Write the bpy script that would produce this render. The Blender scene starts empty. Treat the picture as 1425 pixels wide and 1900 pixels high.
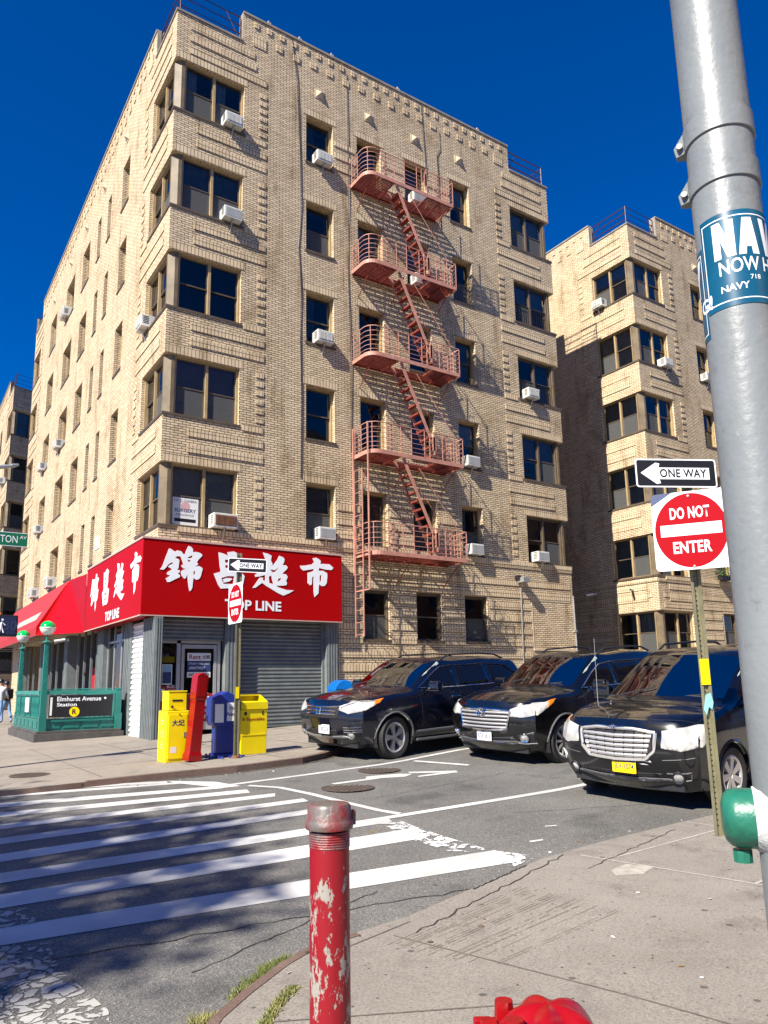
import bpy, bmesh, math, random
from mathutils import Vector, Matrix, noise
from mathutils.geometry import tessellate_polygon
from mathutils.bvhtree import BVHTree
random.seed(7)
SC = bpy.context.scene
COL = SC.collection
# ---------------------------------------------------------------- camera
cam_d = bpy.data.cameras.new('camera'); cam = bpy.data.objects.new('camera', cam_d); COL.objects.link(cam)
_p, _r, _y = 0.18407545, -0.01600484, 0.57847172
_F = Vector((math.sin(_y)*math.cos(_p), math.cos(_y)*math.cos(_p), math.sin(_p)))
_R0 = Vector((math.cos(_y), -math.sin(_y), 0)); _U0 = _R0.cross(_F)
_Rt = _R0*math.cos(_r) + _U0*math.sin(_r); _Up = _U0*math.cos(_r) - _R0*math.sin(_r)
cam.matrix_world = Matrix(((_Rt.x, _Up.x, -_F.x, -5.56153), (_Rt.y, _Up.y, -_F.y, -18.44214), (_Rt.z, _Up.z, -_F.z, 1.27336), (0, 0, 0, 1)))
cam_d.sensor_fit = 'HORIZONTAL'; cam_d.sensor_width = 36; cam_d.lens = 36*1375.66/1425
cam_d.shift_x = 0.01633; cam_d.shift_y = 0.0449
cam_d.clip_start = 0.05; cam_d.clip_end = 1500
SC.camera = cam
# ---------------------------------------------------------------- light
SUN = Vector((-1, -0.35, 0.98)).normalized()
wd = bpy.data.worlds.new('World'); SC.world = wd; wd.use_nodes = True
wn = wd.node_tree; wn.nodes.clear()
sky = wn.nodes.new('ShaderNodeTexSky'); sky.sky_type = 'NISHITA'; sky.sun_disc = False
sky.sun_elevation = math.asin(SUN.z); sky.sun_rotation = math.atan2(SUN.x, SUN.y)
sky.altitude = 0; sky.air_density = 1.0; sky.dust_density = 0.0; sky.ozone_density = 5.0
hs = wn.nodes.new('ShaderNodeHueSaturation'); hs.inputs['Saturation'].default_value = 1.6; hs.inputs['Value'].default_value = 0.88
bg = wn.nodes.new('ShaderNodeBackground'); bg.inputs['Strength'].default_value = 0.065
wo = wn.nodes.new('ShaderNodeOutputWorld')
tint = wn.nodes.new('ShaderNodeMix'); tint.data_type = 'RGBA'; tint.blend_type = 'MULTIPLY'; tint.inputs[0].default_value = 1; tint.inputs[7].default_value = (1.0, .80, 1.18, 1)
wn.links.new(sky.outputs[0], hs.inputs['Color']); wn.links.new(hs.outputs[0], tint.inputs[6]); wn.links.new(tint.outputs[2], bg.inputs[0]); wn.links.new(bg.outputs[0], wo.inputs[0])
sl = bpy.data.lights.new('sun', 'SUN'); sl.energy = 5.0; sl.angle = math.radians(0.5); sl.color = (1, .93, .82)
so = bpy.data.objects.new('sun', sl); COL.objects.link(so); so.rotation_euler = SUN.to_track_quat('Z', 'Y').to_euler(); so.location = (-30, -10, 40)
SC.view_settings.view_transform = 'Standard'; SC.view_settings.look = 'None'; SC.view_settings.exposure = 1.05; SC.view_settings.gamma = 1
SC.cycles.max_bounces = 6; SC.cycles.transparent_max_bounces = 12; SC.cycles.use_denoising = True
# ---------------------------------------------------------------- materials
MATS = {}
def nt(name):
    m = bpy.data.materials.new(name); m.use_nodes = True; MATS[name] = m
    t = m.node_tree; b = t.nodes['Principled BSDF']
    return m, t, b
def N(t, kind, **kw):
    n = t.nodes.new('ShaderNode'+kind)
    for k, v in kw.items():
        if k in n.inputs: n.inputs[k].default_value = v
        else: setattr(n, k, v)
    return n
def lk(t, a, b): t.links.new(a, b)
def ramp(t, fac, stops, interp='LINEAR'):
    r = t.nodes.new('ShaderNodeValToRGB'); r.color_ramp.interpolation = interp
    el = r.color_ramp.elements
    while len(el) < len(stops): el.new(0.5)
    for e, (p, c) in zip(el, stops):
        e.position = p; e.color = (c[0], c[1], c[2], 1) if hasattr(c, '__len__') else (c, c, c, 1)
    lk(t, fac, r.inputs[0]); return r.outputs[0]
def mix(t, fac, a, b, blend='MIX'):
    m = t.nodes.new('ShaderNodeMix'); m.data_type = 'RGBA'; m.blend_type = blend
    for s, v in ((m.inputs[0], fac), (m.inputs[6], a), (m.inputs[7], b)):
        if hasattr(v, 'links') or hasattr(v, 'is_linked'): lk(t, v, s)
        else: s.default_value = v if not hasattr(v, '__len__') else (v[0], v[1], v[2], 1)
    return m.outputs[2]
def plain(name, col, rough=0.6, metal=0.0, var=0.12, scale=3.0, bump=0.0, bscale=60, spec=None, coat=0):
    m, t, b = nt(name)
    tc = N(t, 'TexCoord')
    n1 = N(t, 'TexNoise', Scale=scale, Detail=6.0, Roughness=0.65); lk(t, tc.outputs['Object'], n1.inputs['Vector'])
    lo = tuple(max(0, c*(1-var)) for c in col); hi = tuple(min(1, c*(1+var)) for c in col)
    lk(t, ramp(t, n1.outputs[0], [(.3, lo), (.7, hi)]), b.inputs['Base Color'])
    b.inputs['Roughness'].default_value = rough; b.inputs['Metallic'].default_value = metal
    if spec is not None: b.inputs['Specular IOR Level'].default_value = spec
    if coat: b.inputs['Coat Weight'].default_value = coat; b.inputs['Coat Roughness'].default_value = .03
    if bump:
        n2 = N(t, 'TexNoise', Scale=bscale, Detail=4.0); lk(t, tc.outputs['Object'], n2.inputs['Vector'])
        bp = N(t, 'Bump', Strength=bump, Distance=0.01); lk(t, n2.outputs[0], bp.inputs['Height']); lk(t, bp.outputs[0], b.inputs['Normal'])
    return m
def brick_mat(name, c1, c2, mortar, bw=0.215, rh=0.068, off=0.5, ms=0.009, grime=True):
    m, t, b = nt(name)
    uv = N(t, 'UVMap'); uv.uv_map = 'UVMap'
    br = t.nodes.new('ShaderNodeTexBrick'); br.offset = off; br.offset_frequency = 2; br.squash = 1
    br.inputs['Scale'].default_value = 1; br.inputs['Brick Width'].default_value = bw; br.inputs['Row Height'].default_value = rh
    br.inputs['Mortar Size'].default_value = ms; br.inputs['Mortar Smooth'].default_value = .15; br.inputs['Bias'].default_value = -.15
    br.inputs['Color1'].default_value = (*c1, 1); br.inputs['Color2'].default_value = (*c2, 1); br.inputs['Mortar'].default_value = (*mortar, 1)
    lk(t, uv.outputs[0], br.inputs['Vector'])
    n1 = N(t, 'TexNoise', Scale=.55, Detail=7.0, Roughness=.7); lk(t, uv.outputs[0], n1.inputs['Vector'])
    mp = N(t, 'Mapping'); mp.inputs['Scale'].default_value = (2.2, .35, 1); lk(t, uv.outputs[0], mp.inputs[0])
    n2 = N(t, 'TexNoise', Scale=1.0, Detail=6.0, Roughness=.7); lk(t, mp.outputs[0], n2.inputs['Vector'])
    c = mix(t, 1.0, br.outputs['Color'], ramp(t, n1.outputs[0], [(.28, (.60, .54, .46)), (.46, (.96, .95, .93)), (.62, (1, 1, 1)), (.78, (1.12, 1.13, 1.16))]), 'MULTIPLY')
    c = mix(t, 1.0, c, ramp(t, n2.outputs[0], [(.3, (.52, .45, .36)), (.45, (.93, .91, .88)), (.8, (1.05, 1.05, 1.03))]), 'MULTIPLY')
    lk(t, c, b.inputs['Base Color']); b.inputs['Roughness'].default_value = .75; b.inputs['Specular IOR Level'].default_value = .3
    bp = N(t, 'Bump', Strength=.8, Distance=0.012); bp.invert = True
    n3 = N(t, 'TexNoise', Scale=9.0, Detail=3.0); lk(t, uv.outputs[0], n3.inputs['Vector'])
    ad = N(t, 'Math'); ad.operation = 'MULTIPLY_ADD'; lk(t, n3.outputs[0], ad.inputs[0]); ad.inputs[1].default_value = .35; lk(t, br.outputs['Fac'], ad.inputs[2])
    lk(t, ad.outputs[0], bp.inputs['Height']); lk(t, bp.outputs[0], b.inputs['Normal'])
    return m
BR = brick_mat('tan_brick', (.78, .635, .43), (.56, .445, .30), (.095, .072, .052))
BB = brick_mat('band_brick', (.72, .58, .39), (.62, .50, .335), (.16, .12, .08), bw=.105, rh=.235, off=0)
BG = brick_mat('base_brick', (.56, .42, .26), (.40, .29, .19), (.09, .065, .05), bw=.25, rh=.10, ms=.012)
STONE = plain('tan_cast_stone', (.50, .41, .28), .8, var=.15, bump=.2)
COPING = plain('grey_coping_metal', (.26, .23, .19), .6, var=.25)
FR_TAN = plain('tan_window_metal', (.36, .26, .13), .5, var=.2)
FR_DARK = plain('brown_window_metal', (.10, .075, .05), .5, var=.2)
POSTM = plain('weathered_post_panel', (.15, .11, .06), .6, var=.4, scale=2)
DARK = plain('unlit_room_shade', (.012, .012, .014), .9, var=.2)  # near-black sheets stand in for the shade of unlit rooms
PALEB = plain('painted_sky_reflection', (.30, .36, .42), .8, var=.2, scale=4)  # sky reflection as a colour, on sheets behind the left-face corner glass
CURT = plain('white_curtain', (.42, .44, .46), .9, var=.15, scale=8)
BLIND = plain('grey_blind', (.16, .17, .18), .8, var=.2, scale=6)
ACW = plain('weathered_white_casing', (.60, .60, .56), .5, var=.22, scale=5)
SHADE = plain('brown_shade', (.30, .18, .12), .8, var=.1)
WHITE = plain('white_enamel', (.80, .80, .78), .35, var=.05)
ACGR = plain('grey_grille_metal', (.30, .31, .31), .5, var=.15)
RUST = plain('rusty_metal', (.20, .09, .05), .85, var=.4, scale=9)
FEP = plain('faded_red_iron', (.47, .225, .165), .55, var=.22, scale=5)
FER = plain('red_oxide_iron', (.20, .035, .022), .6, var=.25, scale=5)
RAILM = plain('dark_red_railing_iron', (.05, .014, .018), .5)
SIGNR = plain('red_sign_vinyl', (.36, .001, .002), .5, var=.05, scale=.8, spec=.12)
AWNR = plain('red_awning_canvas', (.34, .018, .022), .7, var=.12, scale=2)
LETTER = plain('white_lettering', (.82, .84, .86), .4, var=.03)
BLACKM = plain('black_enamel', (.012, .012, .014), .4)
STEEL = plain('grey_storefront_steel', (.16, .18, .18), .5, metal=.0, var=.2, scale=4)
SHUT = plain('grey_shutter_steel', (.12, .135, .135), .45, metal=.0, var=.25, scale=3)
GALV = plain('galvanised_steel', (.42, .43, .42), .42, metal=.6, var=.2)
ALU = plain('aluminium_frame', (.5, .5, .5), .4, metal=.5)
GREENM = plain('subway_green_enamel', (.012, .15, .125), .38, var=.2, scale=3)
GREENL = plain('light_green_enamel', (.03, .22, .18), .4, var=.2, scale=3)
GLOBEG = plain('green_lamp_globe', (.0, .42, .08), .12, var=.02)
GLOBEW = plain('milky_lamp_globe', (.62, .64, .60), .2, var=.02)
BASALT = plain('dark_stone_plinth', (.07, .065, .06), .8, var=.3, bump=.3)
YEL = plain('yellow_box_paint', (.85, .66, .0), .35, var=.06)
BLUE = plain('navy_box_plastic', (.01, .03, .22), .4, var=.1)
MAILB = plain('mailbox_blue', (.0, .12, .42), .4, var=.15)
REDP = plain('glossy_red_paint', (.27, .003, .005), .25, var=.1, bump=.1, bscale=30)
PAPER = plain('white_paper', (.72, .72, .70), .7, var=.08)
NAVYP = plain('navy_poster', (.02, .04, .14), .6)
SIGNRED = plain('road_sign_red', (.33, .002, .008), .6, var=.04, spec=.1)
REDPOST = plain('dark_red_poster', (.32, .01, .015), .6)
TAPE = plain('pale_blue_tape', (.25, .6, .65), .6)
SGREEN = plain('street_sign_green', (.0, .14, .06), .45)
TYRE = plain('tyre_rubber', (.022, .021, .02), .75, var=.3, bump=.3, bscale=90)
RIMM = plain('alloy_wheel', (.62, .60, .57), .3, metal=.6)
RIMD = plain('dark_wheel_metal', (.03, .03, .03), .5)
CHROME = plain('chrome', (.75, .76, .78), .12, metal=1.0, var=.03)
BPLAST = plain('black_plastic', (.018, .018, .02), .5)
GPLAST = plain('grey_plastic', (.10, .10, .105), .5)
AMBER = plain('amber_lens', (.75, .18, .01), .2)
PLATEW = plain('white_licence_plate', (.68, .68, .68), .5)
PLATEY = plain('yellow_licence_plate', (.85, .58, .0), .5)
INTR = plain('grey_car_interior', (.22, .24, .23), .8)
INTRG = plain('pale_green_car_trim', (.36, .42, .38), .8)
SKIN = plain('skin', (.38, .22, .15), .5)
DENIM = plain('light_denim', (.16, .28, .48), .85, var=.3, scale=12)
BAGM = plain('black_cloth', (.02, .02, .022), .9)
SHIRT = plain('pale_cloth', (.45, .47, .50), .9)
BARK = plain('bark', (.09, .065, .045), .9, var=.3, bump=.5)
IRON = plain('cast_iron', (.10, .075, .06), .7, metal=.3, var=.4, scale=12, bump=.4)
RED2 = plain('red_brick_plain', (.26, .10, .06), .85, var=.2)
def carpaint(name, col, rough=.22):
    m, t, b = nt(name); b.inputs['Base Color'].default_value = (*col, 1); b.inputs['Roughness'].default_value = rough
    b.inputs['Metallic'].default_value = .2; b.inputs['Coat Weight'].default_value = 1; b.inputs['Coat Roughness'].default_value = .02
    tc = N(t, 'TexCoord'); n = N(t, 'TexNoise', Scale=1.6, Detail=5.0); lk(t, tc.outputs['Object'], n.inputs['Vector'])
    lk(t, ramp(t, n.outputs[0], [(.35, rough*.8), (.7, rough*1.6)]), b.inputs['Roughness'])
    n2 = N(t, 'TexNoise', Scale=2.2, Detail=2.0); lk(t, tc.outputs['Object'], n2.inputs['Vector'])
    bp = N(t, 'Bump', Strength=.05, Distance=0.02); lk(t, n2.outputs[0], bp.inputs['Height']); lk(t, bp.outputs[0], b.inputs['Coat Normal'])
    return m
CP_NAVY = carpaint('navy_black_car_paint', (.003, .005, .014)); CP_BLACK = carpaint('black_car_paint', (.003, .0035, .005))
def glassmat(name, tint=(.75, .8, .82), ior=1.5, gc=1.0):
    m, t, b = nt(name); t.nodes.remove(b); out = t.nodes['Material Output']
    tr = N(t, 'BsdfTransparent'); tr.inputs[0].default_value = (*tint, 1)
    gl = N(t, 'BsdfGlossy'); gl.inputs['Roughness'].default_value = .015; gl.inputs[0].default_value = (gc, gc, gc, 1)
    fr = N(t, 'Fresnel'); fr.inputs['IOR'].default_value = ior
    tc = N(t, 'TexCoord'); n = N(t, 'TexNoise', Scale=1.3, Detail=1.0); lk(t, tc.outputs['Object'], n.inputs['Vector'])
    bp = N(t, 'Bump', Strength=.25, Distance=.03); lk(t, n.outputs[0], bp.inputs['Height']); lk(t, bp.outputs[0], gl.inputs['Normal'])
    mx = N(t, 'MixShader'); lk(t, fr.outputs[0], mx.inputs[0]); lk(t, tr.outputs[0], mx.inputs[1]); lk(t, gl.outputs[0], mx.inputs[2])
    lk(t, mx.outputs[0], out.inputs[0]); return m
GLASS = glassmat('window_glass', (.60, .64, .64), 1.6); CARGLASS = glassmat('windshield_glass', (.74, .82, .76), 1.42, .38)
def darkglass():
    m, t, b = nt('tinted_car_glass'); b.inputs['Base Color'].default_value = (.004, .004, .006, 1); b.inputs['Roughness'].default_value = .02; b.inputs['IOR'].default_value = 1.5; return m
TINT = darkglass()
def lens():
    m, t, b = nt('headlight_lens'); b.inputs['Base Color'].default_value = (.62, .62, .60, 1); b.inputs['Roughness'].default_value = .12; b.inputs['Coat Weight'].default_value = 1
    b.inputs['Metallic'].default_value = .0
    tc = N(t, 'TexCoord'); v = N(t, 'TexNoise', Scale=7.0); lk(t, tc.outputs['Object'], v.inputs['Vector'])
    lk(t, ramp(t, v.outputs[0], [(.35, (.34, .335, .32)), (.7, (.56, .55, .52))]), b.inputs['Base Color']); return m
LENS = lens()
def screenmat():
    m, t, b = nt('insect_screen'); b.inputs['Base Color'].default_value = (.13, .13, .125, 1); b.inputs['Roughness'].default_value = .8; out = t.nodes['Material Output']
    tr = N(t, 'BsdfTransparent'); mx = N(t, 'MixShader'); mx.inputs[0].default_value = .55; lk(t, tr.outputs[0], mx.inputs[1]); lk(t, b.outputs[0], mx.inputs[2]); lk(t, mx.outputs[0], out.inputs[0]); return m
SCRN = screenmat()
def ground_mats():
    # asphalt
    m, t, b = nt('asphalt'); tc = N(t, 'TexCoord')
    n1 = N(t, 'TexNoise', Scale=.5, Detail=8.0, Roughness=.7); lk(t, tc.outputs['Object'], n1.inputs['Vector'])
    v = N(t, 'TexVoronoi', Scale=95.0); lk(t, tc.outputs['Object'], v.inputs['Vector'])
    n2 = N(t, 'TexNoise', Scale=120.0, Detail=3.0); lk(t, tc.outputs['Object'], n2.inputs['Vector'])
    base = ramp(t, n1.outputs[0], [(.25, (.095, .092, .084)), (.5, (.145, .139, .126)), (.75, (.19, .181, .163))])
    agg = ramp(t, v.outputs['Color'], [(.1, .55), (.5, .9), (.88, 1.25), (.95, 2.1)])
    c = mix(t, 1.0, base, agg, 'MULTIPLY'); c = mix(t, .45, c, ramp(t, n2.outputs[0], [(.3, .6), (.7, 1.45)]), 'MULTIPLY')
    n3 = N(t, 'TexNoise', Scale=1.1, Detail=3.0, Roughness=.5); mp = N(t, 'Mapping'); mp.inputs['Location'].default_value = (3.1, 1.7, 0); lk(t, tc.outputs['Object'], mp.inputs[0]); lk(t, mp.outputs[0], n3.inputs['Vector'])
    c = mix(t, 1.0, c, ramp(t, n3.outputs[0], [(.30, .62), (.42, 1.0)]), 'MULTIPLY')
    lk(t, c, b.inputs['Base Color']); b.inputs['Roughness'].default_value = .82
    bp = N(t, 'Bump', Strength=.7, Distance=.006); lk(t, v.outputs[0], bp.inputs['Height']); lk(t, bp.outputs[0], b.inputs['Normal'])
    # concrete
    def conc(name, lo, hi, speck=0.0):
        m, t, b = nt(name); tc = N(t, 'TexCoord')
        n1 = N(t, 'TexNoise', Scale=.8, Detail=8.0, Roughness=.7); lk(t, tc.outputs['Object'], n1.inputs['Vector'])
        n2 = N(t, 'TexNoise', Scale=70.0, Detail=4.0, Roughness=.8); lk(t, tc.outputs['Object'], n2.inputs['Vector'])
        c = ramp(t, n1.outputs[0], [(.3, lo), (.7, hi)]); c = mix(t, .9, c, ramp(t, n2.outputs[0], [(.25, .3), (.5, 1.0), (.75, 1.5)]), 'MULTIPLY')
        v = N(t, 'TexVoronoi', Scale=17.0); lk(t, tc.outputs['Object'], v.inputs['Vector'])
        r1 = ramp(t, v.outputs['Distance'], [(.12, .25), (.18, 1.0)])
        r2 = ramp(t, v.outputs['Color'], [(.70, 1.0), (.73, 0.0)]); 
        sp = mix(t, 1.0, r1, r2, 'LIGHTEN'); c = mix(t, 1.0 if speck else 0.0, c, sp, 'MULTIPLY')
        vg = N(t, 'TexVoronoi', Scale=3.2); lk(t, tc.outputs['Object'], vg.inputs['Vector']); vd = N(t, 'TexNoise', Scale=30.0); lk(t, tc.outputs['Object'], vd.inputs['Vector'])
        dd = N(t, 'Math'); dd.operation = 'MULTIPLY_ADD'; lk(t, vd.outputs[0], dd.inputs[0]); dd.inputs[1].default_value = .05; lk(t, vg.outputs['Distance'], dd.inputs[2])
        c = mix(t, 1.0, c, ramp(t, dd.outputs[0], [(.085, .42), (.105, 1.0)]), 'MULTIPLY')
        n4 = N(t, 'TexNoise', Scale=3.0, Detail=5.0, Roughness=.6); lk(t, tc.outputs['Object'], n4.inputs['Vector'])
        c = mix(t, 1.0, c, ramp(t, n4.outputs[0], [(.28, .72), (.45, 1.0)]), 'MULTIPLY')
        lk(t, c, b.inputs['Base Color']); b.inputs['Roughness'].default_value = .85
        bp = N(t, 'Bump', Strength=.35, Distance=.004); lk(t, n2.outputs[0], bp.inputs['Height']); lk(t, bp.outputs[0], b.inputs['Normal'])
        return m
    conc('near_concrete', (.20, .176, .147), (.27, .243, .207), 1); conc('far_concrete', (.22, .19, .155), (.30, .265, .215), 1)
    conc('kerb_steel_and_concrete', (.10, .055, .04), (.2, .14, .11))
    # worn road paint : transparent where flaked
    def wp(name, lo, hi, col=(.62, .61, .58), cells=0):
        m, t, b = nt(name); tc = N(t, 'TexCoord'); out = t.nodes['Material Output']
        n1 = N(t, 'TexNoise', Scale=9.0, Detail=9.0, Roughness=.75); lk(t, tc.outputs['Object'], n1.inputs['Vector'])
        f = n1.outputs[0]
        if cells:
            n0 = N(t, 'TexNoise', Scale=4.0, Detail=3.0); lk(t, tc.outputs['Object'], n0.inputs['Vector'])
            mxv = mix(t, .25, tc.outputs['Object'], n0.outputs['Color'])
            v = t.nodes.new('ShaderNodeTexVoronoi'); v.feature = 'DISTANCE_TO_EDGE'; v.inputs['Scale'].default_value = cells; lk(t, mxv, v.inputs['Vector'])
            sm = N(t, 'Math'); sm.operation = 'MULTIPLY_ADD'; lk(t, n1.outputs[0], sm.inputs[0]); sm.inputs[1].default_value = .7; 
            lk(t, v.outputs[0], sm.inputs[2]); v2 = t.nodes.new('ShaderNodeTexVoronoi'); v2.inputs['Scale'].default_value = cells; lk(t, mxv, v2.inputs['Vector']); gone = ramp(t, v2.outputs['Color'], [(.24, 0.0), (.26, 1.0)]); f = mix(t, 1.0, sm.outputs[0], gone, 'MULTIPLY')
        msk = ramp(t, f, [(lo, 0.0), (hi, 1.0)])
        n2 = N(t, 'TexNoise', Scale=1.2, Detail=6.0); lk(t, tc.outputs['Object'], n2.inputs['Vector'])
        lk(t, ramp(t, n2.outputs[0], [(.3, tuple(c*.62 for c in col)), (.65, col)]), b.inputs['Base Color']); b.inputs['Roughness'].default_value = .7
        tr = N(t, 'BsdfTransparent'); mx = N(t, 'MixShader'); lk(t, msk, mx.inputs[0]); lk(t, tr.outputs[0], mx.inputs[1]); lk(t, b.outputs[0], mx.inputs[2]); lk(t, mx.outputs[0], out.inputs[0])
        return m
    wp('white_road_paint', .24, .28); wp('worn_road_paint', .30, .36); wp('cracked_road_paint', .43, .46, (.42, .405, .37), 15.0); wp('flaking_road_paint', .40, .43, (.70, .70, .68), 14.0)
    wp('faint_groove', .44, .56, (.235, .205, .165)); wp('faint_yellow_paint', .5, .62, (.45, .30, .05))
    # bollard and pole paint
    def flaky(name, top, under, lo, hi, sc=(1, 1, .45), scale=16, rough=.35):
        m, t, b = nt(name); tc = N(t, 'TexCoord'); mp = N(t, 'Mapping'); mp.inputs['Scale'].default_value = sc; lk(t, tc.outputs['Object'], mp.inputs[0])
        n1 = N(t, 'TexNoise', Scale=scale, Detail=8.0, Roughness=.72); lk(t, mp.outputs[0], n1.inputs['Vector'])
        n2 = N(t, 'TexNoise', Scale=3.0, Detail=2.0); lk(t, mp.outputs[0], n2.inputs['Vector'])
        s = N(t, 'Math'); s.operation = 'MULTIPLY_ADD'; lk(t, n2.outputs[0], s.inputs[0]); s.inputs[1].default_value = .5; lk(t, n1.outputs[0], s.inputs[2])
        k = ramp(t, s.outputs[0], [(lo, 0.0), (hi, 1.0)])
        lk(t, mix(t, k, top, under), b.inputs['Base Color']); b.inputs['Roughness'].default_value = rough
        bp = N(t, 'Bump', Strength=.5, Distance=.004); bp.invert = True; lk(t, k, bp.inputs['Height']); lk(t, bp.outputs[0], b.inputs['Normal']); return m
    flaky('chipped_red_paint', (.24, .004, .010), (.30, .28, .24), .77, .795, rough=.45, scale=24); flaky('worn_red_cap', (.22, .02, .022), (.12, .11, .10), .70, .86, (1, 1, 1), 7)
    m, t, b = nt('grey_pole_paint'); tc = N(t, 'TexCoord')
    n1 = N(t, 'TexNoise', Scale=2.2, Detail=6.0); lk(t, tc.outputs['Object'], n1.inputs['Vector'])
    n2 = N(t, 'TexNoise', Scale=14.0, Detail=8.0, Roughness=.65); lk(t, tc.outputs['Object'], n2.inputs['Vector'])
    v = N(t, 'TexVoronoi', Scale=38.0); lk(t, tc.outputs['Object'], v.inputs['Vector'])
    c = ramp(t, n1.outputs[0], [(.3, (.155, .172, .178)), (.7, (.205, .222, .225))]); c = mix(t, 1.0, c, ramp(t, n2.outputs[0], [(.26, (.7, .68, .66)), (.42, (1, 1, 1)), (.68, (1, 1, 1)), (.76, (1.5, 1.45, 1.4))]), 'MULTIPLY')
    lk(t, c, b.inputs['Base Color']); b.inputs['Roughness'].default_value = .38
    ad = N(t, 'Math'); ad.operation = 'MULTIPLY_ADD'; lk(t, v.outputs[0], ad.inputs[0]); ad.inputs[1].default_value = -.25; lk(t, n2.outputs[0], ad.inputs[2])
    bp = N(t, 'Bump', Strength=.25, Distance=.012); lk(t, ad.outputs[0], bp.inputs['Height']); lk(t, bp.outputs[0], b.inputs['Normal'])
    # foliage
    for nm, a, c2 in (('leaf_green', (.05, .11, .02), (.10, .16, .03)), ('weed_green', (.12, .15, .03), (.30, .27, .10))):
        m, t, b = nt(nm); g = N(t, 'TexCoord'); n = N(t, 'TexNoise', Scale=2.0, Detail=3.0); lk(t, g.outputs['Object'], n.inputs['Vector'])
        lk(t, ramp(t, n.outputs[0], [(.35, a), (.65, c2)]), b.inputs['Base Color']); b.inputs['Roughness'].default_value = .6
ground_mats()
CONC_N, CONC_F, ASPH, KERBM = MATS['near_concrete'], MATS['far_concrete'], MATS['asphalt'], MATS['kerb_steel_and_concrete']
POLEM = MATS['grey_pole_paint']; LEAF = MATS['leaf_green']; WEED = MATS['weed_green']
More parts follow.
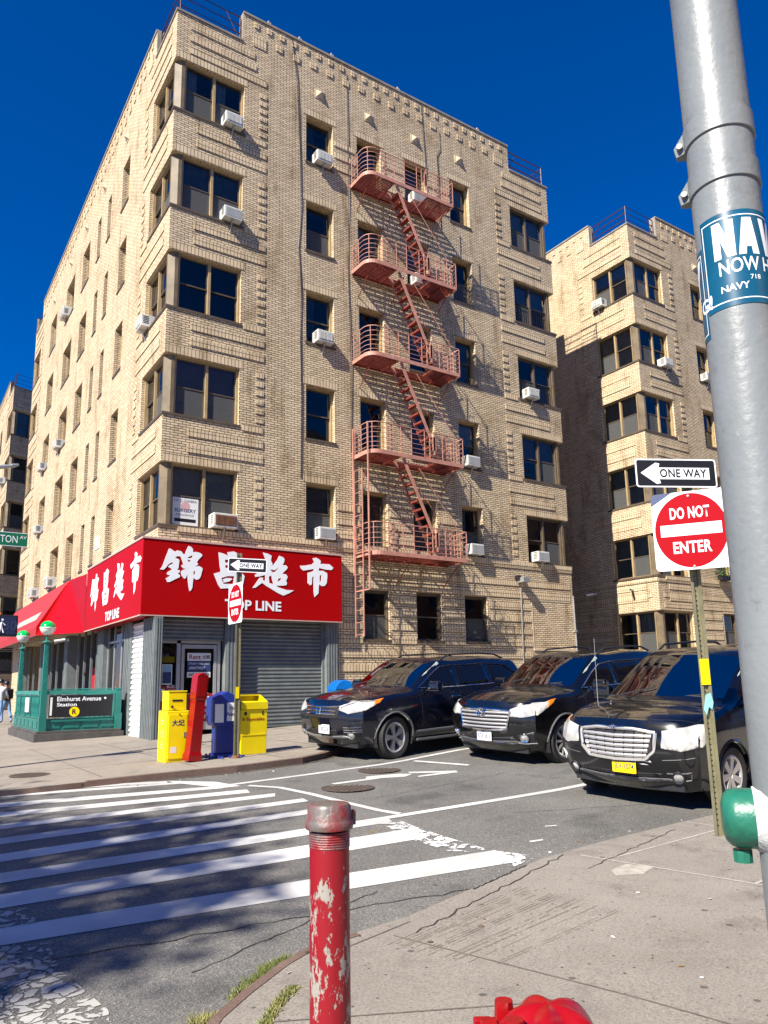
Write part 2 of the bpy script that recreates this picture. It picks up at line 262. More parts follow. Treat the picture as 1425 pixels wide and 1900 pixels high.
# ---------------------------------------------------------------- mesh helpers
def boxuv(me):
    uvl = me.uv_layers.new(name='UVMap') if not me.uv_layers else me.uv_layers[0]
    vs = me.vertices
    for p in me.polygons:
        n = p.normal; ax = max(range(3), key=lambda i: abs(n[i]))
        a, b_ = ((1, 2), (0, 2), (0, 1))[ax]
        for li in p.loop_indices:
            c = vs[me.loops[li].vertex_index].co; uvl.data[li].uv = (c[a], c[b_])
class MB:
    def __init__(s): s.v = []; s.f = []; s.m = []; s.mats = []; s.cur = 0
    def mat(s, m):
        if m not in s.mats: s.mats.append(m)
        s.cur = s.mats.index(m); return s
    def add(s, vs, fs):
        o = len(s.v); s.v += [tuple(v) for v in vs]
        for f in fs: s.f.append(tuple(i+o for i in f)); s.m.append(s.cur)
        return s
    def quad(s, a, b, c, d): return s.add([a, b, c, d], [(0, 1, 2, 3)])
    def box(s, x0, x1, y0, y1, z0, z1, M=None):
        vs = [Vector((x, y, z)) for z in (z0, z1) for y in (y0, y1) for x in (x0, x1)]
        if M: vs = [M @ v for v in vs]
        return s.add(vs, [(0, 2, 3, 1), (4, 5, 7, 6), (0, 1, 5, 4), (2, 6, 7, 3), (0, 4, 6, 2), (1, 3, 7, 5)])
    def prism(s, poly, z0, z1, M=None, axis='z'):
        n = len(poly)
        def P(p, h): return {'z': (p[0], p[1], h), 'y': (p[0], h, p[1]), 'x': (h, p[0], p[1])}[axis]
        vs = [Vector(P(p, z0)) for p in poly]+[Vector(P(p, z1)) for p in poly]
        if M: vs = [M @ v for v in vs]
        a = sum(poly[i][0]*poly[(i+1) % n][1]-poly[(i+1) % n][0]*poly[i][1] for i in range(n))
        if axis == 'y': a = -a
        f = [tuple(range(n))[::-1], tuple(range(n, 2*n))]+[(i, (i+1) % n, n+(i+1) % n, n+i) for i in range(n)]
        if a < 0: f = [x[::-1] for x in f]
        return s.add(vs, f)
    def cyl(s, p0, p1, r0, r1=None, n=12, caps=True):
        r1 = r0 if r1 is None else r1; p0 = Vector(p0); p1 = Vector(p1); d = (p1-p0)
        if d.length < 1e-6: return s
        q = d.to_track_quat('Z', 'Y'); vs = []
        for p, r in ((p0, r0), (p1, r1)):
            for k in range(n):
                a = 2*math.pi*k/n; vs.append(p+q @ Vector((r*math.cos(a), r*math.sin(a), 0)))
        f = [(k, (k+1) % n, n+(k+1) % n, n+k) for k in range(n)]
        if caps: f += [tuple(range(n))[::-1], tuple(range(n, 2*n))]
        return s.add(vs, f)
    def tube(s, pts, r, n=6, closed=False):
        pts = [Vector(p) for p in pts]; L = len(pts); o = len(s.v); vs = []; f = []
        for i, p in enumerate(pts):
            a = pts[i-1] if (i > 0 or closed) else p; b = pts[(i+1) % L] if (i < L-1 or closed) else p
            d = (b-a).normalized() if (b-a).length > 1e-9 else Vector((0, 0, 1))
            q = d.to_track_quat('Z', 'Y'); rr = r[i] if hasattr(r, '__len__') else r
            vs += [p+q @ Vector((rr*math.cos(2*math.pi*k/n), rr*math.sin(2*math.pi*k/n), 0)) for k in range(n)]
        for i in range(L if closed else L-1):
            j = (i+1) % L
            # choose twist that keeps rings aligned
            best = min(range(n), key=lambda t: (vs[i*n]-vs[j*n+t]).length)
            for k in range(n): f.append((i*n+k, i*n+(k+1) % n, j*n+(k+1+best) % n, j*n+(k+best) % n))
        if not closed: f += [tuple(range(n))[::-1], tuple(range((L-1)*n, L*n))]
        return s.add(vs, f)
    def lathe(s, prof, c=(0, 0, 0), n=24, axis='z', a0=0, a1=2*math.pi, M=None):
        vs = []; f = []; full = abs(a1-a0-2*math.pi) < 1e-6; m = n if full else n+1
        for r, h in prof:
            for k in range(m):
                a = a0+(a1-a0)*k/n; x, y = r*math.cos(a), r*math.sin(a)
                p = {'z': (x, y, h), 'y': (x, h, y), 'x': (h, x, y)}[axis]; p = Vector(p)
                vs.append((M @ p if M else p)+Vector(c))
        for i in range(len(prof)-1):
            for k in range(n if full else n):
                k2 = (k+1) % m; q = (i*m+k, i*m+k2, (i+1)*m+k2, (i+1)*m+k); f.append(q if axis != 'y' else q[::-1])
        return s.add(vs, f)
    def sheet(s, loops, M, th=0.0):
        """flat 2-D polygon with holes -> mesh in plane given by matrix M (x,y -> plane), thickness th along +z"""
        pts = [p for lp in loops for p in lp]
        tri = tessellate_polygon([[Vector((p[0], p[1], 0)) for p in lp] for lp in loops])
        vs = [M @ Vector((p[0], p[1], th)) for p in pts]; fs = []
        for t in tri:
            a, b, c = (Vector((*pts[i], 0)) for i in t)
            fs.append(tuple(t) if (b-a).cross(c-a).z > 0 else tuple(t)[::-1])
        s.add(vs, fs)
        if th:
            o = 0
            for lp in loops:
                n = len(lp); ar = sum(lp[i][0]*lp[(i+1) % n][1]-lp[(i+1) % n][0]*lp[i][1] for i in range(n))
                for i in range(n):
                    a, b = lp[i], lp[(i+1) % n]
                    q = [M @ Vector((a[0], a[1], 0)), M @ Vector((b[0], b[1], 0)), M @ Vector((b[0], b[1], th)), M @ Vector((a[0], a[1], th))]
                    s.add(q if (ar > 0) == (lp is loops[0]) or True and ar > 0 else q[::-1], [(0, 1, 2, 3)])
        return s
    def build(s, name, m=None, parent=None, smooth=False, bevel=0, uv=False, merge=False):
        me = bpy.data.meshes.new(name); me.from_pydata(s.v, [], s.f)
        ms = s.mats if s.mats else [m]
        for k in ms: me.materials.append(k)
        if s.mats: me.polygons.foreach_set('material_index', s.m)
        if merge:
            b = bmesh.new(); b.from_mesh(me); bmesh.ops.remove_doubles(b, verts=b.verts, dist=1e-4); b.to_mesh(me); b.free()
        me.update()
        if uv: boxuv(me)
        o = bpy.data.objects.new(name, me); COL.objects.link(o)
        if parent: o.parent = parent
        if smooth:
            me.polygons.foreach_set('use_smooth', [True]*len(me.polygons))
            try: me.set_sharp_from_angle(angle=math.radians(35 if smooth is True else smooth))
            except Exception: pass
        if bevel:
            bm = o.modifiers.new('bevel', 'BEVEL'); bm.width = bevel; bm.segments = 2; bm.limit_method = 'ANGLE'; bm.angle_limit = math.radians(40)
        return o
def tag(o, label=None, cat=None, group=None, kind=None):
    if label: o['label'] = label
    if cat: o['category'] = cat
    if group: o['group'] = group
    if kind: o['kind'] = kind
    return o
def empty(name, loc=(0, 0, 0), rz=0):
    o = bpy.data.objects.new(name, None); COL.objects.link(o); o.location = loc; o.rotation_euler = (0, 0, rz); o.empty_display_size = .2; return o
def thing(name, label, cat, loc=(0, 0, 0), rz=0, group=None): return tag(empty(name, loc, rz), label, cat, group)
def copy_tree(o, loc=None, rz=None, label=None, parent=None):
    c = o.copy(); COL.objects.link(c)
    if parent: c.parent = parent
    for ch in list(o.children): copy_tree(ch, parent=c)
    if loc is not None: c.location = loc
    if rz is not None: c.rotation_euler = (0, 0, rz)
    if label: c['label'] = label
    return c
def text_mesh(body, m, M, h=None, w=None, parent=None, name='lettering', off=0.0, th=0.002, spacing=1.0, shear=0, align='CENTER'):
    """lettering as a mesh: M maps (x,y) text plane to parent space; fitted to height h and/or width w"""
    cu = bpy.data.curves.new('t', 'FONT'); cu.body = body; cu.size = 1; cu.align_x = 'LEFT'; cu.offset = off; cu.space_character = spacing; cu.shear = shear; cu.resolution_u = 3
    to = bpy.data.objects.new('t', cu); COL.objects.link(to)
    dg = bpy.context.evaluated_depsgraph_get(); me = bpy.data.meshes.new_from_object(to.evaluated_get(dg)); 
    bpy.data.objects.remove(to); bpy.data.curves.remove(cu)
    if not me.vertices: return None
    xs = [v.co.x for v in me.vertices]; ys = [v.co.y for v in me.vertices]
    x0, x1, y0, y1 = min(xs), max(xs), min(ys), max(ys)
    sy = h/(y1-y0) if h else None; sx = w/(x1-x0) if w else sy
    if sy is None: sy = sx
    cx = (x0+x1)/2 if align == 'CENTER' else x0
    for v in me.vertices: v.co = M @ Vector(((v.co.x-cx)*sx, (v.co.y-(y0+y1)/2)*sy, th))
    me.materials.clear(); me.materials.append(m); me.name = name; me.update()
    o = bpy.data.objects.new(name, me); COL.objects.link(o)
    if parent: o.parent = parent
    return o
def planeM(o, xax, yax):
    """matrix mapping local x->xax, y->yax, z->xax x yax, origin o"""
    x = Vector(xax).normalized(); y = Vector(yax).normalized(); z = x.cross(y)
    return Matrix(((x.x, y.x, z.x, o[0]), (x.y, y.y, z.y, o[1]), (x.z, y.z, z.z, o[2]), (0, 0, 0, 1)))
def clampf(v, a, b): return max(a, min(b, v))
def gx(x, a): return a*clampf(x, -6, 2)+.046*clampf(x-2, 0, 38)
def zroad(x, y): return .2125+.035*clampf(y, -14, -7)+gx(x, .024)
def zfar(x, y): return .06+gx(max(x, -4), .028)
def znear(x, y): return -.22+gx(max(x, -6), .02)
def drape(name, loops, zf, m, cell=2.0, skirt=0, skirtm=None, dz=0.0, parent=None):
    """polygon (with holes) cut on a grid and laid on the height function"""
    bm = bmesh.new(); pts = [p for l in loops for p in l]
    vs = [bm.verts.new((p[0], p[1], 0)) for p in pts]
    for t in tessellate_polygon([[Vector((p[0], p[1], 0)) for p in l] for l in loops]):
        try: bm.faces.new([vs[i] for i in t])
        except ValueError: pass
    xs = [p[0] for p in pts]; ys = [p[1] for p in pts]
    for ax, (a, b) in ((0, (min(xs), max(xs))), (1, (min(ys), max(ys)))):
        k = math.floor(a/cell)*cell+cell
        lim = 400; 
        while k < b and lim > 0:
            co = (k, 0, 0) if ax == 0 else (0, k, 0); no = (1, 0, 0) if ax == 0 else (0, 1, 0)
            bmesh.ops.bisect_plane(bm, geom=bm.verts[:]+bm.edges[:]+bm.faces[:], plane_co=co, plane_no=no); k += cell; lim -= 1
    bmesh.ops.recalc_face_normals(bm, faces=bm.faces)
    for f in bm.faces:
        if f.normal.z < 0: f.normal_flip()
    bnd = [e for e in bm.edges if len(e.link_faces) == 1]
    for v in bm.verts: v.co.z = zf(v.co.x, v.co.y)+dz
    if skirt:
        r = bmesh.ops.extrude_edge_only(bm, edges=bnd)
        nv = [g for g in r['geom'] if isinstance(g, bmesh.types.BMVert)]
        for v in nv: v.co.z -= skirt
        if skirtm:
            for f in r['geom']:
                if isinstance(f, bmesh.types.BMFace): f.material_index = 1
    me = bpy.data.meshes.new(name); bm.to_mesh(me); bm.free(); me.materials.append(m)
    if skirtm: me.materials.append(skirtm)
    o = bpy.data.objects.new(name, me); COL.objects.link(o)
    if parent: o.parent = parent
    return o
# ================================================================ ground
WESTK = -5.6
far_out = [(60, 0), (60, -5.3), (3.6, -5.3), (2.6, -5.55), (1.7, -6.1), (1.1, -6.6), (.5, -6.93), (-.75, -7.08), (-2.1, -7.0), (-4.1, -7.0), (-4.7, -6.85), (-5.2, -6.4), (-5.5, -5.8), (-5.6, -5), (-5.6, 70), (0, 70), (60, 70)]
near_out = [(-4.09, -14.70), (-3.84, -14.5), (-3.51, -14.27), (-3.25, -14.14), (-2.45, -14.05), (-1.48, -13.76), (-.64, -13.52), (.29, -13.42), (1.55, -13.36), (60, -13.2), (60, -60), (-7.5, -60), (-7.5, -40), (-7.2, -21), (-6.4, -18.4), (-5.4, -16.6), (-4.7, -15.5)]
rd_ = drape('road', [[(-60, -60), (60, -60), (60, 80), (-60, 80)]], zroad, ASPH, cell=1.0); tag(rd_, kind='structure')
ground = MB(); ground.box(-700, 700, -700, 900, -1.6, -1.2); tag(ground.build('ground', ASPH), kind='structure')
def area(l): return sum(l[i][0]*l[(i+1) % len(l)][1]-l[(i+1) % len(l)][0]*l[i][1] for i in range(len(l)))
if area(near_out) < 0: near_out.reverse()
if area(far_out) < 0: far_out.reverse()
swf = drape('far_sidewalk', [far_out], zfar, CONC_F, cell=1.0, skirt=.45, skirtm=KERBM); tag(swf, kind='structure')
swn = drape('near_sidewalk', [near_out], znear, CONC_N, cell=1.0, skirt=.3, skirtm=KERBM); tag(swn, kind='structure')
west = drape('west_sidewalk', [[(-30, -60), (-17, -60), (-17, 80), (-30, 80)]], lambda x, y: .05, CONC_F, cell=8, skirt=.4, skirtm=KERBM); tag(west, kind='structure')
def strip(p, q, w):
    p = Vector(p); q = Vector(q); n = (q-p).normalized(); n = Vector((-n.y, n.x))*w/2
    return [tuple(p-n), tuple(q-n), tuple(q+n), tuple(p+n)]
# kerb edging strips on top of the pavement
def kerbtop(name, pts, w, zf, m, dz=.004):
    L = []
    P = [Vector(p) for p in pts]
    nr = []
    for i in range(len(P)):
        d = (P[min(i+1, len(P)-1)]-P[max(i-1, 0)]).normalized(); nr.append(Vector((-d.y, d.x)))
    loop = [tuple(p) for p in P]+[tuple(P[i]+nr[i]*w) for i in range(len(P)-1, -1, -1)]
    return drape(name, [loop], zf, m, cell=1.0, dz=dz)
tag(kerbtop('kerb', [(3.6, -5.3), (2.6, -5.55), (1.7, -6.1), (1.1, -6.6), (.5, -6.93), (-.75, -7.08), (-2.1, -7.0), (-3.0, -7.0)], -.13, zfar, KERBM), kind='structure')
tag(kerbtop('kerb', [(-4.7, -15.5), (-4.09, -14.70), (-3.84, -14.5), (-3.51, -14.27), (-3.25, -14.14), (-2.9, -14.11)], -.06, znear, KERBM), kind='structure')
# joints in the concrete: dark thin lines
JM = plain('joint_dirt', (.13, .11, .09), .9, var=.3, scale=9)
LJM = plain('pale_joint_mortar', (.42, .39, .34), .9, var=.3, scale=9)
def lines(name, segs, w, zf, m, dz=.003):
    for s_ in segs:
        tag(drape(name, [strip(s_[0], s_[1], w)], zf, m, cell=1.0, dz=dz), kind='structure')
segs = []
for k in range(5): segs.append(((-5.4+.0, -5.0+k*1.5), (0 if k > 3 else 30, -5.0+k*1.5)))
for k in range(10): segs.append(((-4.2+k*1.5, -6.6 if -4.2+k*1.5 < .6 else -5.2), (-4.2+k*1.5, 0)))
lines('pavement_joint', segs, .018, zfar, JM)
lines('pavement_joint', [((-.3, -13.65), (-.02, -15.07)), ((-.02, -15.07), (.1, -20)), ((-.02, -15.07), (6, -14.6)), ((1.6, -13.4), (1.7, -15)), ((-.12, -13.9), (3, -13.75))], .02, znear, LJM)
lines('pavement_joint', [((-3.9, -14.9), (-2.6, -15.6)), ((-2.74, -14.3), (-2.3, -15.8)), ((-2.3, -15.8), (-1.6, -19)), ((-3.3, -14.35), (-2.5, -14.15))], .012, znear, JM)
sc_ = []
for k in range(22):
    o = k*.042*(1+.2*math.sin(k)); r1, r2 = random.uniform(0, .08), random.uniform(0, .1); a_, b_ = Vector((-2.9+o*.25, -14.42-o*.62)), Vector((-1.35+o*.15, -14.02-o*.80)); sc_.append((tuple(a_.lerp(b_, r1)), tuple(b_.lerp(a_, r2))))
lines('scored_ramp_line', sc_, .010, znear, MATS['faint_groove'], dz=.002)
tag(drape('concrete_patch', [[(-.5, -14.15), (-.25, -14.1), (-.15, -14.3), (-.4, -14.38), (-.6, -14.28)]], znear, plain('patched_concrete', (.36, .33, .28), .9, var=.3, scale=9), cell=.3, dz=.002), kind='structure')
# crosswalk paint
WP, WW, WC, WF = MATS['white_road_paint'], MATS['worn_road_paint'], MATS['cracked_road_paint'], MATS['flaking_road_paint']
ST = [[(-4.02, -6.42), (-4.06, -6.66), (-1.95, -7.37), (-1.9, -7.2)], [(-4.08, -6.84), (-4.11, -7.05), (-1.82, -7.56), (-1.74, -7.42)], [(-4.16, -7.5), (-4.2, -7.8), (-1.47, -8.3), (-1.37, -8.11)],
      [(-4.24, -8.15), (-4.27, -8.43), (-1.3, -8.84), (-1.24, -8.6)], [(-4.32, -8.87), (-4.35, -9.12), (-1.15, -9.3), (-1.05, -9.09)], [(-4.41, -9.57), (-4.44, -9.86), (-.95, -9.84), (-.92, -9.64)],
      [(-4.49, -10.27), (-4.52, -10.58), (-.85, -10.5), (-.80, -10.28)], [(-4.57, -10.97), (-4.6, -11.29), (-.76, -11.42), (-.67, -11.17)], [(-4.64, -11.62), (-4.68, -11.98), (-.88, -12.2), (-.76, -11.79)], [(-4.74, -12.43), (-4.77, -12.78), (-.72, -13.36), (-.66, -12.95)]]
for i, q in enumerate(ST):
    # stretch out of frame on the left
    a, b_, c, d = [Vector(p) for p in q]
    a2 = a+(a-d)*.25; b2 = b_+(b_-c)*.25
    tag(drape('crosswalk_stripe', [[tuple(a2), tuple(b2), tuple(c), tuple(d)]], zroad, WP if i > 1 else WW, cell=1.0, dz=.004), kind='structure')
tag(drape('crosswalk_edge_paint', [[(-.95, -11.42), (-.66, -11.42), (-.70, -11.8), (-.72, -12.2), (-.70, -12.9), (-.86, -12.9), (-1.03, -12.73), (-1.05, -12.18)]], zroad, WF, cell=.5, dz=.006), kind='structure')
tag(drape('crosswalk_edge_paint', [[(-.71, -12.95), (-.62, -13.06), (-.56, -13.25), (-.72, -13.4), (-.9, -13.45), (-.84, -13.36), (-.75, -13.3)]], zroad, WF, cell=.5, dz=.006), kind='structure')
tag(drape('crosswalk_edge_paint', [[(-1.9, -7.2), (-1.35, -7.75), (-1.2, -8.3), (-1.47, -8.28), (-1.85, -7.5)]], zroad, WW, cell=.5, dz=.006), kind='structure')
tag(drape('cracked_stop_line', [[(-5.6, -11.9), (-4.66, -12.0), (-4.5, -12.1), (-4.51, -12.49), (-5.7, -12.3)]], zroad, WC, cell=.5, dz=.004), kind='structure')
tag(drape('cracked_stop_line', [[(-5.7, -12.7), (-4.78, -12.8), (-4.51, -12.9), (-4.53, -13.41), (-4.47, -13.76), (-4.42, -14.1), (-4.5, -14.6), (-5.0, -14.9), (-5.7, -14.3)]], zroad, WC, cell=.5, dz=.004), kind='structure')
def poly(name, pts, m, dz=.005): tag(drape(name, [pts], zroad, m, cell=.5, dz=dz), kind='structure')
def band(cl, w):
    P = [Vector(p) for p in cl]; nr = []
    for i in range(len(P)):
        d = (P[min(i+1, len(P)-1)]-P[max(i-1, 0)]).normalized(); nr.append(Vector((-d.y, d.x))*w/2)
    return [tuple(P[i]-nr[i]) for i in range(len(P))]+[tuple(P[i]+nr[i]) for i in range(len(P)-1, -1, -1)]
poly('lane_line', band([(-1.0, -11.22), (-.4, -11.22), (1.28, -11.23), (14, -11.1)], .12), WP)
poly('curved_lane_line', band([(-1.1, -8.34), (-.82, -8.75), (-.70, -9.45), (-.64, -10.1), (-.55, -10.85), (-.47, -11.14)], .10), WP, .006)
poly('parking_line', band([(-1.5, -8.12), (-.05, -8.02), (1.46, -7.88), (2.43, -7.68), (3.44, -7.5), (14, -7.35)], .11), WP)
poly('parking_tee', band([(2.1, -7.92), (2.47, -8.9)], .11), WP, .006)
poly('bike_symbol', [(-.1, -8.92), (.5, -8.9), (.62, -8.74), (1.15, -8.84), (1.3, -8.98), (1.05, -9.12), (.72, -9.0), (.55, -9.02), (-.08, -9.02)], WP)
poly('bike_symbol', [(1.35, -8.78), (2.0, -9.15), (1.92, -9.3), (1.2, -9.26), (1.25, -9.18), (1.7, -9.16), (1.3, -8.9)], WP)
poly('utility_mark', [(-1.25, -11.6), (-1.0, -11.63), (-1.02, -11.72), (-1.24, -11.69)], MATS['faint_yellow_paint']); 
poly('paint_fleck', [(-.18, -12.9), (-.02, -12.93), (-.05, -12.97), (-.2, -12.95)], WW); poly('paint_fleck', [(.4, -12.55), (.52, -12.6), (.5, -12.63), (.38, -12.58)], WW)
CRK = plain('tar_crack', (.035, .033, .03), .8)
def crack(p0, p1, zf, w=.012, seed=1, m=CRK):
    r = random.Random(seed); a, b_ = Vector(p0), Vector(p1); n = 26; d = (b_-a); pn = Vector((-d.y, d.x)).normalized(); P = []
    for k in range(n+1): P.append(tuple(a+d*k/n+pn*r.uniform(-.009, .009)*(0 < k < n)*d.length))
    lo = [tuple(Vector(p)-pn*w*r.uniform(.2, .6)) for p in P]; hi = [tuple(Vector(p)+pn*w*r.uniform(.2, .6)) for p in P]
    tag(drape('crack_grime_or_gap_shade', [lo+hi[::-1]], zf, m, cell=.5, dz=.0045), kind='structure')
crack((-4.6, -13.2), (-1.2, -13.75), zroad, .014, 3); crack((-3.9, -13.9), (-2.2, -13.3), zroad, .010, 4); crack((.6, -11.9), (3.2, -12.9), zroad, .010, 5); crack((-.2, -10.2), (2.4, -9.8), zroad, .009, 6); crack((-3.6, -9.4), (-.9, -9.9), zroad, .008, 7)
crack((-2.6, -14.35), (-.4, -13.55), znear, .012, 8); crack((-1.7, -13.85), (-.9, -13.6), znear, .02, 9); crack((-.6, -14.0), (1.2, -13.55), znear, .010, 10)
for i_, (p_, q_) in enumerate((((-2.45, -14.03), (-1.48, -13.74)), ((-1.48, -13.74), (-.64, -13.5)), ((-.64, -13.5), (.29, -13.4)), ((.29, -13.4), (1.55, -13.34)), ((1.55, -13.34), (4, -13.28)))): crack(p_, q_, lambda x, y: zroad(x, y)+.0, .05, 20+i_, plain('gutter_dirt_and_gap_shade', (.07, .06, .045), .9) if 'gutter_dirt_and_gap_shade' not in MATS else MATS['gutter_dirt_and_gap_shade'])  # shadow gap along the near kerb joint, laid as dark brown strips
for i_, (p_, q_) in enumerate((((-2.1, -7.06), (-.75, -7.14)), ((-.75, -7.14), (.5, -7.0)), ((.5, -7.0), (1.15, -6.66)), ((1.15, -6.66), (1.8, -6.1)))): crack(p_, q_, zroad, .10, 30+i_, MATS['gutter_dirt_and_gap_shade'])
def litter():
    r = random.Random(12); b = MB(); cols = [plain('dry_leaf', (.25, .14, .05), .9), PAPER, plain('brown_scrap', (.12, .08, .05), .9)]
    for k in range(110):
        if k < 60: x, y = r.uniform(-2.5, 2.2), 0; y = -7.16-r.random()**2*.25 if x < .4 else -7.1+(x-.4)*.55-r.random()**2*.25; z = zroad(x, y)
        elif k < 85: x = r.uniform(-2.2, 3); y = -13.3-.12*(x < 0)*(-x)-.0+r.uniform(.0, .12); z = zroad(x, y)
        else: x, y = r.uniform(-4, 2), r.uniform(-16, -14.3); z = znear(x, y)
        b.mat(cols[k % 3 if k % 7 else 1]); a = r.uniform(0, 6.28); w = r.uniform(.008, .022); M = Matrix.Translation((x, y, z+.006)) @ Matrix.Rotation(a, 4, 'Z') @ Matrix.Rotation(r.uniform(-.4, .4), 4, 'X'); b.sheet([[(-w, -w*.5), (w*.6, -w*.7), (w, w*.3), (-w*.4, w*.6)]], M)
    tag(b.build('litter', None), 'dry leaves and paper scraps scattered along the gutters', 'litter', kind='stuff')
litter()
# manhole covers
def manhole(x, y, r, zf, label):
    t = thing('manhole_cover', label, 'manhole cover', (x, y, zf(x, y)), group='manhole covers')
    b = MB(); b.lathe([(r*1.12, .002), (r*1.12, .010), (r*1.02, .010), (r*1.02, .006)], n=32); b.build('ring', IRON, t)
    b = MB(); b.lathe([(r*1.01, .004), (r*1.01, .008), (0, .008)], n=32)
    for k in range(-6, 7):
        for j in range(-6, 7):
            px, py = k*r*.15, j*r*.15
            if math.hypot(px, py) < r*.9 and (k+j) % 2 == 0: b.box(px-r*.05, px+r*.05, py-r*.05, py+r*.05, .008, .012)
    b.build('lid', IRON, t); return t
manhole(-.08, -9.36, .33, zroad, 'round cast iron manhole cover in the road beside the curved white line')
manhole(1.10, -8.36, .30, zroad, 'farther manhole cover in the road below the left black SUV')
manhole(-3.5, -5.42, .27, zfar, 'round iron cover set in the sidewalk left of the yellow newspaper box')
# weeds along the near kerb
def weeds(name, path, n, hmin, hmax, spread, zf, label):
    b = MB(); P = [Vector(p) for p in path]
    for k in range(n):
        i = random.randrange(len(P)-1); f = random.random(); p = P[i].lerp(P[i+1], f)
        cl = noise.noise(Vector((p.x*3, p.y*3, 1)))
        if cl < -.25: continue
        x, y = p.x+random.gauss(0, spread), p.y+random.gauss(0, spread); z = zf(x, y)
        h = random.uniform(hmin, hmax)*(1+cl); a = random.uniform(0, 6.28); w = random.uniform(.002, .005); dx, dy = math.cos(a), math.sin(a)
        lx, ly = random.uniform(-.7, .7)*h, random.uniform(-.7, .7)*h
        b.add([(x-dx*w, y-dy*w, z), (x+dx*w, y+dy*w, z), (x+lx*.5+dx*w*.7, y+ly*.5+dy*w*.7, z+h*.6), (x+lx, y+ly, z+h), (x+lx*.5-dx*w*.7, y+ly*.5-dy*w*.7, z+h*.6)], [(0, 1, 2, 3, 4)])
    return tag(b.build(name, WEED), label, 'grass', kind='stuff')
weeds('weeds', [(-4.3, -14.85), (-4.05, -14.58), (-3.8, -14.38), (-3.5, -14.17), (-3.35, -14.1)], 4500, .012, .055, .03, zroad, 'dry grass growing in the gutter along the near kerb')
weeds('weeds', [(-4.02, -15.05), (-3.75, -14.75), (-3.45, -14.5), (-3.2, -14.35)], 2600, .006, .028, .016, znear, 'short weeds in the pavement crack behind the near kerb')
# ================================================================ twin apartment blocks
LA, LB = 15.165, 24.104
TT = {6: 19.268, 5: 16.191, 4: 13.143, 3: 10.105, 2: 7.088, 1: 4.04}; SH = 1.691
HP, LP_ = 21.84, 20.82
class Fac:
    """a facade: u along it, d inward, z up"""
    def __init__(s, f): s.f = f
    def P(s, u, d, z): return s.f(u, d, z)
FA = Fac(lambda u, d, z: (u, d, z)); FB = Fac(lambda u, d, z: (d, u, z)); FC = Fac(lambda u, d, z: (LA-d, u, z))
def fbox(b, F, u0, u1, d0, d1, z0, z1):
    vs = [F.P(u, d, z) for z in (z0, z1) for d in (d0, d1) for u in (u0, u1)]
    f = [(0, 2, 3, 1), (4, 5, 7, 6), (0, 1, 5, 4), (2, 6, 7, 3), (0, 4, 6, 2), (1, 3, 7, 5)]
    if F is FB: f = [x[::-1] for x in f]
    b.add(vs, f)
def wall(b, F, L, ops, zb, flipc=False):
    us = sorted({0, 2.05, L-2.05, L} | {o[0] for o in ops} | {o[1] for o in ops}); zs = sorted({zb, LP_, HP} | {o[2] for o in ops} | {o[3] for o in ops})
    flip = F is FB
    for i in range(len(us)-1):
        for j in range(len(zs)-1):
            u, z = (us[i]+us[i+1])/2, (zs[j]+zs[j+1])/2
            if z > LP_ and (u < 2.05 or u > L-2.05): continue
            if any(o[0] < u < o[1] and o[2] < z < o[3] for o in ops): continue
            q = [F.P(us[i], 0, zs[j]), F.P(us[i+1], 0, zs[j]), F.P(us[i+1], 0, zs[j+1]), F.P(us[i], 0, zs[j+1])]
            b.add(q[::-1] if flip else q, [(0, 1, 2, 3)])
    for (u0, u1, z0, z1, dp) in ops:
        s0 = 0.0 if u0 > .01 else (dp if F is not FA else 0)
        e1 = u1 if u1 < L-.01 else u1
        if u0 > .01: b.add([F.P(u0, 0, z0), F.P(u0, 0, z1), F.P(u0, dp, z1), F.P(u0, dp, z0)], [(0, 1, 2, 3)])
        if u1 < L-.01: b.add([F.P(u1, 0, z1), F.P(u1, 0, z0), F.P(u1, dp, z0), F.P(u1, dp, z1)], [(0, 1, 2, 3)])
        a = max(u0, s0) if u0 < .01 else u0
        b.add([F.P(a, 0, z1), F.P(e1, 0, z1), F.P(e1, dp, z1), F.P(a, dp, z1)], [(0, 1, 2, 3)])
        b.add([F.P(a, 0, z0), F.P(a, dp, z0), F.P(e1, dp, z0), F.P(e1, 0, z0)], [(0, 1, 2, 3)])
WR = random.Random(3)
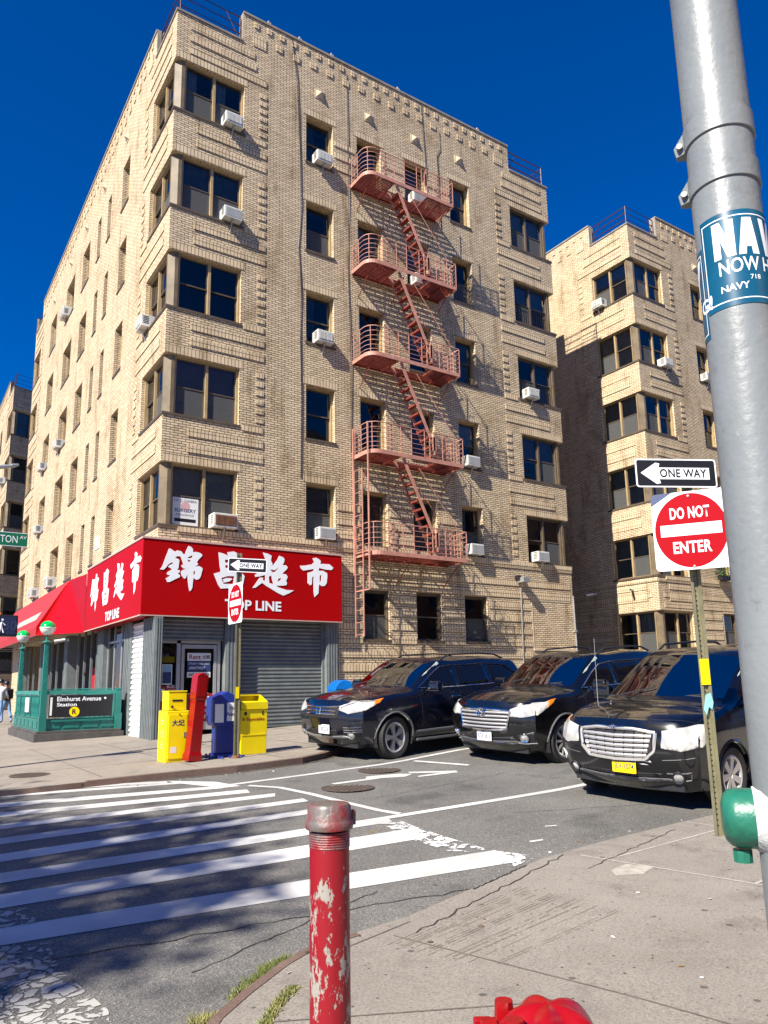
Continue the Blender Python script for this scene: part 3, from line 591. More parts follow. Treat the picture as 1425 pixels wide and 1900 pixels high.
def window(F, u0, u1, z0, z1, dp, n, parent, tan=True, style=None, near=True, bars=False, postl=0, postr=0):
    """double-hung window with n sash pairs; frame mesh with glass and blind children"""
    b = MB(); m1 = FR_TAN if tan else FR_DARK; b.mat(m1)
    a0, a1 = u0+postl, u1-postr; fw = .055
    fbox(b, F, a0, a0+fw, dp-.05, dp+.10, z0, z1); fbox(b, F, a1-fw, a1, dp-.05, dp+.10, z0, z1)
    fbox(b, F, a0+fw, a1-fw, dp-.03, dp+.10, z1-.06, z1); fbox(b, F, a0+fw, a1-fw, dp-.03, dp+.12, z0, z0+.05)
    W = (a1-a0-2*fw); mull = .075; cw = (W-mull*(n-1))/n; zm = z0+(z1-z0)*.5
    g = MB(); bl = MB(); sc_m = MB()
    bl.mat(DARK); ba, bb_ = (u0+.7 if postl else u0-.02), (u1-.7 if postr else u1+.02); bl.quad(F.P(ba, dp+.55, z0-.02), F.P(bb_, dp+.55, z0-.02), F.P(bb_, dp+.55, z1+.02), F.P(ba, dp+.55, z1+.02))  # dark sheet paints the unlit room, in the same mesh as the blinds
    for k in range(n):
        c0 = a0+fw+k*(cw+mull); c1 = c0+cw
        b.mat(m1)
        if k < n-1: fbox(b, F, c1, c1+mull, dp-.035, dp+.10, z0+.05, z1-.06)
        b.mat(FR_DARK)
        for (s0, s1, dd) in ((zm-.02, z1-.06, .02), (z0+.05, zm+.02, .055)):
            r = .035
            fbox(b, F, c0, c0+r, dp+dd, dp+dd+.03, s0, s1); fbox(b, F, c1-r, c1, dp+dd, dp+dd+.03, s0, s1)
            fbox(b, F, c0+r, c1-r, dp+dd, dp+dd+.03, s1-r, s1); fbox(b, F, c0+r, c1-r, dp+dd, dp+dd+.03, s0, s0+r)
            q = [F.P(c0+r, dp+dd+.015, s0+r), F.P(c1-r, dp+dd+.015, s0+r), F.P(c1-r, dp+dd+.015, s1-r), F.P(c0+r, dp+dd+.015, s1-r)]
            g.add(q[::-1] if F is FB else q, [(0, 1, 2, 3)])
        if WR.random() < (.55 if F is FA else .3):
            q = [F.P(c0+.01, dp+.035, z0+.07), F.P(c1-.01, dp+.035, z0+.07), F.P(c1-.01, dp+.035, zm-.03), F.P(c0+.01, dp+.035, zm-.03)]; sc_m.add(q[::-1] if F is FB else q, [(0, 1, 2, 3)])
        st = style if style is not None else WR.choice(['none', 'none', 'curt', 'blind', 'half', 'none', 'curt2', 'shade'])
        if st in ('blind', 'half', 'shade', 'pale'):
            lo = z0+.05 if st in ('blind', 'pale') else (z0+z1)/2-.1*WR.random() if st == 'half' else z1-(z1-z0)*WR.uniform(.55, .95)
            bl.mat({'blind': BLIND, 'half': CURT, 'shade': SHADE, 'pale': PALEB}[st]); d = dp+.14
            bl.quad(F.P(c0, d, lo), F.P(c1, d, lo), F.P(c1, d, z1-.05), F.P(c0, d, z1-.05))
        elif st in ('curt', 'curt2'):
            bl.mat(CURT if st == 'curt' else BLIND); d = dp+.16; K = 14
            w0, w1 = (c0, c1) if WR.random() < .5 else (c0, c0+cw*.45)
            for i in range(K):
                ua, ub = w0+(w1-w0)*i/K, w0+(w1-w0)*(i+1)/K; da, db = d+.03*math.sin(i*2.1), d+.03*math.sin((i+1)*2.1)
                bl.quad(F.P(ua, da, z0+.04), F.P(ub, db, z0+.04), F.P(ub, db, z1-.05), F.P(ua, da, z1-.05))
        if bars:
            b.mat(BLACKM)
            for i in range(7):
                u = c0+cw*(i+.5)/7; fbox(b, F, u-.006, u+.006, dp-.03, dp-.018, z0+.04, zm)
            for zz_ in (z0+.1, zm-.05): fbox(b, F, c0, c1, dp-.032, dp-.016, zz_, zz_+.012)
    w = b.build('window', None, parent); g.build('glass', GLASS, w); bl.build('blind', None, w)  # blind mesh also holds the room-shade sheet and any painted sky reflection
    if sc_m.f: sc_m.build('insect_screen', SCRN, w)
    L = LA if F is FA else LB; e = .04; sb = MB()
    fbox(sb, F, u0-e if u0 > .01 else (-.03 if F is FA else .17), u1+e if u1 < L-.01 else (L+.03 if F is FA else L), -.03, dp+.02, z0-.055, z0+.012); sb.build('sill', FR_DARK, w)
    if F is FA and z1-z0 < 1.8: lb = MB(); fbox(lb, F, u0-.1 if u0 > .01 else .05, u1+.1 if u1 < LA-.01 else LA-.05, -.006, .02, z1+.005, z1+.235); lb.build('lintel_course', BB, w, uv=True)
    return w
def apartment(name, label, loc, rz=0, ground='brick', detailB='full', det=True):
    R = thing(name, label, 'apartment building', loc, rz)
    w1, fe1, fe2, w3 = (4.249, 5.235), (6.15, 7.12), (8.10, 9.05), (10.09, 11.0)
    c0, c1 = (0, 2.135), (13.05, LA)
    opsA, opsB, opsC = [], [], []; dpc, dps = .14, .2
    for f in range(2, 7):
        t = TT[f]; s_ = t-SH
        opsA += [(*c0, s_, t, dpc), (*c1, s_, t, dpc)]+[(*w, s_, t, dps) for w in (w1, fe1, fe2, w3)]
        opsB += [(0, 2.10, s_, t, dpc), (LB-2.1, LB, s_, t, dpc)]
        opsC += [(0, 2.10, s_, t, dpc)]
        wb = [(4.74, 5.65), (7.22, 7.72), (8.77, 9.3), (10.62, 11.92), (13.5, 15.25), (17.55, 19.1)]
        opsB += [(*w, s_, t, dps+.05) for w in wb]
    if ground == 'shop':
        opsA += [(6.17, 7.1, 2.57, 4.06, .12), (8.12, 9.12, 2.57, 4.08, .12), (10.06, 11.04, 2.58, 4.07, .12), (.001, 5.25, -.6, 3.2, .5)]
        opsB += [(.001, 21.8, -.6, 3.35, 1.2)]
    else:
        opsA += [(0, 2.135, 2.3, 3.99, dpc), (4.249, 5.235, 2.5, 4.0, .12), (6.9, 8.0, 2.5, 4.0, .12), (10.09, 11.0, 2.5, 4.0, .12), (13.05, LA, 2.3, 3.99, dpc)]
        opsB += [(0, 2.10, 2.3, 3.99, dpc)]; opsC += [(0, 2.1, 2.3, 3.99, dpc)]
    b = MB(); b.mat(BR)
    wall(b, FA, LA, opsA, -.8); wall(b, FB, LB, opsB, -.8); wall(b, FC, LB, opsC, -.8)
    b.add([(0, LB, -.8), (0, LB, HP), (LA, LB, HP), (LA, LB, -.8)], [(0, 1, 2, 3)])
    b.mat(STONE); b.add([(0, 0, LP_-.3), (LA, 0, LP_-.3), (LA, LB, LP_-.3), (0, LB, LP_-.3)], [(0, 1, 2, 3)])
    b.build('brick_wall', None, R, uv=True)
    # inner faces of the parapet steps and copings
    cp = MB()
    for F, L in ((FA, LA), (FB, LB), (FC, LB)):
        o = -.035
        fbox(cp, F, 2.05, L-2.05, o, .30, HP, HP+.07)
        fbox(cp, F, -.035 if F is FA else .30, 2.05, o, .30, LP_, LP_+.06); fbox(cp, F, L-2.05, L+(.035 if F is FA else 0), o, .30, LP_, LP_+.06)
        for u in (2.05, L-2.3): fbox(cp, F, u, u+.25, .004, .30, LP_+.06, HP)
        fbox(cp, F, 2.3, L-2.3, .28, .30, LP_-.3, HP)
    cp.build('coping', COPING, R)
    # raised brickwork
    rb = MB()
    for F, L in ((FA, LA), (FB, LB)):
        if F is FB and detailB == 'none': continue
        for mir in (False, True):
            def U(a, c): return (a, c) if not mir else (L-c, L-a)
            pr = .024
            for z0, z1, ue in ((20.38, 20.58, 2.45), (19.97, 20.17, 2.5), (19.55, 19.75, 2.86)): fbox(rb, F, *U(.42, ue), -pr, 0.02, z0, z1)
            for f in range(2, 7):
                t = TT[f]; s_ = t-SH
                if not (ground == 'shop' and f == 2):
                    fbox(rb, F, *U(2.22, 2.86), -pr, .02, s_-.12, s_+.06)
                    for z0, z1 in ((s_-.55, s_-.34), (s_-1.0, s_-.78)):
                        if not mir or True: fbox(rb, F, *U(.68 if F is FA else .5, 2.87), -pr, .02, z0, z1)
                for k in range(6): fbox(rb, F, *U(2.63, 2.87), -pr, .02, t-.16-k*.27, t-.02-k*.27)
            fbox(rb, F, *U(2.38, 2.82), -pr, .02, 20.85, 21.26)
        n = int((L-4.8)/.415)
        for k in range(n): u = 2.42+k*(L-4.98)/(n-1); fbox(rb, F, u, u+.15, -.03, .02, 21.52, 21.72)
        n = int((L-6.4)/.57)
        for k in range(n): u = 3.17+k*(L-6.56)/(n-1); dz = -.05*(k % 3 == 1); fbox(rb, F, u, u+.22, -.03, .02, 21.06+dz, 21.28+dz)
        if F is FA:
            for f in (6, 2):
                t = TT[f]
                for z in (t-.72, t-1.14, t-1.56):
                    for u0, u1 in ((5.28, 6.1), (7.17, 8.05), (9.1, 10.04)): fbox(rb, F, u0, u1, -.025, .02, z, z+.19)
            # belt course and ground-floor courses
            fbox(rb, F, 5.3 if ground == 'shop' else 0.0, LA, -.03, .02, 5.14, 5.24); fbox(rb, F, .5, LA, -.045, .02, 5.24, 5.37)
            for k in range(8):
                z = 4.62-k*.41
                segs_ = [(5.3, 6.12), (7.15, 8.07), (9.17, 10.02), (11.1, 13.0)] if 2.35 < z < 4.2 else [(5.3, 15.0)] if z > 4.2 else [(5.3, 13.0)]
                if ground != 'shop': segs_ = [(2.4, 4.1), (5.35, 6.8), (8.1, 10.0), (11.1, 13.0)] if 2.2 < z < 4.1 else [(.3, 14.8)]
                for u0, u1 in segs_: fbox(rb, F, u0, u1, -.022, .02, z-.1, z+.1)
        elif ground != 'shop':
            fbox(rb, F, 0.01, LB, -.03, .02, 5.14, 5.24)
            for k in range(7): fbox(rb, F, .3 if k < 1 else 2.3, LB, -.022, .02, 4.52-k*.41, 4.72-k*.41)
    rb.build('raised_brick_course', BB, R, uv=True)
    # pyramid studs
    for F, cs in ((FA, (4.74, 6.63, 8.57, 10.57)), (FB, (5.2, 8.3, 11.3, 14.4, 18.3))):
        for c in cs:
            ps = MB(); fbox(ps, F, c-.17, c+.17, -.02, .02, 20.04, 20.38); 
            v = [F.P(c-.13, -.021, 20.08), F.P(c+.13, -.021, 20.08), F.P(c+.13, -.021, 20.34), F.P(c-.13, -.021, 20.34), F.P(c, -.14, 20.21)]
            f = [(0, 1, 4), (1, 2, 4), (2, 3, 4), (3, 0, 4)]; ps.add(v, [x[::-1] for x in f] if F is FB else f); ps.build('pyramid_stud', STONE, R)
    # corner posts
    for f in range(1 if ground != 'shop' else 2, 7):
        t = TT[f]-(.05 if f == 1 else 0); s_ = t-SH
        for sx, x0 in ((1, 0), (-1, LA)):
            p = [(.05, .30), (.05, .22), (.20, .06), (.30, .06), (.30, .30)]; q = [(x0+sx*a, c) for a, c in p]
            if sx < 0: q = q[::-1]
            bb = MB(); bb.prism(q, s_+.013, t); bb.build('corner_post', POSTM, R)
            bb = MB(); bb.quad((x0+sx*.31, .31, s_), (x0+sx*.74, .74, s_), (x0+sx*.74, .74, t), (x0+sx*.31, .31, t)); bb.build('corner_room_shade', DARK, R)  # added dark sheet, paints the unlit room behind the corner glass
    # windows
    k = 0
    for f in range(2, 7):
        t = TT[f]; s_ = t-SH
        st = {6: ('curt', None), 5: ('blind', None), 4: ('none', None), 3: ('shade', None), 2: ('none', None)}[f]
        window(FA, *c0, s_, t, dpc, 2, R, True, None if name != 'apartment_building' else {6: 'curt', 5: 'blind', 4: 'none', 3: 'shade', 2: 'half'}[f], postl=.30)
        window(FA, *c1, s_, t, dpc, 2, R, False, 'half' if f in (6, 5) else 'shade' if f < 4 else None, postr=.30, bars=f in (5, 4))
        for w in (w1, fe1, fe2, w3): window(FA, *w, s_, t, dps, 1, R, True)
        window(FB, 0, 2.10, s_, t, dpc, 2, R, True, 'pale', postl=.30)  # pale sheets paint the sky reflection into these corner panes
        if detailB == 'full' or detailB == 'far':
            for w in wb: window(FB, *w, s_, t, dps+.05, 2 if w[1]-w[0] > 1.2 else 1, R, True)
            window(FB, LB-2.1, LB, s_, t, dpc, 2, R, True, 'curt2')
    if ground == 'shop':
        for u0, u1, z0, z1 in ((6.17, 7.1, 2.57, 4.06), (8.12, 9.12, 2.57, 4.08), (10.06, 11.04, 2.58, 4.07)): window(FA, u0, u1, z0, z1, .12, 1, R, False, 'none', bars=False)
        bb = MB(); fbox(bb, FA, 13.1, 15.0, -.012, .02, 4.04, 4.24); fbox(bb, FA, 13.05, 13.1, -.014, .02, 2.4, 4.24); fbox(bb, FA, 13.05, 15.1, -.04, .02, 2.33, 2.40); bb.build('blind_window_frame', STONE, R)
    else:
        window(FA, 0, 2.135, 2.3, 3.99, dpc, 2, R, True, 'curt2', postl=.30); window(FB, 0, 2.10, 2.3, 3.99, dpc, 2, R, True, 'curt', postl=.30)
        for u0, u1 in ((4.249, 5.235), (6.9, 8.0), (10.09, 11.0)): window(FA, u0, u1, 2.5, 4.0, .12, 1, R, False)
        window(FA, 13.05, LA, 2.3, 3.99, dpc, 2, R, True, None, postr=.3)
    # roof railings at the lowered corners
    def rail(p0, pc, p1, lab):
        r = MB(); zb = LP_+.06
        for h in (.28, .58, .88): r.tube([(p0[0], p0[1], zb+h), (pc[0], pc[1], zb+h), (p1[0], p1[1], zb+h)], .022, 6)
        for p in (p0, pc, p1): r.tube([(p[0], p[1], zb), (p[0], p[1], zb+.9)], .024, 6)
        q = Vector(pc); 
        for p in (p0, p1):
            m_ = (Vector(p)+q)/2; r.tube([(p[0], p[1], zb+.02), (p[0]*.75+pc[0]*.25, p[1]*.75+pc[1]*.25, zb+.88)], .014, 5)
        r.build('roof_railing', RAILM, R)
    rail((2.0, .12), (.12, .12), (.12, 2.0), 0); rail((LA-2.0, .12), (LA-.12, .12), (LA-.12, 2.0), 0); rail((2.0, LB-.12), (.12, LB-.12), (.12, LB-2.0), 0)
    return R
B1 = apartment('apartment_building', 'six storey tan brick corner building with red shop sign and fire escape', (0, 0, 0), ground='shop')
B2 = apartment('apartment_building', 'tan brick apartment block on the right, partly shaded, behind the do not enter sign', (19.89, -.2, 0), detailB='near')
B3 = apartment('apartment_building', 'tan brick apartment block at the far left edge, seen past the corner building', (0, 32.46, 0), detailB='far')
_SH = Matrix(((.93, 0, 0, 0), (.37, 1, 0, 0), (0, 0, 1, 0), (0, 0, 0, 1)))   # this block's street front is not square to its side
for c_ in B3.children: c_.matrix_parent_inverse = _SH
# brush lettering of the shop sign, metres on the sign face (x, z)
GLYPH = {'jin': [[(-0.01, 4.17), (0.05, 4.27), (0.12, 4.49), (0.20, 4.72), (0.25, 4.71), (0.35, 4.65), (0.41, 4.69), (0.52, 4.67), (0.56, 4.61), (0.61, 4.60), (0.64, 4.70), (0.70, 4.83), (0.77, 4.81), (0.82, 4.75), (0.82, 4.68), (0.92, 4.69), (1.01, 4.67), (1.07, 4.63), (1.06, 4.59), (0.97, 4.49), (0.93, 4.42), (0.96, 4.40), (0.96, 4.36), (0.88, 4.31), (0.99, 4.33), (1.06, 4.30), (1.09, 4.26), (1.07, 4.18), (1.05, 4.09), (1.03, 4.03), (0.98, 3.98), (0.92, 3.97), (0.86, 4.01), (0.85, 4.00), (0.84, 3.89), (0.83, 3.76), (0.79, 3.68), (0.76, 3.67), (0.73, 3.79), (0.71, 3.94), (0.69, 4.09), (0.67, 4.04), (0.64, 3.98), (0.61, 3.98), (0.55, 4.04), (0.52, 4.12), (0.53, 4.16), (0.57, 4.20), (0.64, 4.23), (0.58, 4.24), (0.52, 4.29), (0.55, 4.33), (0.58, 4.34), (0.53, 4.47), (0.50, 4.54), (0.41, 4.54), (0.36, 4.49), (0.42, 4.48), (0.47, 4.45), (0.47, 4.38), (0.46, 4.31), (0.46, 4.25), (0.42, 4.19), (0.49, 4.19), (0.50, 4.15), (0.44, 4.09), (0.50, 4.07), (0.50, 4.01), (0.42, 3.97), (0.33, 3.92), (0.24, 3.87), (0.18, 3.87), (0.16, 3.92), (0.13, 3.95), (0.20, 3.99), (0.25, 4.04), (0.18, 4.05), (0.16, 4.09), (0.21, 4.14), (0.29, 4.19), (0.25, 4.22), (0.19, 4.25), (0.22, 4.29), (0.33, 4.36), (0.27, 4.37), (0.19, 4.31), (0.14, 4.23), (0.08, 4.17)], [(0.67, 4.52), (0.81, 4.60), (0.80, 4.53), (0.73, 4.51)], [(0.68, 4.47), (0.77, 4.46), (0.72, 4.40)], [(0.85, 4.18), (0.89, 4.20), (0.89, 4.10), (0.85, 4.10)]],
  'chang': [[(1.51, 4.73), (1.64, 4.71), (1.76, 4.67), (1.79, 4.62), (1.75, 4.75), (1.93, 4.79), (2.06, 4.74), (2.15, 4.67), (2.10, 4.55), (2.09, 4.37), (2.04, 4.25), (2.19, 4.21), (2.25, 4.15), (2.22, 3.97), (2.18, 3.84), (2.05, 3.79), (1.78, 3.80), (1.59, 3.78), (1.52, 3.87), (1.44, 4.05), (1.39, 4.16), (1.57, 4.22), (1.58, 4.25), (1.55, 4.38), (1.53, 4.57)], [(1.60, 4.06), (1.77, 4.12), (1.96, 4.13), (1.93, 3.92), (1.66, 3.91)], [(1.69, 4.55), (1.88, 4.56), (1.87, 4.49), (1.70, 4.47)], [(1.70, 4.40), (1.87, 4.43), (1.86, 4.35), (1.71, 4.33)]],
  'dot': [[(1.63, 4.02), (1.74, 4.07), (1.89, 4.07), (1.90, 4.04), (1.82, 3.98), (1.66, 3.94), (1.67, 3.98)]],
  'chao': [[(2.77, 4.83), (2.92, 4.81), (3.03, 4.76), (3.01, 4.63), (3.06, 4.54), (3.05, 4.51), (2.97, 4.46), (3.10, 4.53), (3.20, 4.66), (3.26, 4.78), (3.37, 4.75), (3.42, 4.70), (3.41, 4.62), (3.36, 4.53), (3.47, 4.53), (3.52, 4.48), (3.49, 4.42), (3.39, 4.33), (3.35, 4.29), (3.47, 4.28), (3.52, 4.21), (3.47, 4.10), (3.50, 4.04), (3.48, 3.98), (3.35, 3.96), (3.16, 3.95), (3.27, 3.90), (3.48, 3.85), (3.71, 3.85), (3.56, 3.76), (3.39, 3.69), (3.23, 3.75), (3.03, 3.85), (2.87, 3.93), (2.76, 4.00), (2.67, 3.94), (2.57, 3.86), (2.48, 3.85), (2.57, 3.97), (2.66, 4.10), (2.69, 4.14), (2.79, 4.14), (2.77, 4.09), (2.84, 4.05), (2.85, 4.13), (2.84, 4.22), (2.68, 4.17), (2.56, 4.15), (2.54, 4.20), (2.66, 4.29), (2.78, 4.37), (2.69, 4.44), (2.69, 4.50), (2.80, 4.57), (2.86, 4.61), (2.81, 4.74)], [(2.95, 4.18), (3.03, 4.22), (3.05, 4.11), (3.09, 3.99), (2.97, 4.01)], [(3.21, 4.06), (3.24, 4.15), (3.33, 4.17), (3.30, 4.11)], [(2.99, 4.38), (3.06, 4.31), (3.14, 4.33), (3.25, 4.46), (3.12, 4.37)]],
  'shi': [[(4.29, 4.79), (4.41, 4.82), (4.50, 4.78), (4.56, 4.73), (4.54, 4.65), (4.67, 4.66), (4.84, 4.66), (4.97, 4.57), (4.91, 4.50), (4.72, 4.50), (4.50, 4.53), (4.49, 4.45), (4.63, 4.46), (4.76, 4.40), (4.77, 4.33), (4.75, 4.12), (4.68, 4.03), (4.58, 4.02), (4.50, 4.07), (4.49, 3.97), (4.48, 3.81), (4.36, 3.70), (4.33, 3.84), (4.33, 4.07), (4.33, 4.28), (4.28, 4.25), (4.27, 4.05), (4.21, 4.02), (4.14, 4.08), (4.14, 4.37), (4.21, 4.39), (4.33, 4.44), (4.33, 4.49), (4.00, 4.42), (3.93, 4.47), (3.90, 4.55), (4.06, 4.57), (4.28, 4.62), (4.35, 4.69)], [(4.52, 4.32), (4.58, 4.33), (4.57, 4.17), (4.52, 4.12)]],}
# ================================================================ shop sign and awning
def shop_sign():
    t = thing('shop_sign', 'long red shop sign with white Chinese characters wrapped round the building corner', 'shop sign', (0, 0, 0))
    b = MB(); Z0, Z1 = 3.04, 4.93
    b.prism([(-.45, -.30), (5.25, -.30), (5.25, -.004), (-.004, -.004), (-.004, 5.74), (-.45, 5.74)], Z0, Z1)
    b.build('sign_box', SIGNR, t, bevel=.01)
    b = MB(); b.box(-.47, 5.27, -.32, -.004, Z1+.002, Z1+.05); b.box(-.47, -.004, -.004, 5.76, Z1+.002, Z1+.05); b.box(-.46, 5.26, -.31, -.29, Z0-.03, Z0-.002); b.box(-.46, -.44, -.29, 5.74, Z0-.03, Z0-.002); b.build('trim', plain('pale_sign_trim', (.5, .33, .28), .6), t)
    MA = planeM((0, -.30, 0), (1, 0, 0), (0, 0, 1))
    for k in ('jin', 'chang', 'chao', 'shi'):
        g = MB(); g.sheet(GLYPH[k], MA, .012)
        if k == 'chang': g.sheet(GLYPH['dot'], MA, .012)
        g.build('brush_character', LETTER, t)
    text_mesh('TOP LINE', LETTER, planeM((2.52, -.30, 3.385), (1, 0, 0), (0, 0, 1)), h=.27, w=1.62, parent=t, off=.03, th=.012)
    # side face : same characters, narrower
    rng = {'jin': (5.12, 4.14, 3.54, 4.67), 'chang': (3.63, 2.90, 3.60, 4.64), 'chao': (2.33, 1.21, 3.57, 4.63), 'shi': (.74, -.22, 3.59, 4.67)}
    MBs = planeM((-.45, 0, 0), (0, -1, 0), (0, 0, 1))
    for k, (ya, yb, z0, z1) in rng.items():
        pts = GLYPH[k][0]; x0, x1 = min(p[0] for p in pts), max(p[0] for p in pts); w0, w1 = min(p[1] for p in pts), max(p[1] for p in pts)
        f = lambda p: (-(ya+(yb-ya)*(p[0]-x0)/(x1-x0)), z0+(z1-z0)*(p[1]-w0)/(w1-w0))
        g = MB(); g.sheet([[f(p) for p in l] for l in GLYPH[k]], MBs, .012)
        if k == 'chang': g.sheet([[f(p) for p in l] for l in GLYPH['dot']], MBs, .012)
        g.build('brush_character', LETTER, t)
    text_mesh('TOP LINE', LETTER, planeM((-.45, 2.4, 3.26), (0, -1, 0), (0, 0, 1)), h=.27, w=1.5, parent=t, off=.03, th=.012)
    return t
shop_sign()
def awning():
    t = thing('awning', 'long red sloping canvas awning beyond the shop sign on the side street', 'awning', (0, 5.76, 0))
    M = Matrix.Translation((0, 0, 0)); b = MB(); Y = lambda y: y-5.76
    # vertical skirt panel widening into the sloped awning
    b.add([(-.45, Y(5.77), 3.0), (-1.08, Y(10.6), 3.2), (-1.08, Y(10.6), 3.52), (-.06, Y(10.55), 5.26), (-.45, Y(5.77), 4.84)], [(4, 3, 2, 1, 0)])
    b.build('end_panel', SIGNR, t)
    b = MB(); n = 14
    for k in range(n):
        y0, y1 = 10.6+k*.96, 10.6+(k+1)*.96
        b.quad((-.06, Y(y0), 5.26), (-.06, Y(y1), 5.26), (-1.08, Y(y1), 3.52), (-1.08, Y(y0), 3.52)); b.quad((-1.08, Y(y0), 3.52), (-1.08, Y(y1), 3.52), (-1.08, Y(y1), 3.2), (-1.08, Y(y0), 3.2))
    b.build('canvas', AWNR, t)
    b = MB()
    for k in range(8):
        y = Y(10.7+k*1.9); b.tube([(-.02, y, 5.2), (-1.05, y, 3.5), (-1.05, y, 3.22)], .015, 5); b.tube([(-1.05, y, 3.25), (-.02, y, 3.25)], .015, 5)
    b.tube([(-1.05, Y(10.7), 3.22), (-1.05, Y(24), 3.22)], .02, 5); b.build('awning_frame', GALV, t)
    pts = [(-.62, 11.6), (-.62, 15.6)]
    b = MB(); a = Vector((-.06, 0, 5.26)); c = Vector((-1.08, 0, 3.52)); d = (c-a)
    def S(f, y): p = a+d*f; return (p.x-.012, Y(y), p.z+.008)
    b.quad(S(.62, 12.0), S(.62, 17.5), S(.80, 17.5), S(.80, 12.0)); b.build('pale_lettering_strip', plain('faded_pink_lettering', (.62, .32, .28), .7), t)
awning()
# ================================================================ storefront parts of the corner building
def corrug(b, F, u0, u1, z0, z1, d, pitch=.085, amp=.018):
    n = max(1, int((z1-z0)/pitch)); 
    for k in range(n):
        za = z0+(z1-z0)*k/n; zb = z0+(z1-z0)*(k+1)/n; zm = za+(zb-za)*.35
        q = [F.P(u0, d, za), F.P(u1, d, za), F.P(u1, d-amp, zm), F.P(u0, d-amp, zm)]; r = [F.P(u0, d-amp, zm), F.P(u1, d-amp, zm), F.P(u1, d, zb), F.P(u0, d, zb)]
        for w in (q, r): b.add(w[::-1] if F is FB else w, [(0, 1, 2, 3)])
def fluted(b, F, u0, u1, z0, z1, d0, d1, n=5):
    fbox(b, F, u0, u1, d0, d1, z0, z1); w = (u1-u0)/(2*n+1)
    for k in range(n): fbox(b, F, u0+w*(2*k+1), u0+w*(2*k+2), d0-.02, d0-.002, z0+.02, z1-.02)
def storefront(R):
    b = MB(); b.box(-.10, .10, -.36, .62, -.1, 3.0); 
    for k in range(3): b.box(.0-.06+k*.06, .025-.06+k*.06, -.38, -.362, -.1, 2.98)
    for k in range(7): b.box(-.12, -.102, -.30+k*.13, -.24+k*.13, -.1, 2.98)
    b.build('corner_pillar', STEEL, R)
    for q in ((1.85, 2.26), (4.87, 5.25)): b = MB(); fluted(b, FA, *q, .1, 3.2, -.08, .45, 4); b.build('steel_pillar', STEEL, R)
    b = MB(); fbox(b, FA, .12, 5.25, -.02, .45, 3.2, 3.22); fbox(b, FA, .12, 1.83, .05, .40, 2.5, 3.0); b.build('shutter_housing', SHUT, R)
    b = MB(); corrug(b, FA, .14, 1.83, 2.45, 3.02, .03); b.build('rolled_shutter', SHUT, R)
    b = MB(); corrug(b, FA, 2.32, 4.82, .26, 3.2, .14, .10, .024); fbox(b, FA, 2.3, 4.84, .1, .16, .2, .26); b.build('roller_shutter', SHUT, R)
    for u in (2.27, 4.80): b = MB(); fbox(b, FA, u, u+.05, .06, .2, .2, 3.2); b.build('shutter_guide', STEEL, R)
    # door and side light
    b = MB(); b.mat(ALU)
    fbox(b, FA, .14, .18, .10, .16, .2, 2.45); fbox(b, FA, .62, .72, .10, .16, .2, 2.45); fbox(b, FA, 1.70, 1.78, .10, .16, .2, 2.45); fbox(b, FA, .18, 1.70, .1, .16, 2.38, 2.45); fbox(b, FA, .18, .62, .1, .16, .2, .75); fbox(b, FA, .18, .62, .09, .1, .72, .76)
    d = b.build('door_frame', None, R)
    b = MB(); b.mat(ALU)
    fbox(b, FA, .74, .82, .09, .14, .22, 2.35); fbox(b, FA, 1.60, 1.68, .09, .14, .22, 2.35); fbox(b, FA, .82, 1.60, .09, .14, 2.25, 2.35); fbox(b, FA, .82, 1.60, .09, .14, .22, .42)
    dr = b.build('shop_door', None, R); b = MB(); b.cyl((.90, .05, 1.12), (1.45, .05, 1.12), .012); b.build('push_bar', ALU, dr)
    g = MB(); g.quad((.82, .115, .42), (1.60, .115, .42), (1.60, .115, 2.25), (.82, .115, 2.25)); g.build('glass', GLASS, dr)
    g = MB(); g.quad((.18, .13, .75), (.62, .13, .75), (.62, .13, 2.38), (.18, .13, 2.38)); g.build('glass', GLASS, d)
    b = MB(); b.quad((.82, .107, .42), (1.60, .107, .42), (1.60, .107, 1.12), (.82, .107, 1.12)); b.build('red_poster', REDPOST, dr)
    text_mesh('thank you for', LETTER, planeM((1.2, .106, .68), (1, 0, 0), (0, 0, 1)), w=.66, parent=dr, th=.002); text_mesh('shopping!', LETTER, planeM((1.2, .106, .56), (1, 0, 0), (0, 0, 1)), w=.5, parent=dr, th=.002)
    b = MB(); b.sheet([[(1.2, .8), (1.5, .8), (1.5, 1.05), (1.3, 1.07), (1.27, 1.0), (1.2, .98)]], planeM((0, .106, 0), (1, 0, 0), (0, 0, 1)), .002); b.build('white_graphic', LETTER, dr)
    b = MB(); b.mat(PAPER).box(.90, 1.52, .100, .106, 1.94, 2.14); b.mat(NAVYP).box(.90, 1.52, .100, .106, 1.68, 1.93); b.mat(PAPER).box(.90, 1.52, .100, .106, 1.52, 1.66); b.build('rent_notice', None, dr)
    text_mesh('Rent', REDPOST, planeM((1.10, .0998, 2.04), (1, 0, 0), (0, 0, 1)), h=.12, parent=dr, off=.02); text_mesh('出租', BLACKM, planeM((1.40, .0998, 2.04), (1, 0, 0), (0, 0, 1)), h=.10, parent=dr, off=.02)
    text_mesh('STUDIO 1BED 2BED', LETTER, planeM((1.21, .0998, 1.87), (1, 0, 0), (0, 0, 1)), w=.56, parent=dr, shear=.3); text_mesh('APARTMENT', LETTER, planeM((1.16, .0998, 1.76), (1, 0, 0), (0, 0, 1)), w=.44, h=.07, parent=dr, shear=.3); text_mesh('347-226-4303', BLACKM, planeM((1.21, .0998, 1.59), (1, 0, 0), (0, 0, 1)), w=.56, parent=dr, off=.02)
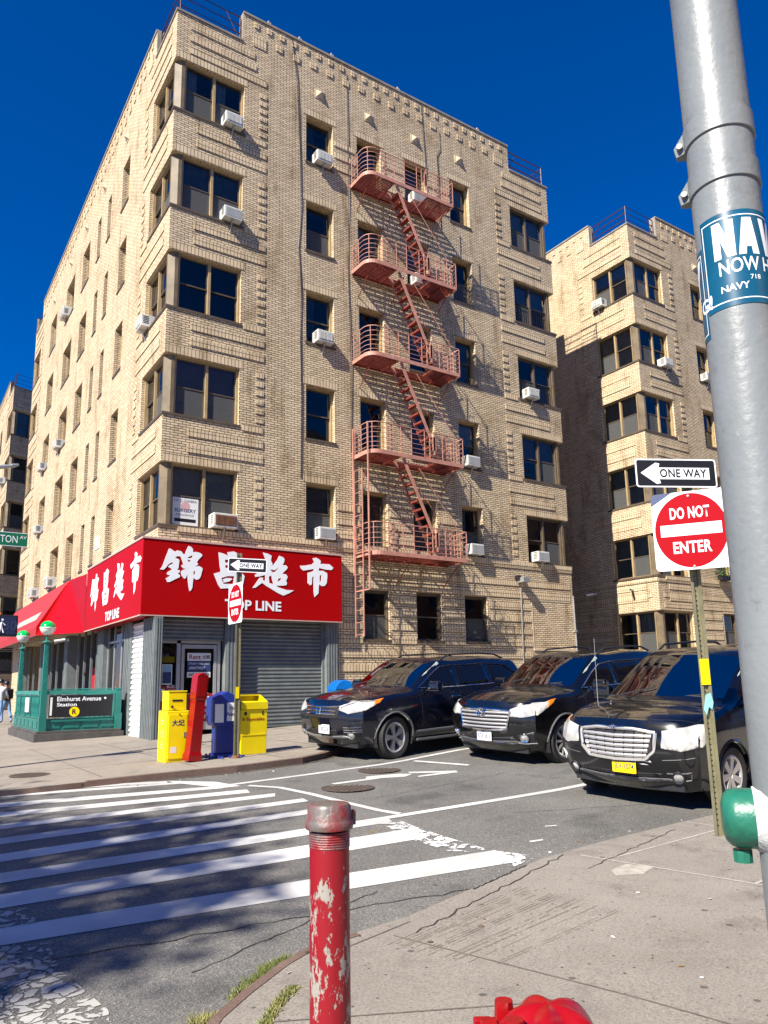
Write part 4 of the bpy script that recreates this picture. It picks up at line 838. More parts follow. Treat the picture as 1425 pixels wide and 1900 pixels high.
    # window posters
    b = MB(); b.mat(PAPER).box(.26, .52, .118, .124, 1.35, 1.85); b.mat(NAVYP).box(.28, .50, .114, .118, 1.38, 1.66); b.mat(plain('sky_blue_print', (.25, .42, .60), .5)).box(.28, .50, .114, .118, 1.665, 1.83)
    b.mat(PAPER).box(.19, .34, .118, .124, .95, 1.25); b.mat(REDPOST).box(.18, .62, .125, .128, .75, 1.32); b.mat(YEL).box(.2, .6, .2, .22, 1.9, 2.05); b.build('window_poster', None, d)
    text_mesh('BUD', LETTER, planeM((.50, .12, 1.30), (1, 0, 0), (0, 0, 1)), h=.07, parent=d); text_mesh('LIGHT', LETTER, planeM((.50, .12, 1.20), (1, 0, 0), (0, 0, 1)), h=.07, w=.2, parent=d); text_mesh('Budweiser', PAPER, planeM((.36, .116, 1.08), (1, 0, 0), (0, 0, 1)), w=.3, parent=d)
    # backing behind the shopfront
    b = MB(); b.mat(DARK); b.box(.1, 1.85, .46, .49, 0, 3.15); b.mat(WHITE)
    for k in range(3): b.box(.2+k*.12, .28+k*.12, .4, .44, 2.0, 2.12)
    b.build('shop_interior', None, R)
    # side street front
    for q in ((1.95, 2.65), (5.0, 5.7), (10.2, 10.7), (15.4, 15.9), (21.3, 21.8)): b = MB(); fluted(b, FB, *q, -.1, 3.2, -.03, .3, 4); b.build('steel_pillar', STEEL, R)
    b = MB(); corrug(b, FB, .72, 1.86, 0, 2.98, .02, .13, .05); b.build('side_shutter', WHITE, R)
    for q in ((.60, .72), (1.86, 1.95)): b = MB(); fbox(b, FB, *q, -.06, .06, -.1, 3.0); b.build('shutter_guide', STEEL, R)
    b = MB(); b.mat(ALU)
    for u in (2.67, 3.4, 4.2, 4.94): fbox(b, FB, u, u+.05, .1, .16, 0, 3.2)
    fbox(b, FB, 2.7, 4.96, .1, .16, .0, .35); fbox(b, FB, 2.7, 4.96, .1, .16, 2.6, 2.66); w = b.build('display_window', None, R)
    g = MB(); g.quad((.13, 4.96, .35), (.13, 2.7, .35), (.13, 2.7, 3.2), (.13, 4.96, 3.2)); g.build('glass', GLASS, w)
    b = MB(); b.mat(plain('cardboard', (.55, .40, .20), .8))
    for k in range(3):
        for j in range(5): b.box(.35, .8, 2.8+k*.7, 3.44+k*.7, .05+j*.42, .44+j*.42)
    b.mat(REDPOST); b.box(.4, .42, 2.7, 5.0, 2.25, 2.9); b.mat(DARK); b.box(1.0, 1.02, 2.7, 5.0, 0, 3.2); b.mat(YEL); b.box(.3, .34, 2.8, 3.3, 1.2, 1.5); b.build('stacked_stock', None, w)
    b = MB(); b.mat(STEEL)
    for u in (6.6, 7.4, 8.4, 9.4, 11.8, 13.2, 14.4, 17, 18.6, 20): fbox(b, FB, u, u+.06, .15, .22, 0, 3.2)
    b.mat(REDPOST); fbox(b, FB, 5.75, 6.3, .2, .23, 0, 2.2); b.mat(NAVYP); fbox(b, FB, 6.66, 7.0, .3, .33, 0, 2.6); b.mat(PAPER); fbox(b, FB, 7.5, 7.9, .5, .55, 1.2, 1.8); b.mat(REDPOST); fbox(b, FB, 8.6, 9.2, .6, .65, .6, 2.0); b.mat(YEL); fbox(b, FB, 12, 12.6, .5, .55, .8, 1.2)
    b.mat(DARK); fbox(b, FB, 5.7, 21.3, 1.0, 1.05, 0, 3.3); b.build('shop_interior', None, R)
storefront(B1)
def tagged(o, l, c, g=None): return tag(o, l, c, g)
# ================================================================ air conditioners
def ac_proto(w=.56, h=.36, rusty=False, plainfront=False):
    """faces -Y; origin at the middle of its bottom back edge on the wall plane"""
    t = empty('air_conditioner')
    b = MB(); dpt = .25
    b.box(-w/2, w/2, -dpt+.0, .15, 0, h); b.build('casing', ACW, t, bevel=.012)
    b = MB(); b.mat(RUST if rusty else ACGR); b.box(-w/2+.05, w/2-.04, -dpt-.006, -dpt-.001, .05, h-.05)
    b.mat(ACW if not rusty else RUST)
    if not plainfront:
        for k in range(9): z = .07+k*(h-.14)/9; b.box(-w/2+.06, w/2-.05, -dpt-.016, -dpt-.007, z, z+.014)
        for k in range(4): x = -w/2+.1+k*(w-.2)/3; b.box(x-.006, x+.006, -dpt-.02, -dpt-.017, .06, h-.06)
    b.build('grille', None, t)
    b = MB(); b.mat(BLACKM)
    for k in range(5):
        z = .1+k*.05; b.box(-w/2-.006, -w/2-.001, -dpt+.06, -dpt+.22, z, z+.018); b.box(w/2+.001, w/2+.006, -dpt+.06, -dpt+.22, z, z+.018)
    b.build('side_vent', None, t)
    b = MB(); b.cyl((0, -dpt*.75, 0), (0, -.01, -.32), .018, n=6); b.box(-.03, .03, -dpt*.85, -.0, -.022, -.002); b.build('bracket', GALV, t)
    return t
AC = ac_proto(); AC2 = ac_proto(.55, .35, plainfront=True); AC3 = ac_proto(.68, .38, rusty=True); AC4 = ac_proto(.72, .44)
for a in (AC, AC2, AC3, AC4): a['_u'] = 0
ACL = []
first = {}
def ac(proto, F, u, f, label, dz=.0, off=(0, 0, 0), out=0.0, rot=0):
    z = TT[f]-SH+.03+dz
    p = F.P(u, -out, z); rz = {FA: 0, FB: -math.pi/2}[F] if F in (FA, FB) else 0
    loc = (p[0]+off[0], p[1]+off[1], p[2]+off[2])
    if proto.name not in first: o = proto; first[proto.name] = 1
    else: o = copy_tree(proto)
    o.location = loc; o.rotation_euler = (0, 0, rz+rot); tag(o, label, 'air conditioner', 'air conditioners in the apartment windows'); return o
ac(AC, FA, 1.74, 6, 'white air conditioner in the top floor corner window of the corner building')
ac(AC2, FA, 1.76, 5, 'plain fronted white air conditioner in the corner window one floor below the top')
ac(AC3, FA, 1.72, 2, 'rusty fronted air conditioner in the corner window just above the red shop sign')
ac(AC, FA, 4.80, 6, 'white air conditioner in the top window of the single column left of the fire escape')
ac(AC, FA, 4.80, 4, 'white air conditioner in the third window down of the column left of the fire escape')
ac(AC2, FA, 4.88, 2, 'small air conditioner in the window above the right end of the red sign', dz=.0, out=-.1)
ac(AC2, FA, 8.55, 6, 'white air conditioner behind the topmost fire escape landing')
ac(AC2, FA, 8.55, 5, 'white air conditioner behind the second fire escape landing from the top')
ac(AC2, FA, 10.5, 3, 'white air conditioner in the third floor window right of the fire escape')
ac(AC2, FA, 10.5, 2, 'white air conditioner in the second floor window right of the lowest landing')
ac(AC, FA, 13.55, 4, 'large white air conditioner in the right corner window of the middle storey', dz=.02)
ac(AC2, FA, 13.55, 2, 'small white air conditioner in the lowest right corner window of the corner building')
ac(AC, FB, 1.85, 4, 'grey air conditioner on the side street face by the corner window', out=.0)
ac(AC4, FB, 14.9, 6, 'large grey air conditioner high on the left face of the corner building', dz=.1)
ac(AC, FB, 14.6, 4, 'air conditioner in the middle of the left face, upper of the two close together')
ac(AC, FB, 18.5, 4, 'air conditioner on the left face nearest the far corner at middle height')
ac(AC, FB, 18.5, 3, 'air conditioner on the left face below and left of the middle pair')
ac(AC4, FB, 14.6, 2, 'grey air conditioner above the pink red awning, nearer one')
ac(AC4, FB, 18.5, 2, 'grey air conditioner above the pink red awning, farther one')
def acB2(proto, F, u, f, label):
    o = ac(proto, F, u, f, label, off=(19.89, -.2, 0)); return o
acB2(AC, FB, 1.75, 6, 'air conditioner in the top left corner window of the right hand building')
acB2(AC, FA, 1.75, 5, 'white air conditioner in the corner window one floor below the top of the right building')
acB2(AC2, FA, 4.75, 5, 'white air conditioner beside the grey pole on the right hand building')
o_ = ac(AC4, FB, 2.9, 5, 'large air conditioner on the apartment block at the far left edge', off=(0, 32.46, 0)); o_.location = (-.02, 34.9, 14.75)
o_ = ac(AC2, FA, 1.3, 2, 'small air conditioner in the shaded bay of the far left block', off=(0, 32.46, 0)); o_.location = (1.2, 32.46+.45, 5.45); o_.rotation_euler = (0, 0, math.radians(21))
# ================================================================ fire escape
def fire_escape():
    X0, X1, D = 5.88, 9.38, 1.0; ZL = [5.0, 8.05, 11.13, 14.2, 17.27]
    t = thing('fire_escape', 'faded red iron fire escape with five landings and steep stairs on the brick front', 'fire escape', (0, 0, 0))
    rad = .34
    def rim(o=0.0, x1=X1):
        pts = [(X0-o, -.02)]; pts.append((X0-o, -D+rad))
        for k in range(1, 7): a = math.pi+k*math.pi/14; pts.append((X0+rad+(rad+o)*math.cos(a+0), -D+rad+(rad+o)*math.sin(a)))
        for k in range(0, 0): pass
        pts = [(X0-o, -.02), (X0-o, -D+rad)]+[(X0+rad-(rad+o)*math.cos(a), -D+rad-(rad+o)*math.sin(a)) for a in [math.pi/2*k/6 for k in range(1, 7)]]+[(x1+o, -D-o), (x1+o, -.02)]
        return pts
    for i, z in enumerate(ZL):
        has_stair_down = i > 0
        P = rim()
        b = MB()
        for k in range(len(P)-1):
            a, c = Vector(P[k]), Vector(P[k+1]); d = (c-a).normalized(); n = Vector((-d.y, d.x))*.012
            b.add([(a.x-n.x, a.y-n.y, z-.05), (c.x-n.x, c.y-n.y, z-.05), (c.x-n.x, c.y-n.y, z+.07), (a.x-n.x, a.y-n.y, z+.07), (a.x+n.x, a.y+n.y, z-.05), (c.x+n.x, c.y+n.y, z-.05), (c.x+n.x, c.y+n.y, z+.07), (a.x+n.x, a.y+n.y, z+.07)], [(0, 1, 2, 3), (7, 6, 5, 4), (3, 2, 6, 7), (4, 5, 1, 0)])
        land = b.build('landing', FEP, t)
        b = MB(); hx0, hx1 = 6.95, 8.30
        n = 15
        for k in range(n):
            y = -D+.06+k*(D-.12)/(n-1); xs = X0+.03 if y > -D+rad else X0+rad-math.sqrt(max(0, rad**2-(y+D-rad)**2))+.03
            segs_ = [(xs, hx0), (hx1, X1-.02)] if (has_stair_down and y < -.42) else [(xs, X1-.02)]
            for a, c in segs_: b.box(a, c, y-.018, y+.018, z-.010, z+.010)
        for x in (X0+.5, hx0, 7.6, hx1, 8.85):
            y0 = -D+.02 if not (has_stair_down and hx0 < x < hx1) else -.42
            b.box(x-.015, x+.015, y0, -.01, z-.06, z-.013)
        if has_stair_down: b.box(hx0, hx1, -.43, -.40, z-.05, z-.014)
        b.box(X0, X1, -.06, -.02, z-.07, z-.013)
        b.build('slatted_floor', FER, land)
        b = MB()
        for x in (X0+.25, 7.35, X1-.2): b.cyl((x, -D+.15, z-.08), (x, -.0, z-.75), .016, n=6)
        b.build('support_bracket', FER, land)
        # railing
        b = MB(); H = .92
        for k, h in enumerate((.92, .76, .60, .45, .30, .16)):
            PP = [(p[0], p[1], z+h) for p in rim(.0)]; b.tube(PP, .016 if k == 0 else .0095, 5)
        L = rim(); 
        for px, py in ((X0, -.1), (X0, -.45), (X0+.1, -D+.1), (X0+.55, -D), (6.95, -D), (7.35, -D), (7.85, -D), (8.05, -D), (8.55, -D), (9.0, -D), (X1, -D), (X1, -.7), (X1, -.4), (X1, -.1)):
            b.box(px-.010, px+.010, py-.010, py+.010, z+.05, z+H)
        b.box(8.16, 8.30, -D-.012, -D+.012, z+.34, z+.78); b.box(8.20, 8.26, -D-.012, -D+.012, z+.2, z+.9)
        for x in (6.62, 8.75): b.box(x-.03, x+.03, -D+.006, -D+.02, z+.09, z+.9)
        b.build('railing', FEP, land)
        if has_stair_down:
            zb = ZL[i-1]+.02; xa, xb = 7.02, 8.45
            st_ = MB()
            for y in (-.93, -.48): st_.prism([(xa, z-.05), (xa+.10, z-.02), (xb+.10, zb), (xb, zb-.0)], y-.012, y+.012, axis='y')
            stair = st_.build('stair', FEP, t); n = 12
            for k in range(1, n):
                f = k/n; x = xa+(xb-xa)*f+.02; zz = z-.05+(zb-z+.05)*f; b = MB(); b.box(x-.07, x+.12, -.918, -.492, zz-.012, zz+.012); b.box(x-.07, x-.055, -.918, -.492, zz-.05, zz-.013); b.build('tread', FER, stair)
            for y in (-.96, -.45):
                b = MB(); b.tube([(xa+.62, y, z-.30), (xb+.60, y, zb+.98), (xb+.10, y, zb+.72)], .013, 5); b.tube([(xa+1.04, y, z-1.22), (xa+.68, y, z-1.28)], .010, 5); b.build('handrail', FEP, stair)
    # drop ladder and its guides
    b = MB(); lx = X0-.05
    for y in (-.05, -.88): b.box(lx-.015, lx+.02, y-.02, y+.02, 3.95, 8.95)
    b.box(lx-.012, lx+.012, -.88, -.05, 3.93, 3.965); b.box(lx-.012, lx+.012, -.88, -.05, 5.06, 5.09); b.build('ladder_guide', FEP, t)
    b = MB()
    for y in (-.16, -.60): b.box(lx-.045, lx-.020, y-.015, y+.015, 2.62, 7.6)
    for k in range(15): b.cyl((lx-.032, -.16, 2.68+k*.35), (lx-.032, -.60, 2.68+k*.35), .011, n=6)
    b.build('drop_ladder', FEP, t)
    return t
fire_escape()
# wires and conduit on the front
def wire(label, pts, r, m=BLACKM, name='wall_cable'):
    b = MB(); b.tube(pts, r, 5); return tag(b.build(name, m), label, 'cable')
wire('thin dark cable hanging down the brick front left of the window column', [(3.72, -.02, 21.9), (3.9, -.03, 20.4), (4.02, -.02, 18.0), (4.05, -.03, 16.0), (3.98, -.02, 14.5), (4.08, -.02, 13.0), (4.05, -.02, 11.4), (4.1, -.02, 9.6), (4.07, -.02, 7.2)], .012)
wire('thin cable running down beside the fire escape landings', [(5.78, -.02, 21.5), (5.80, -.03, 17.0), (5.74, -.02, 14.5), (5.82, -.03, 11), (5.78, -.02, 8.3)], .010)
wire('thin cable sagging over the front wall above the top landing', [(8.9, -.02, 21.9), (8.95, -.03, 20.5), (9.05, -.02, 19.2), (9.05, -.02, 18.3)], .010)
wire('crooked dark cable on the brick wall between two pyramid studs', [(9.7, -.02, 21.0), (9.72, -.02, 20.3), (9.55, -.02, 20.0), (9.6, -.02, 19.0), (9.6, -.03, 18.2)], .010)
for x in (2.9, 4.0, 5.2, 7.9, 11.6):
    b = MB(); b.box(0, .04, -.02, .02, 0, .15); b.box(.07, .10, -.02, .02, 0, .11); b.box(-.02, .12, -.03, .03, -.005, .012); o_ = b.build('roof_vent', STONE); o_.location = (x, .05, HP+.075); tag(o_, 'tiny pale stub poking above the parapet of the corner building', 'roof fixture', 'stubs along the parapet')
def floodlight():
    t = thing('wall_floodlight', 'small floodlight on the brick wall with a thin conduit running down to the cars', 'wall light', (12.55, 0, 0))
    b = MB(); b.box(-.16, .16, -.36, -.04, 4.62, 4.80); b.build('lamp_head', GALV, t, bevel=.01); b = MB(); b.box(-.22, -.1, -.2, -.0, 4.72, 4.86); b.build('bracket', BLACKM, t)
    b = MB(); b.tube([(.02, -.03, 4.6), (0, -.03, 3.4), (-.04, -.03, 1.8), (-.04, -.03, .4)], .02, 6); b.build('conduit', GALV, t)
    t2 = thing('downpipe', 'white pipe down the right edge of the corner building', 'pipe', (15.12, 0, 0)); b = MB(); b.tube([(0, -.05, 4.3), (.02, -.05, 2.5), (.03, -.05, .4)], .028, 8); b.build('pipe', GALV, t2); b = MB(); b.box(-.05, .07, -.09, -.0, 3.0, 3.08); b.build('clip', GALV, t2)
floodlight()
def doctor_sign():
    t = thing('window_notice', 'white surgery notice inside the corner window above the shop sign', 'notice', (0, 0, 0))
    b = MB(); b.box(.40, 1.10, .172, .178, 5.47, 6.20); b.mats = []; b.build('board', PAPER, t)
    M = lambda z: planeM((.75, .1715, z), (1, 0, 0), (0, 0, 1))
    text_mesh('DR. D. CHABRA', BLACKM, M(6.12), w=.6, h=.07, parent=t, th=.001); text_mesh('SURGERY', NAVYP, M(5.86), w=.58, h=.10, parent=t, th=.001, off=.02); text_mesh('MAXILLOFACIAL', BLACKM, M(5.74), w=.5, h=.05, parent=t, th=.001)
    b = MB(); b.box(.46, 1.04, .1705, .1712, 5.55, 5.64); b.build('dark_strip', BLACKM, t); b = MB(); b.lathe([(0, 0), (.13, 0)], (0, 0, 0), 20, M=planeM((.75, .1713, 5.97), (1, 0, 0), (0, 0, 1))); b.build('pink_disc', plain('pale_pink_print', (.6, .35, .35), .6), t)
doctor_sign()
def small_sign(x, y, z, rz):
    t = thing('wall_plaque', 'small white plaque on the left brick face above the red sign', 'plaque', (x, y, z), rz); b = MB(); b.box(-.3, .3, -.02, -.003, -.2, .2); b.build('plate', PAPER, t)
    text_mesh('DR. D. CHABRA', NAVYP, planeM((0, -.021, .08), (1, 0, 0), (0, 0, 1)), w=.45, parent=t); text_mesh('ORAL SURGERY', NAVYP, planeM((0, -.021, -.05), (1, 0, 0), (0, 0, 1)), w=.45, parent=t)
small_sign(0, 6.6, 6.0, -math.pi/2)
def camera_obj(loc, rz, label):
    t = thing('security_camera', label, 'camera', loc, rz); b = MB(); b.cyl((0, -.12, 0), (.02, -.46, -.06), .05, n=10); b.build('body', WHITE, t, smooth=True); b = MB(); b.cyl((0, 0, 0), (0, -.16, .0), .018, n=6); b.box(-.05, .05, -.02, 0, -.05, .05); b.build('mount', WHITE, t)
    b = MB(); b.cyl((.02, -.455, -.06), (.021, -.475, -.063), .04, n=10); b.build('lens', BLACKM, t)
camera_obj((-.45, 8.0, 2.9), -math.pi/2, 'small white security camera under the red awning end')
camera_obj((19.88, 2.9, 4.95), -math.pi/2-.5, 'white bullet camera on the shaded wall of the right hand building'); camera_obj((19.88, 1.05, 4.95), -math.pi/2+.5, 'second white camera near the lit corner of the right hand building')
# ================================================================ subway entrance
def subway():
    t = thing('subway_entrance', 'green railed subway stair entrance with two globe lamps and a black Elmhurst Avenue Station sign', 'subway entrance', (-2.2, 2.05, .03))
    W, D = 1.95, 4.3; b = MB(); b.box(-.12, W+.12, -.14, D, -.1, .16); b.box(-.06, W+.06, -.08, D-.1, .16, .22)
    b.build('stone_plinth', BASALT, t, bevel=.01)
    b = MB(); b.mat(GREENM); b.box(0, W, 0, .05, .22, .52); b.box(0, .05, .05, D-.15, .22, .52); b.mat(GREENM)
    for k in range(4): b.box(.12+k*.46, .50+k*.46, -.015, -.001, .28, .46)
    for k in range(6): b.box(-.015, -.001, .2+k*.66, .72+k*.66, .28, .46)
    b.box(.28, W-.15, -.05, -.016, .44, .49); b.build('base_panel', None, t)
    b = MB(); b.box(.1, W-.05, -.02, .07, 1.12, 1.22); b.box(-.02, .07, .1, D-.2, 1.12, 1.22); b.tube([(.2, .02, 1.25), (W-.2, .02, 1.25)], .012)
    for k in range(26): b.cyl((.25+k*(W-.5)/25, .02, 1.22), (.25+k*(W-.5)/25, .02, 1.26), .008, n=5)
    b.build('top_rail', GREENL, t)
    b = MB()
    for k in range(30):
        y = .22+k*.13; z0, z1 = .56, 1.08
        b.tube([(.025, y, z0), (.025, y+.04, (z0+z1)/2), (.025, y, z1)], .010, 4); b.tube([(.025, y+.09, z0), (.025, y+.05, (z0+z1)/2), (.025, y+.09, z1)], .010, 4)
    b.box(.0, .05, .05, D-.2, .53, .56); b.box(0, .05, .05, D-.2, 1.08, 1.11)
    for y in (1.35, 2.2, 3.1): b.box(-.01, .06, y, y+.05, .52, 1.12)
    b.build('side_grille', GREENM, t)
    b = MB(); b.mat(PAPER); b.box(-.03, -.012, 1.5, 2.05, .66, 1.04); b.build('side_notice', None, t)
    b = MB(); b.box(.22, W-.18, -.03, .0, .55, 1.10); s_ = b.build('station_sign', BLACKM, t)
    Mx = lambda x, z: planeM((x, -.031, z), (1, 0, 0), (0, 0, 1))
    text_mesh('Elmhurst Avenue', LETTER, Mx(.40, 1.005), w=1.08, h=.115, parent=s_, off=.018, align='L', spacing=1.03); text_mesh('Station', LETTER, Mx(.40, .865), w=.48, h=.092, parent=s_, off=.018, align='L')
    g = MB(); g.lathe([(0, .002), (.125, .002)], (0, 0, 0), 24, M=Mx(.83, .68)); g.build('yellow_disc', YEL, s_); text_mesh('R', BLACKM, Mx(.83, .68), h=.13, parent=s_, off=.03, th=.004); g = MB(); g.lathe([(0, .002), (.03, .002)], (0, 0, 0), 12, M=Mx(1.58, 1.01)); g.build('white_dot', LETTER, s_)
    b = MB(); b.box(.24, .29, -.034, -.0305, .6, 1.05); b.build('white_strip', PAPER, s_)
    def post(x, y, h, lamp):
        p = MB(); p.box(x-.09, x+.09, y-.09, y+.09, .2, .62); q = .07; p.box(x-q, x+q, y-q, y+q, .62, 1.22)
        if lamp:
            r0, r1 = .068, .05; vs = []
            for z, r in ((1.22, r0), (h-.42, r1)):
                vs += [(x-r, y-r, z), (x+r, y-r, z), (x+r, y+r, z), (x-r, y+r, z)]
            p.add(vs, [(0, 1, 5, 4), (1, 2, 6, 5), (2, 3, 7, 6), (3, 0, 4, 7), (4, 5, 6, 7)])
            p.lathe([(.05, h-.42), (.11, h-.37), (.11, h-.35), (.03, h-.31), (.03, h-.2)], (x, y, 0), 16)
        else: p.box(x-.08, x+.08, y-.08, y+.08, 1.22, 1.27)
        po = p.build('post', GREENM, t, bevel=.006)
        if lamp:
            R_ = .185; up = MB(); up.lathe([(R_*math.cos(a), h+R_*math.sin(a)) for a in [math.pi/2*k/8 for k in range(9)]], (x, y, 0), 28); up.build('green_globe_half', GLOBEG, t, smooth=80)
            lo = MB(); lo.lathe([(R_*math.cos(a), h+R_*math.sin(a)) for a in [-math.pi/2*.93+math.pi/2*.93*k/8 for k in range(9)]], (x, y, 0), 28); lo.build('white_globe_half', GLOBEW, t, smooth=80)
            rg = MB(); rg.lathe([(R_+.001, h-.014), (R_+.010, h-.012), (R_+.010, h+.012), (R_+.001, h+.014)], (x, y, 0), 28); rg.build('globe_ring', PAPER, t)
            bo = MB()
            for k in range(5): bo.cyl((x+.0, y-.075, 1.4+k*.22), (x, y-.06, 1.4+k*.22), .012, n=6); bo.cyl((x-.075, y, 1.45+k*.22), (x-.06, y, 1.45+k*.22), .012, n=6)
            bo.build('rivet', GREENL, t)
    post(.08, .02, 2.80, True); post(.08, D-.3, 2.83, True); post(W-.02, .02, 0, False); post(W-.02, D-.3, 0, False)
    b = MB(); b.box(W-.04, W, .1, D-.3, .22, 1.15); b.build('far_side_panel', GREENM, t)
subway()
def barrier():
    t = thing('steel_barrier', 'low black steel railing between the subway stair and the shop corner', 'railing', (-.22, 3.2, .03)); b = MB(); b.tube([(-.75, 0, 0), (-.75, 0, .98), (.12, 0, .98), (.12, 0, 0)], .02, 6)
    for k in range(6): b.cyl((-.62+k*.125, 0, .1), (-.62+k*.125, 0, .98), .010, n=5)
    b.tube([(-.75, 0, .1), (.12, 0, .1)], .015, 5); b.build('rails', BLACKM, t)
barrier()
# ================================================================ pavement boxes
def yellow_tall():
    t = thing('newspaper_box', 'narrow yellow newspaper box with Chinese characters and a smaller head', 'newspaper box', (-1.24, -5.42, .02), .05)
    b = MB(); b.box(-.20, .20, -.20, .20, 0, .86); b.build('cabinet', YEL, t, bevel=.012); b = MB(); b.box(-.16, -.0+.17, -.15, .15, .87, 1.18); b.box(-.17, .18, -.16, .16, 1.18, 1.20); b.build('coin_head', YEL, t, bevel=.008)
    b = MB(); b.box(-.17, .17, -.213, -.2005, .06, .80); b.build('door_panel', YEL, t, bevel=.004); b = MB(); b.cyl((-.1, -.16, .93), (-.1, -.19, .93), .02); b.cyl((.02, -.216, .80), (.02, -.225, .80), .012); b.build('knob', BLACKM, t)
    b = MB(); b.mat(GALV); b.box(.10, .15, -.222, -.2135, .42, .50); b.mat(PAPER); b.box(-.12, -.02, -.2145, -.2135, .16, .26); b.mat(BLACKM); b.box(-.09, .09, -.156, -.1505, 1.02, 1.05); b.build('handle_and_sticker', None, t)
    text_mesh('大紀', NAVYP, planeM((.0, -.214, .66), (1, 0, 0), (0, 0, 1)), h=.11, parent=t, off=.02)
    for k, c in enumerate('大紀元'): text_mesh(c, ACGR, planeM((-.201, 0, .68-k*.2), (0, -1, 0), (0, 0, 1)), h=.12, parent=t)
def red_box():
    t = thing('fire_alarm_box', 'tall leaning red emergency call box beside the yellow newspaper box', 'call box', (-1.03, -5.80, .045), .12); t.rotation_euler = (math.radians(1), math.radians(4.6), .12); t.scale = (.80, .80, 1)
    b = MB(); b.box(-.155, .155, -.155, .155, 0, .10); w = .125
    vs = []
    for z, r in ((.10, .15), (.16, .13), (1.02, .118), (1.03, .135), (1.42, .135)): vs += [(-r, -r, z), (r, -r, z), (r, r, z), (-r, r, z)]
    f = []
    for k in range(4):
        for j in range(4): f.append((k*4+j, k*4+(j+1) % 4, k*4+4+(j+1) % 4, k*4+4+j))
    b.add(vs, f); b.prism([(-.135+.27*k/8, 1.42+.06*math.sin(math.pi*k/8)) for k in range(9)], -.135, .135, axis='y'); b.build('box_body', REDP, t, bevel=.008)
    b = MB(); b.box(-.10, .10, -.142, -.136, 1.08, 1.38); b.build('door', REDP, t, bevel=.003)
def blue_box():
    t = thing('newspaper_box', 'dark blue plastic newspaper box with a peaked lid behind the thin sign post', 'newspaper box', (-.36, -5.50, .055), -.05)
    b = MB(); b.box(-.20, .20, -.17, .17, 0, .06); b.box(-.165, .165, -.14, .14, .06, .56); b.build('pedestal', BLUE, t, bevel=.015)
    b = MB(); b.prism([(-.22, .54), (.22, .54), (.25, .62), (.25, 1.02), (.0, 1.14), (-.25, 1.02), (-.25, .62)], -.2, .2, axis='y'); b.build('display_head', BLUE, t, bevel=.012)
    b = MB(); b.mat(PAPER); b.box(.0, .215, -.21, -.2005, .62, .94); b.box(-.22, -.06, -.21, -.2005, .60, .92); b.build('newspaper_sheet', None, t); text_mesh('THE', NAVYP, planeM((.1, -.212, .84), (1, 0, 0), (0, 0, 1)), h=.05, parent=t, shear=.3); text_mesh('News', NAVYP, planeM((.1, -.212, .74), (1, 0, 0), (0, 0, 1)), h=.07, parent=t, shear=.3, off=.02)
    b = MB(); random.seed(5)
    for k in range(60):
        a = random.uniform(0, 6.28); r = random.uniform(.1, .28); x, y = r*math.cos(a)+.05, r*math.sin(a)-.22; b.box(x-.02, x+.02, y-.012, y+.012, .0, random.uniform(.01, .04), Matrix.Rotation(a, 4, 'Z'))
    b.build('chain_and_litter', BLUE, t)
def yellow_wide():
    t = thing('newspaper_box', 'wide yellow newspaper box with an open slanted top and red Spanish lettering', 'newspaper box', (.17, -5.42, .06), .1)
    b = MB(); b.prism([(-.27, 0), (.27, 0), (.27, .32), (.285, .42), (.285, .80), (-.285, .80), (-.285, .42), (-.27, .32)], -.2, .2, axis='y'); b.build('cabinet', YEL, t, bevel=.015)
    b = MB(); b.prism([(-.22, .805), (.22, .805), (.22, 1.06), (.06, 1.06), (-.22, .93)], -.28, -.255, axis='x'); b.prism([(-.22, .805), (.22, .805), (.22, 1.06), (.06, 1.06), (-.22, .93)], .255, .28, axis='x'); b.box(-.255, .255, .20, .22, .805, 1.06); b.prism([(.06, 1.04), (.22, 1.04), (.22, 1.065), (.06, 1.065)], -.255, .255, axis='x'); b.prism([(-.22, .805), (-.17, .805), (-.17, .95), (-.22, .93)], -.255, .255, axis='x'); b.build('slanted_hood', YEL, t)
    b = MB(); b.mat(BLACKM); b.box(-.2, -.15, -.205, -.2005, .70, .76); b.box(.17, .2, -.205, -.2005, .70, .77); b.box(-.25, .25, -.15, .15, .806, .83); b.build('latch', None, t)
    text_mesh('El Especialito', REDP, planeM((-.01, -.202, .62), (1, 0, 0), (0, 0, 1)), w=.46, h=.075, parent=t, off=.02); b = MB(); b.box(-.25, .25, -.207, -.2005, .34, .36); b.build('ridge', YEL, t)
def mailbox():
    t = thing('mailbox', 'round topped blue street mailbox with white scrawls, behind the left black SUV', 'mailbox', (3.42, -3.3, .18), -.25)
    P = [(-.26, .2), (.26, .2), (.26, .92)]+[(.26*math.cos(a), .92+.29*math.sin(a)) for a in [math.pi*k/12 for k in range(1, 12)]]+[(-.26, .92)]
    b = MB(); b.prism(P, -.33, .33, axis='y'); b.build('body', MAILB, t, bevel=.02); b = MB()
    for x in (-.2, .2):
        for y in (-.26, .26): b.box(x-.03, x+.03, y-.03, y+.03, 0, .2)
    b.build('leg', MAILB, t); b = MB(); b.box(-.2, .2, -.345, -.331, .95, 1.0); b.build('slot', BLACKM, t)
    r = random.Random(4); b = MB()
    for k in range(7):
        x, z = -.12+.1*(k % 3), .62+.13*(k//3+.3); b.tube([(x+r.uniform(-.04, .04), -.336, z+r.uniform(-.06, .06)) for _ in range(4)], .014, 5)
    b.build('white_scrawl', PAPER, t)
yellow_tall(); red_box(); blue_box(); yellow_wide(); mailbox()
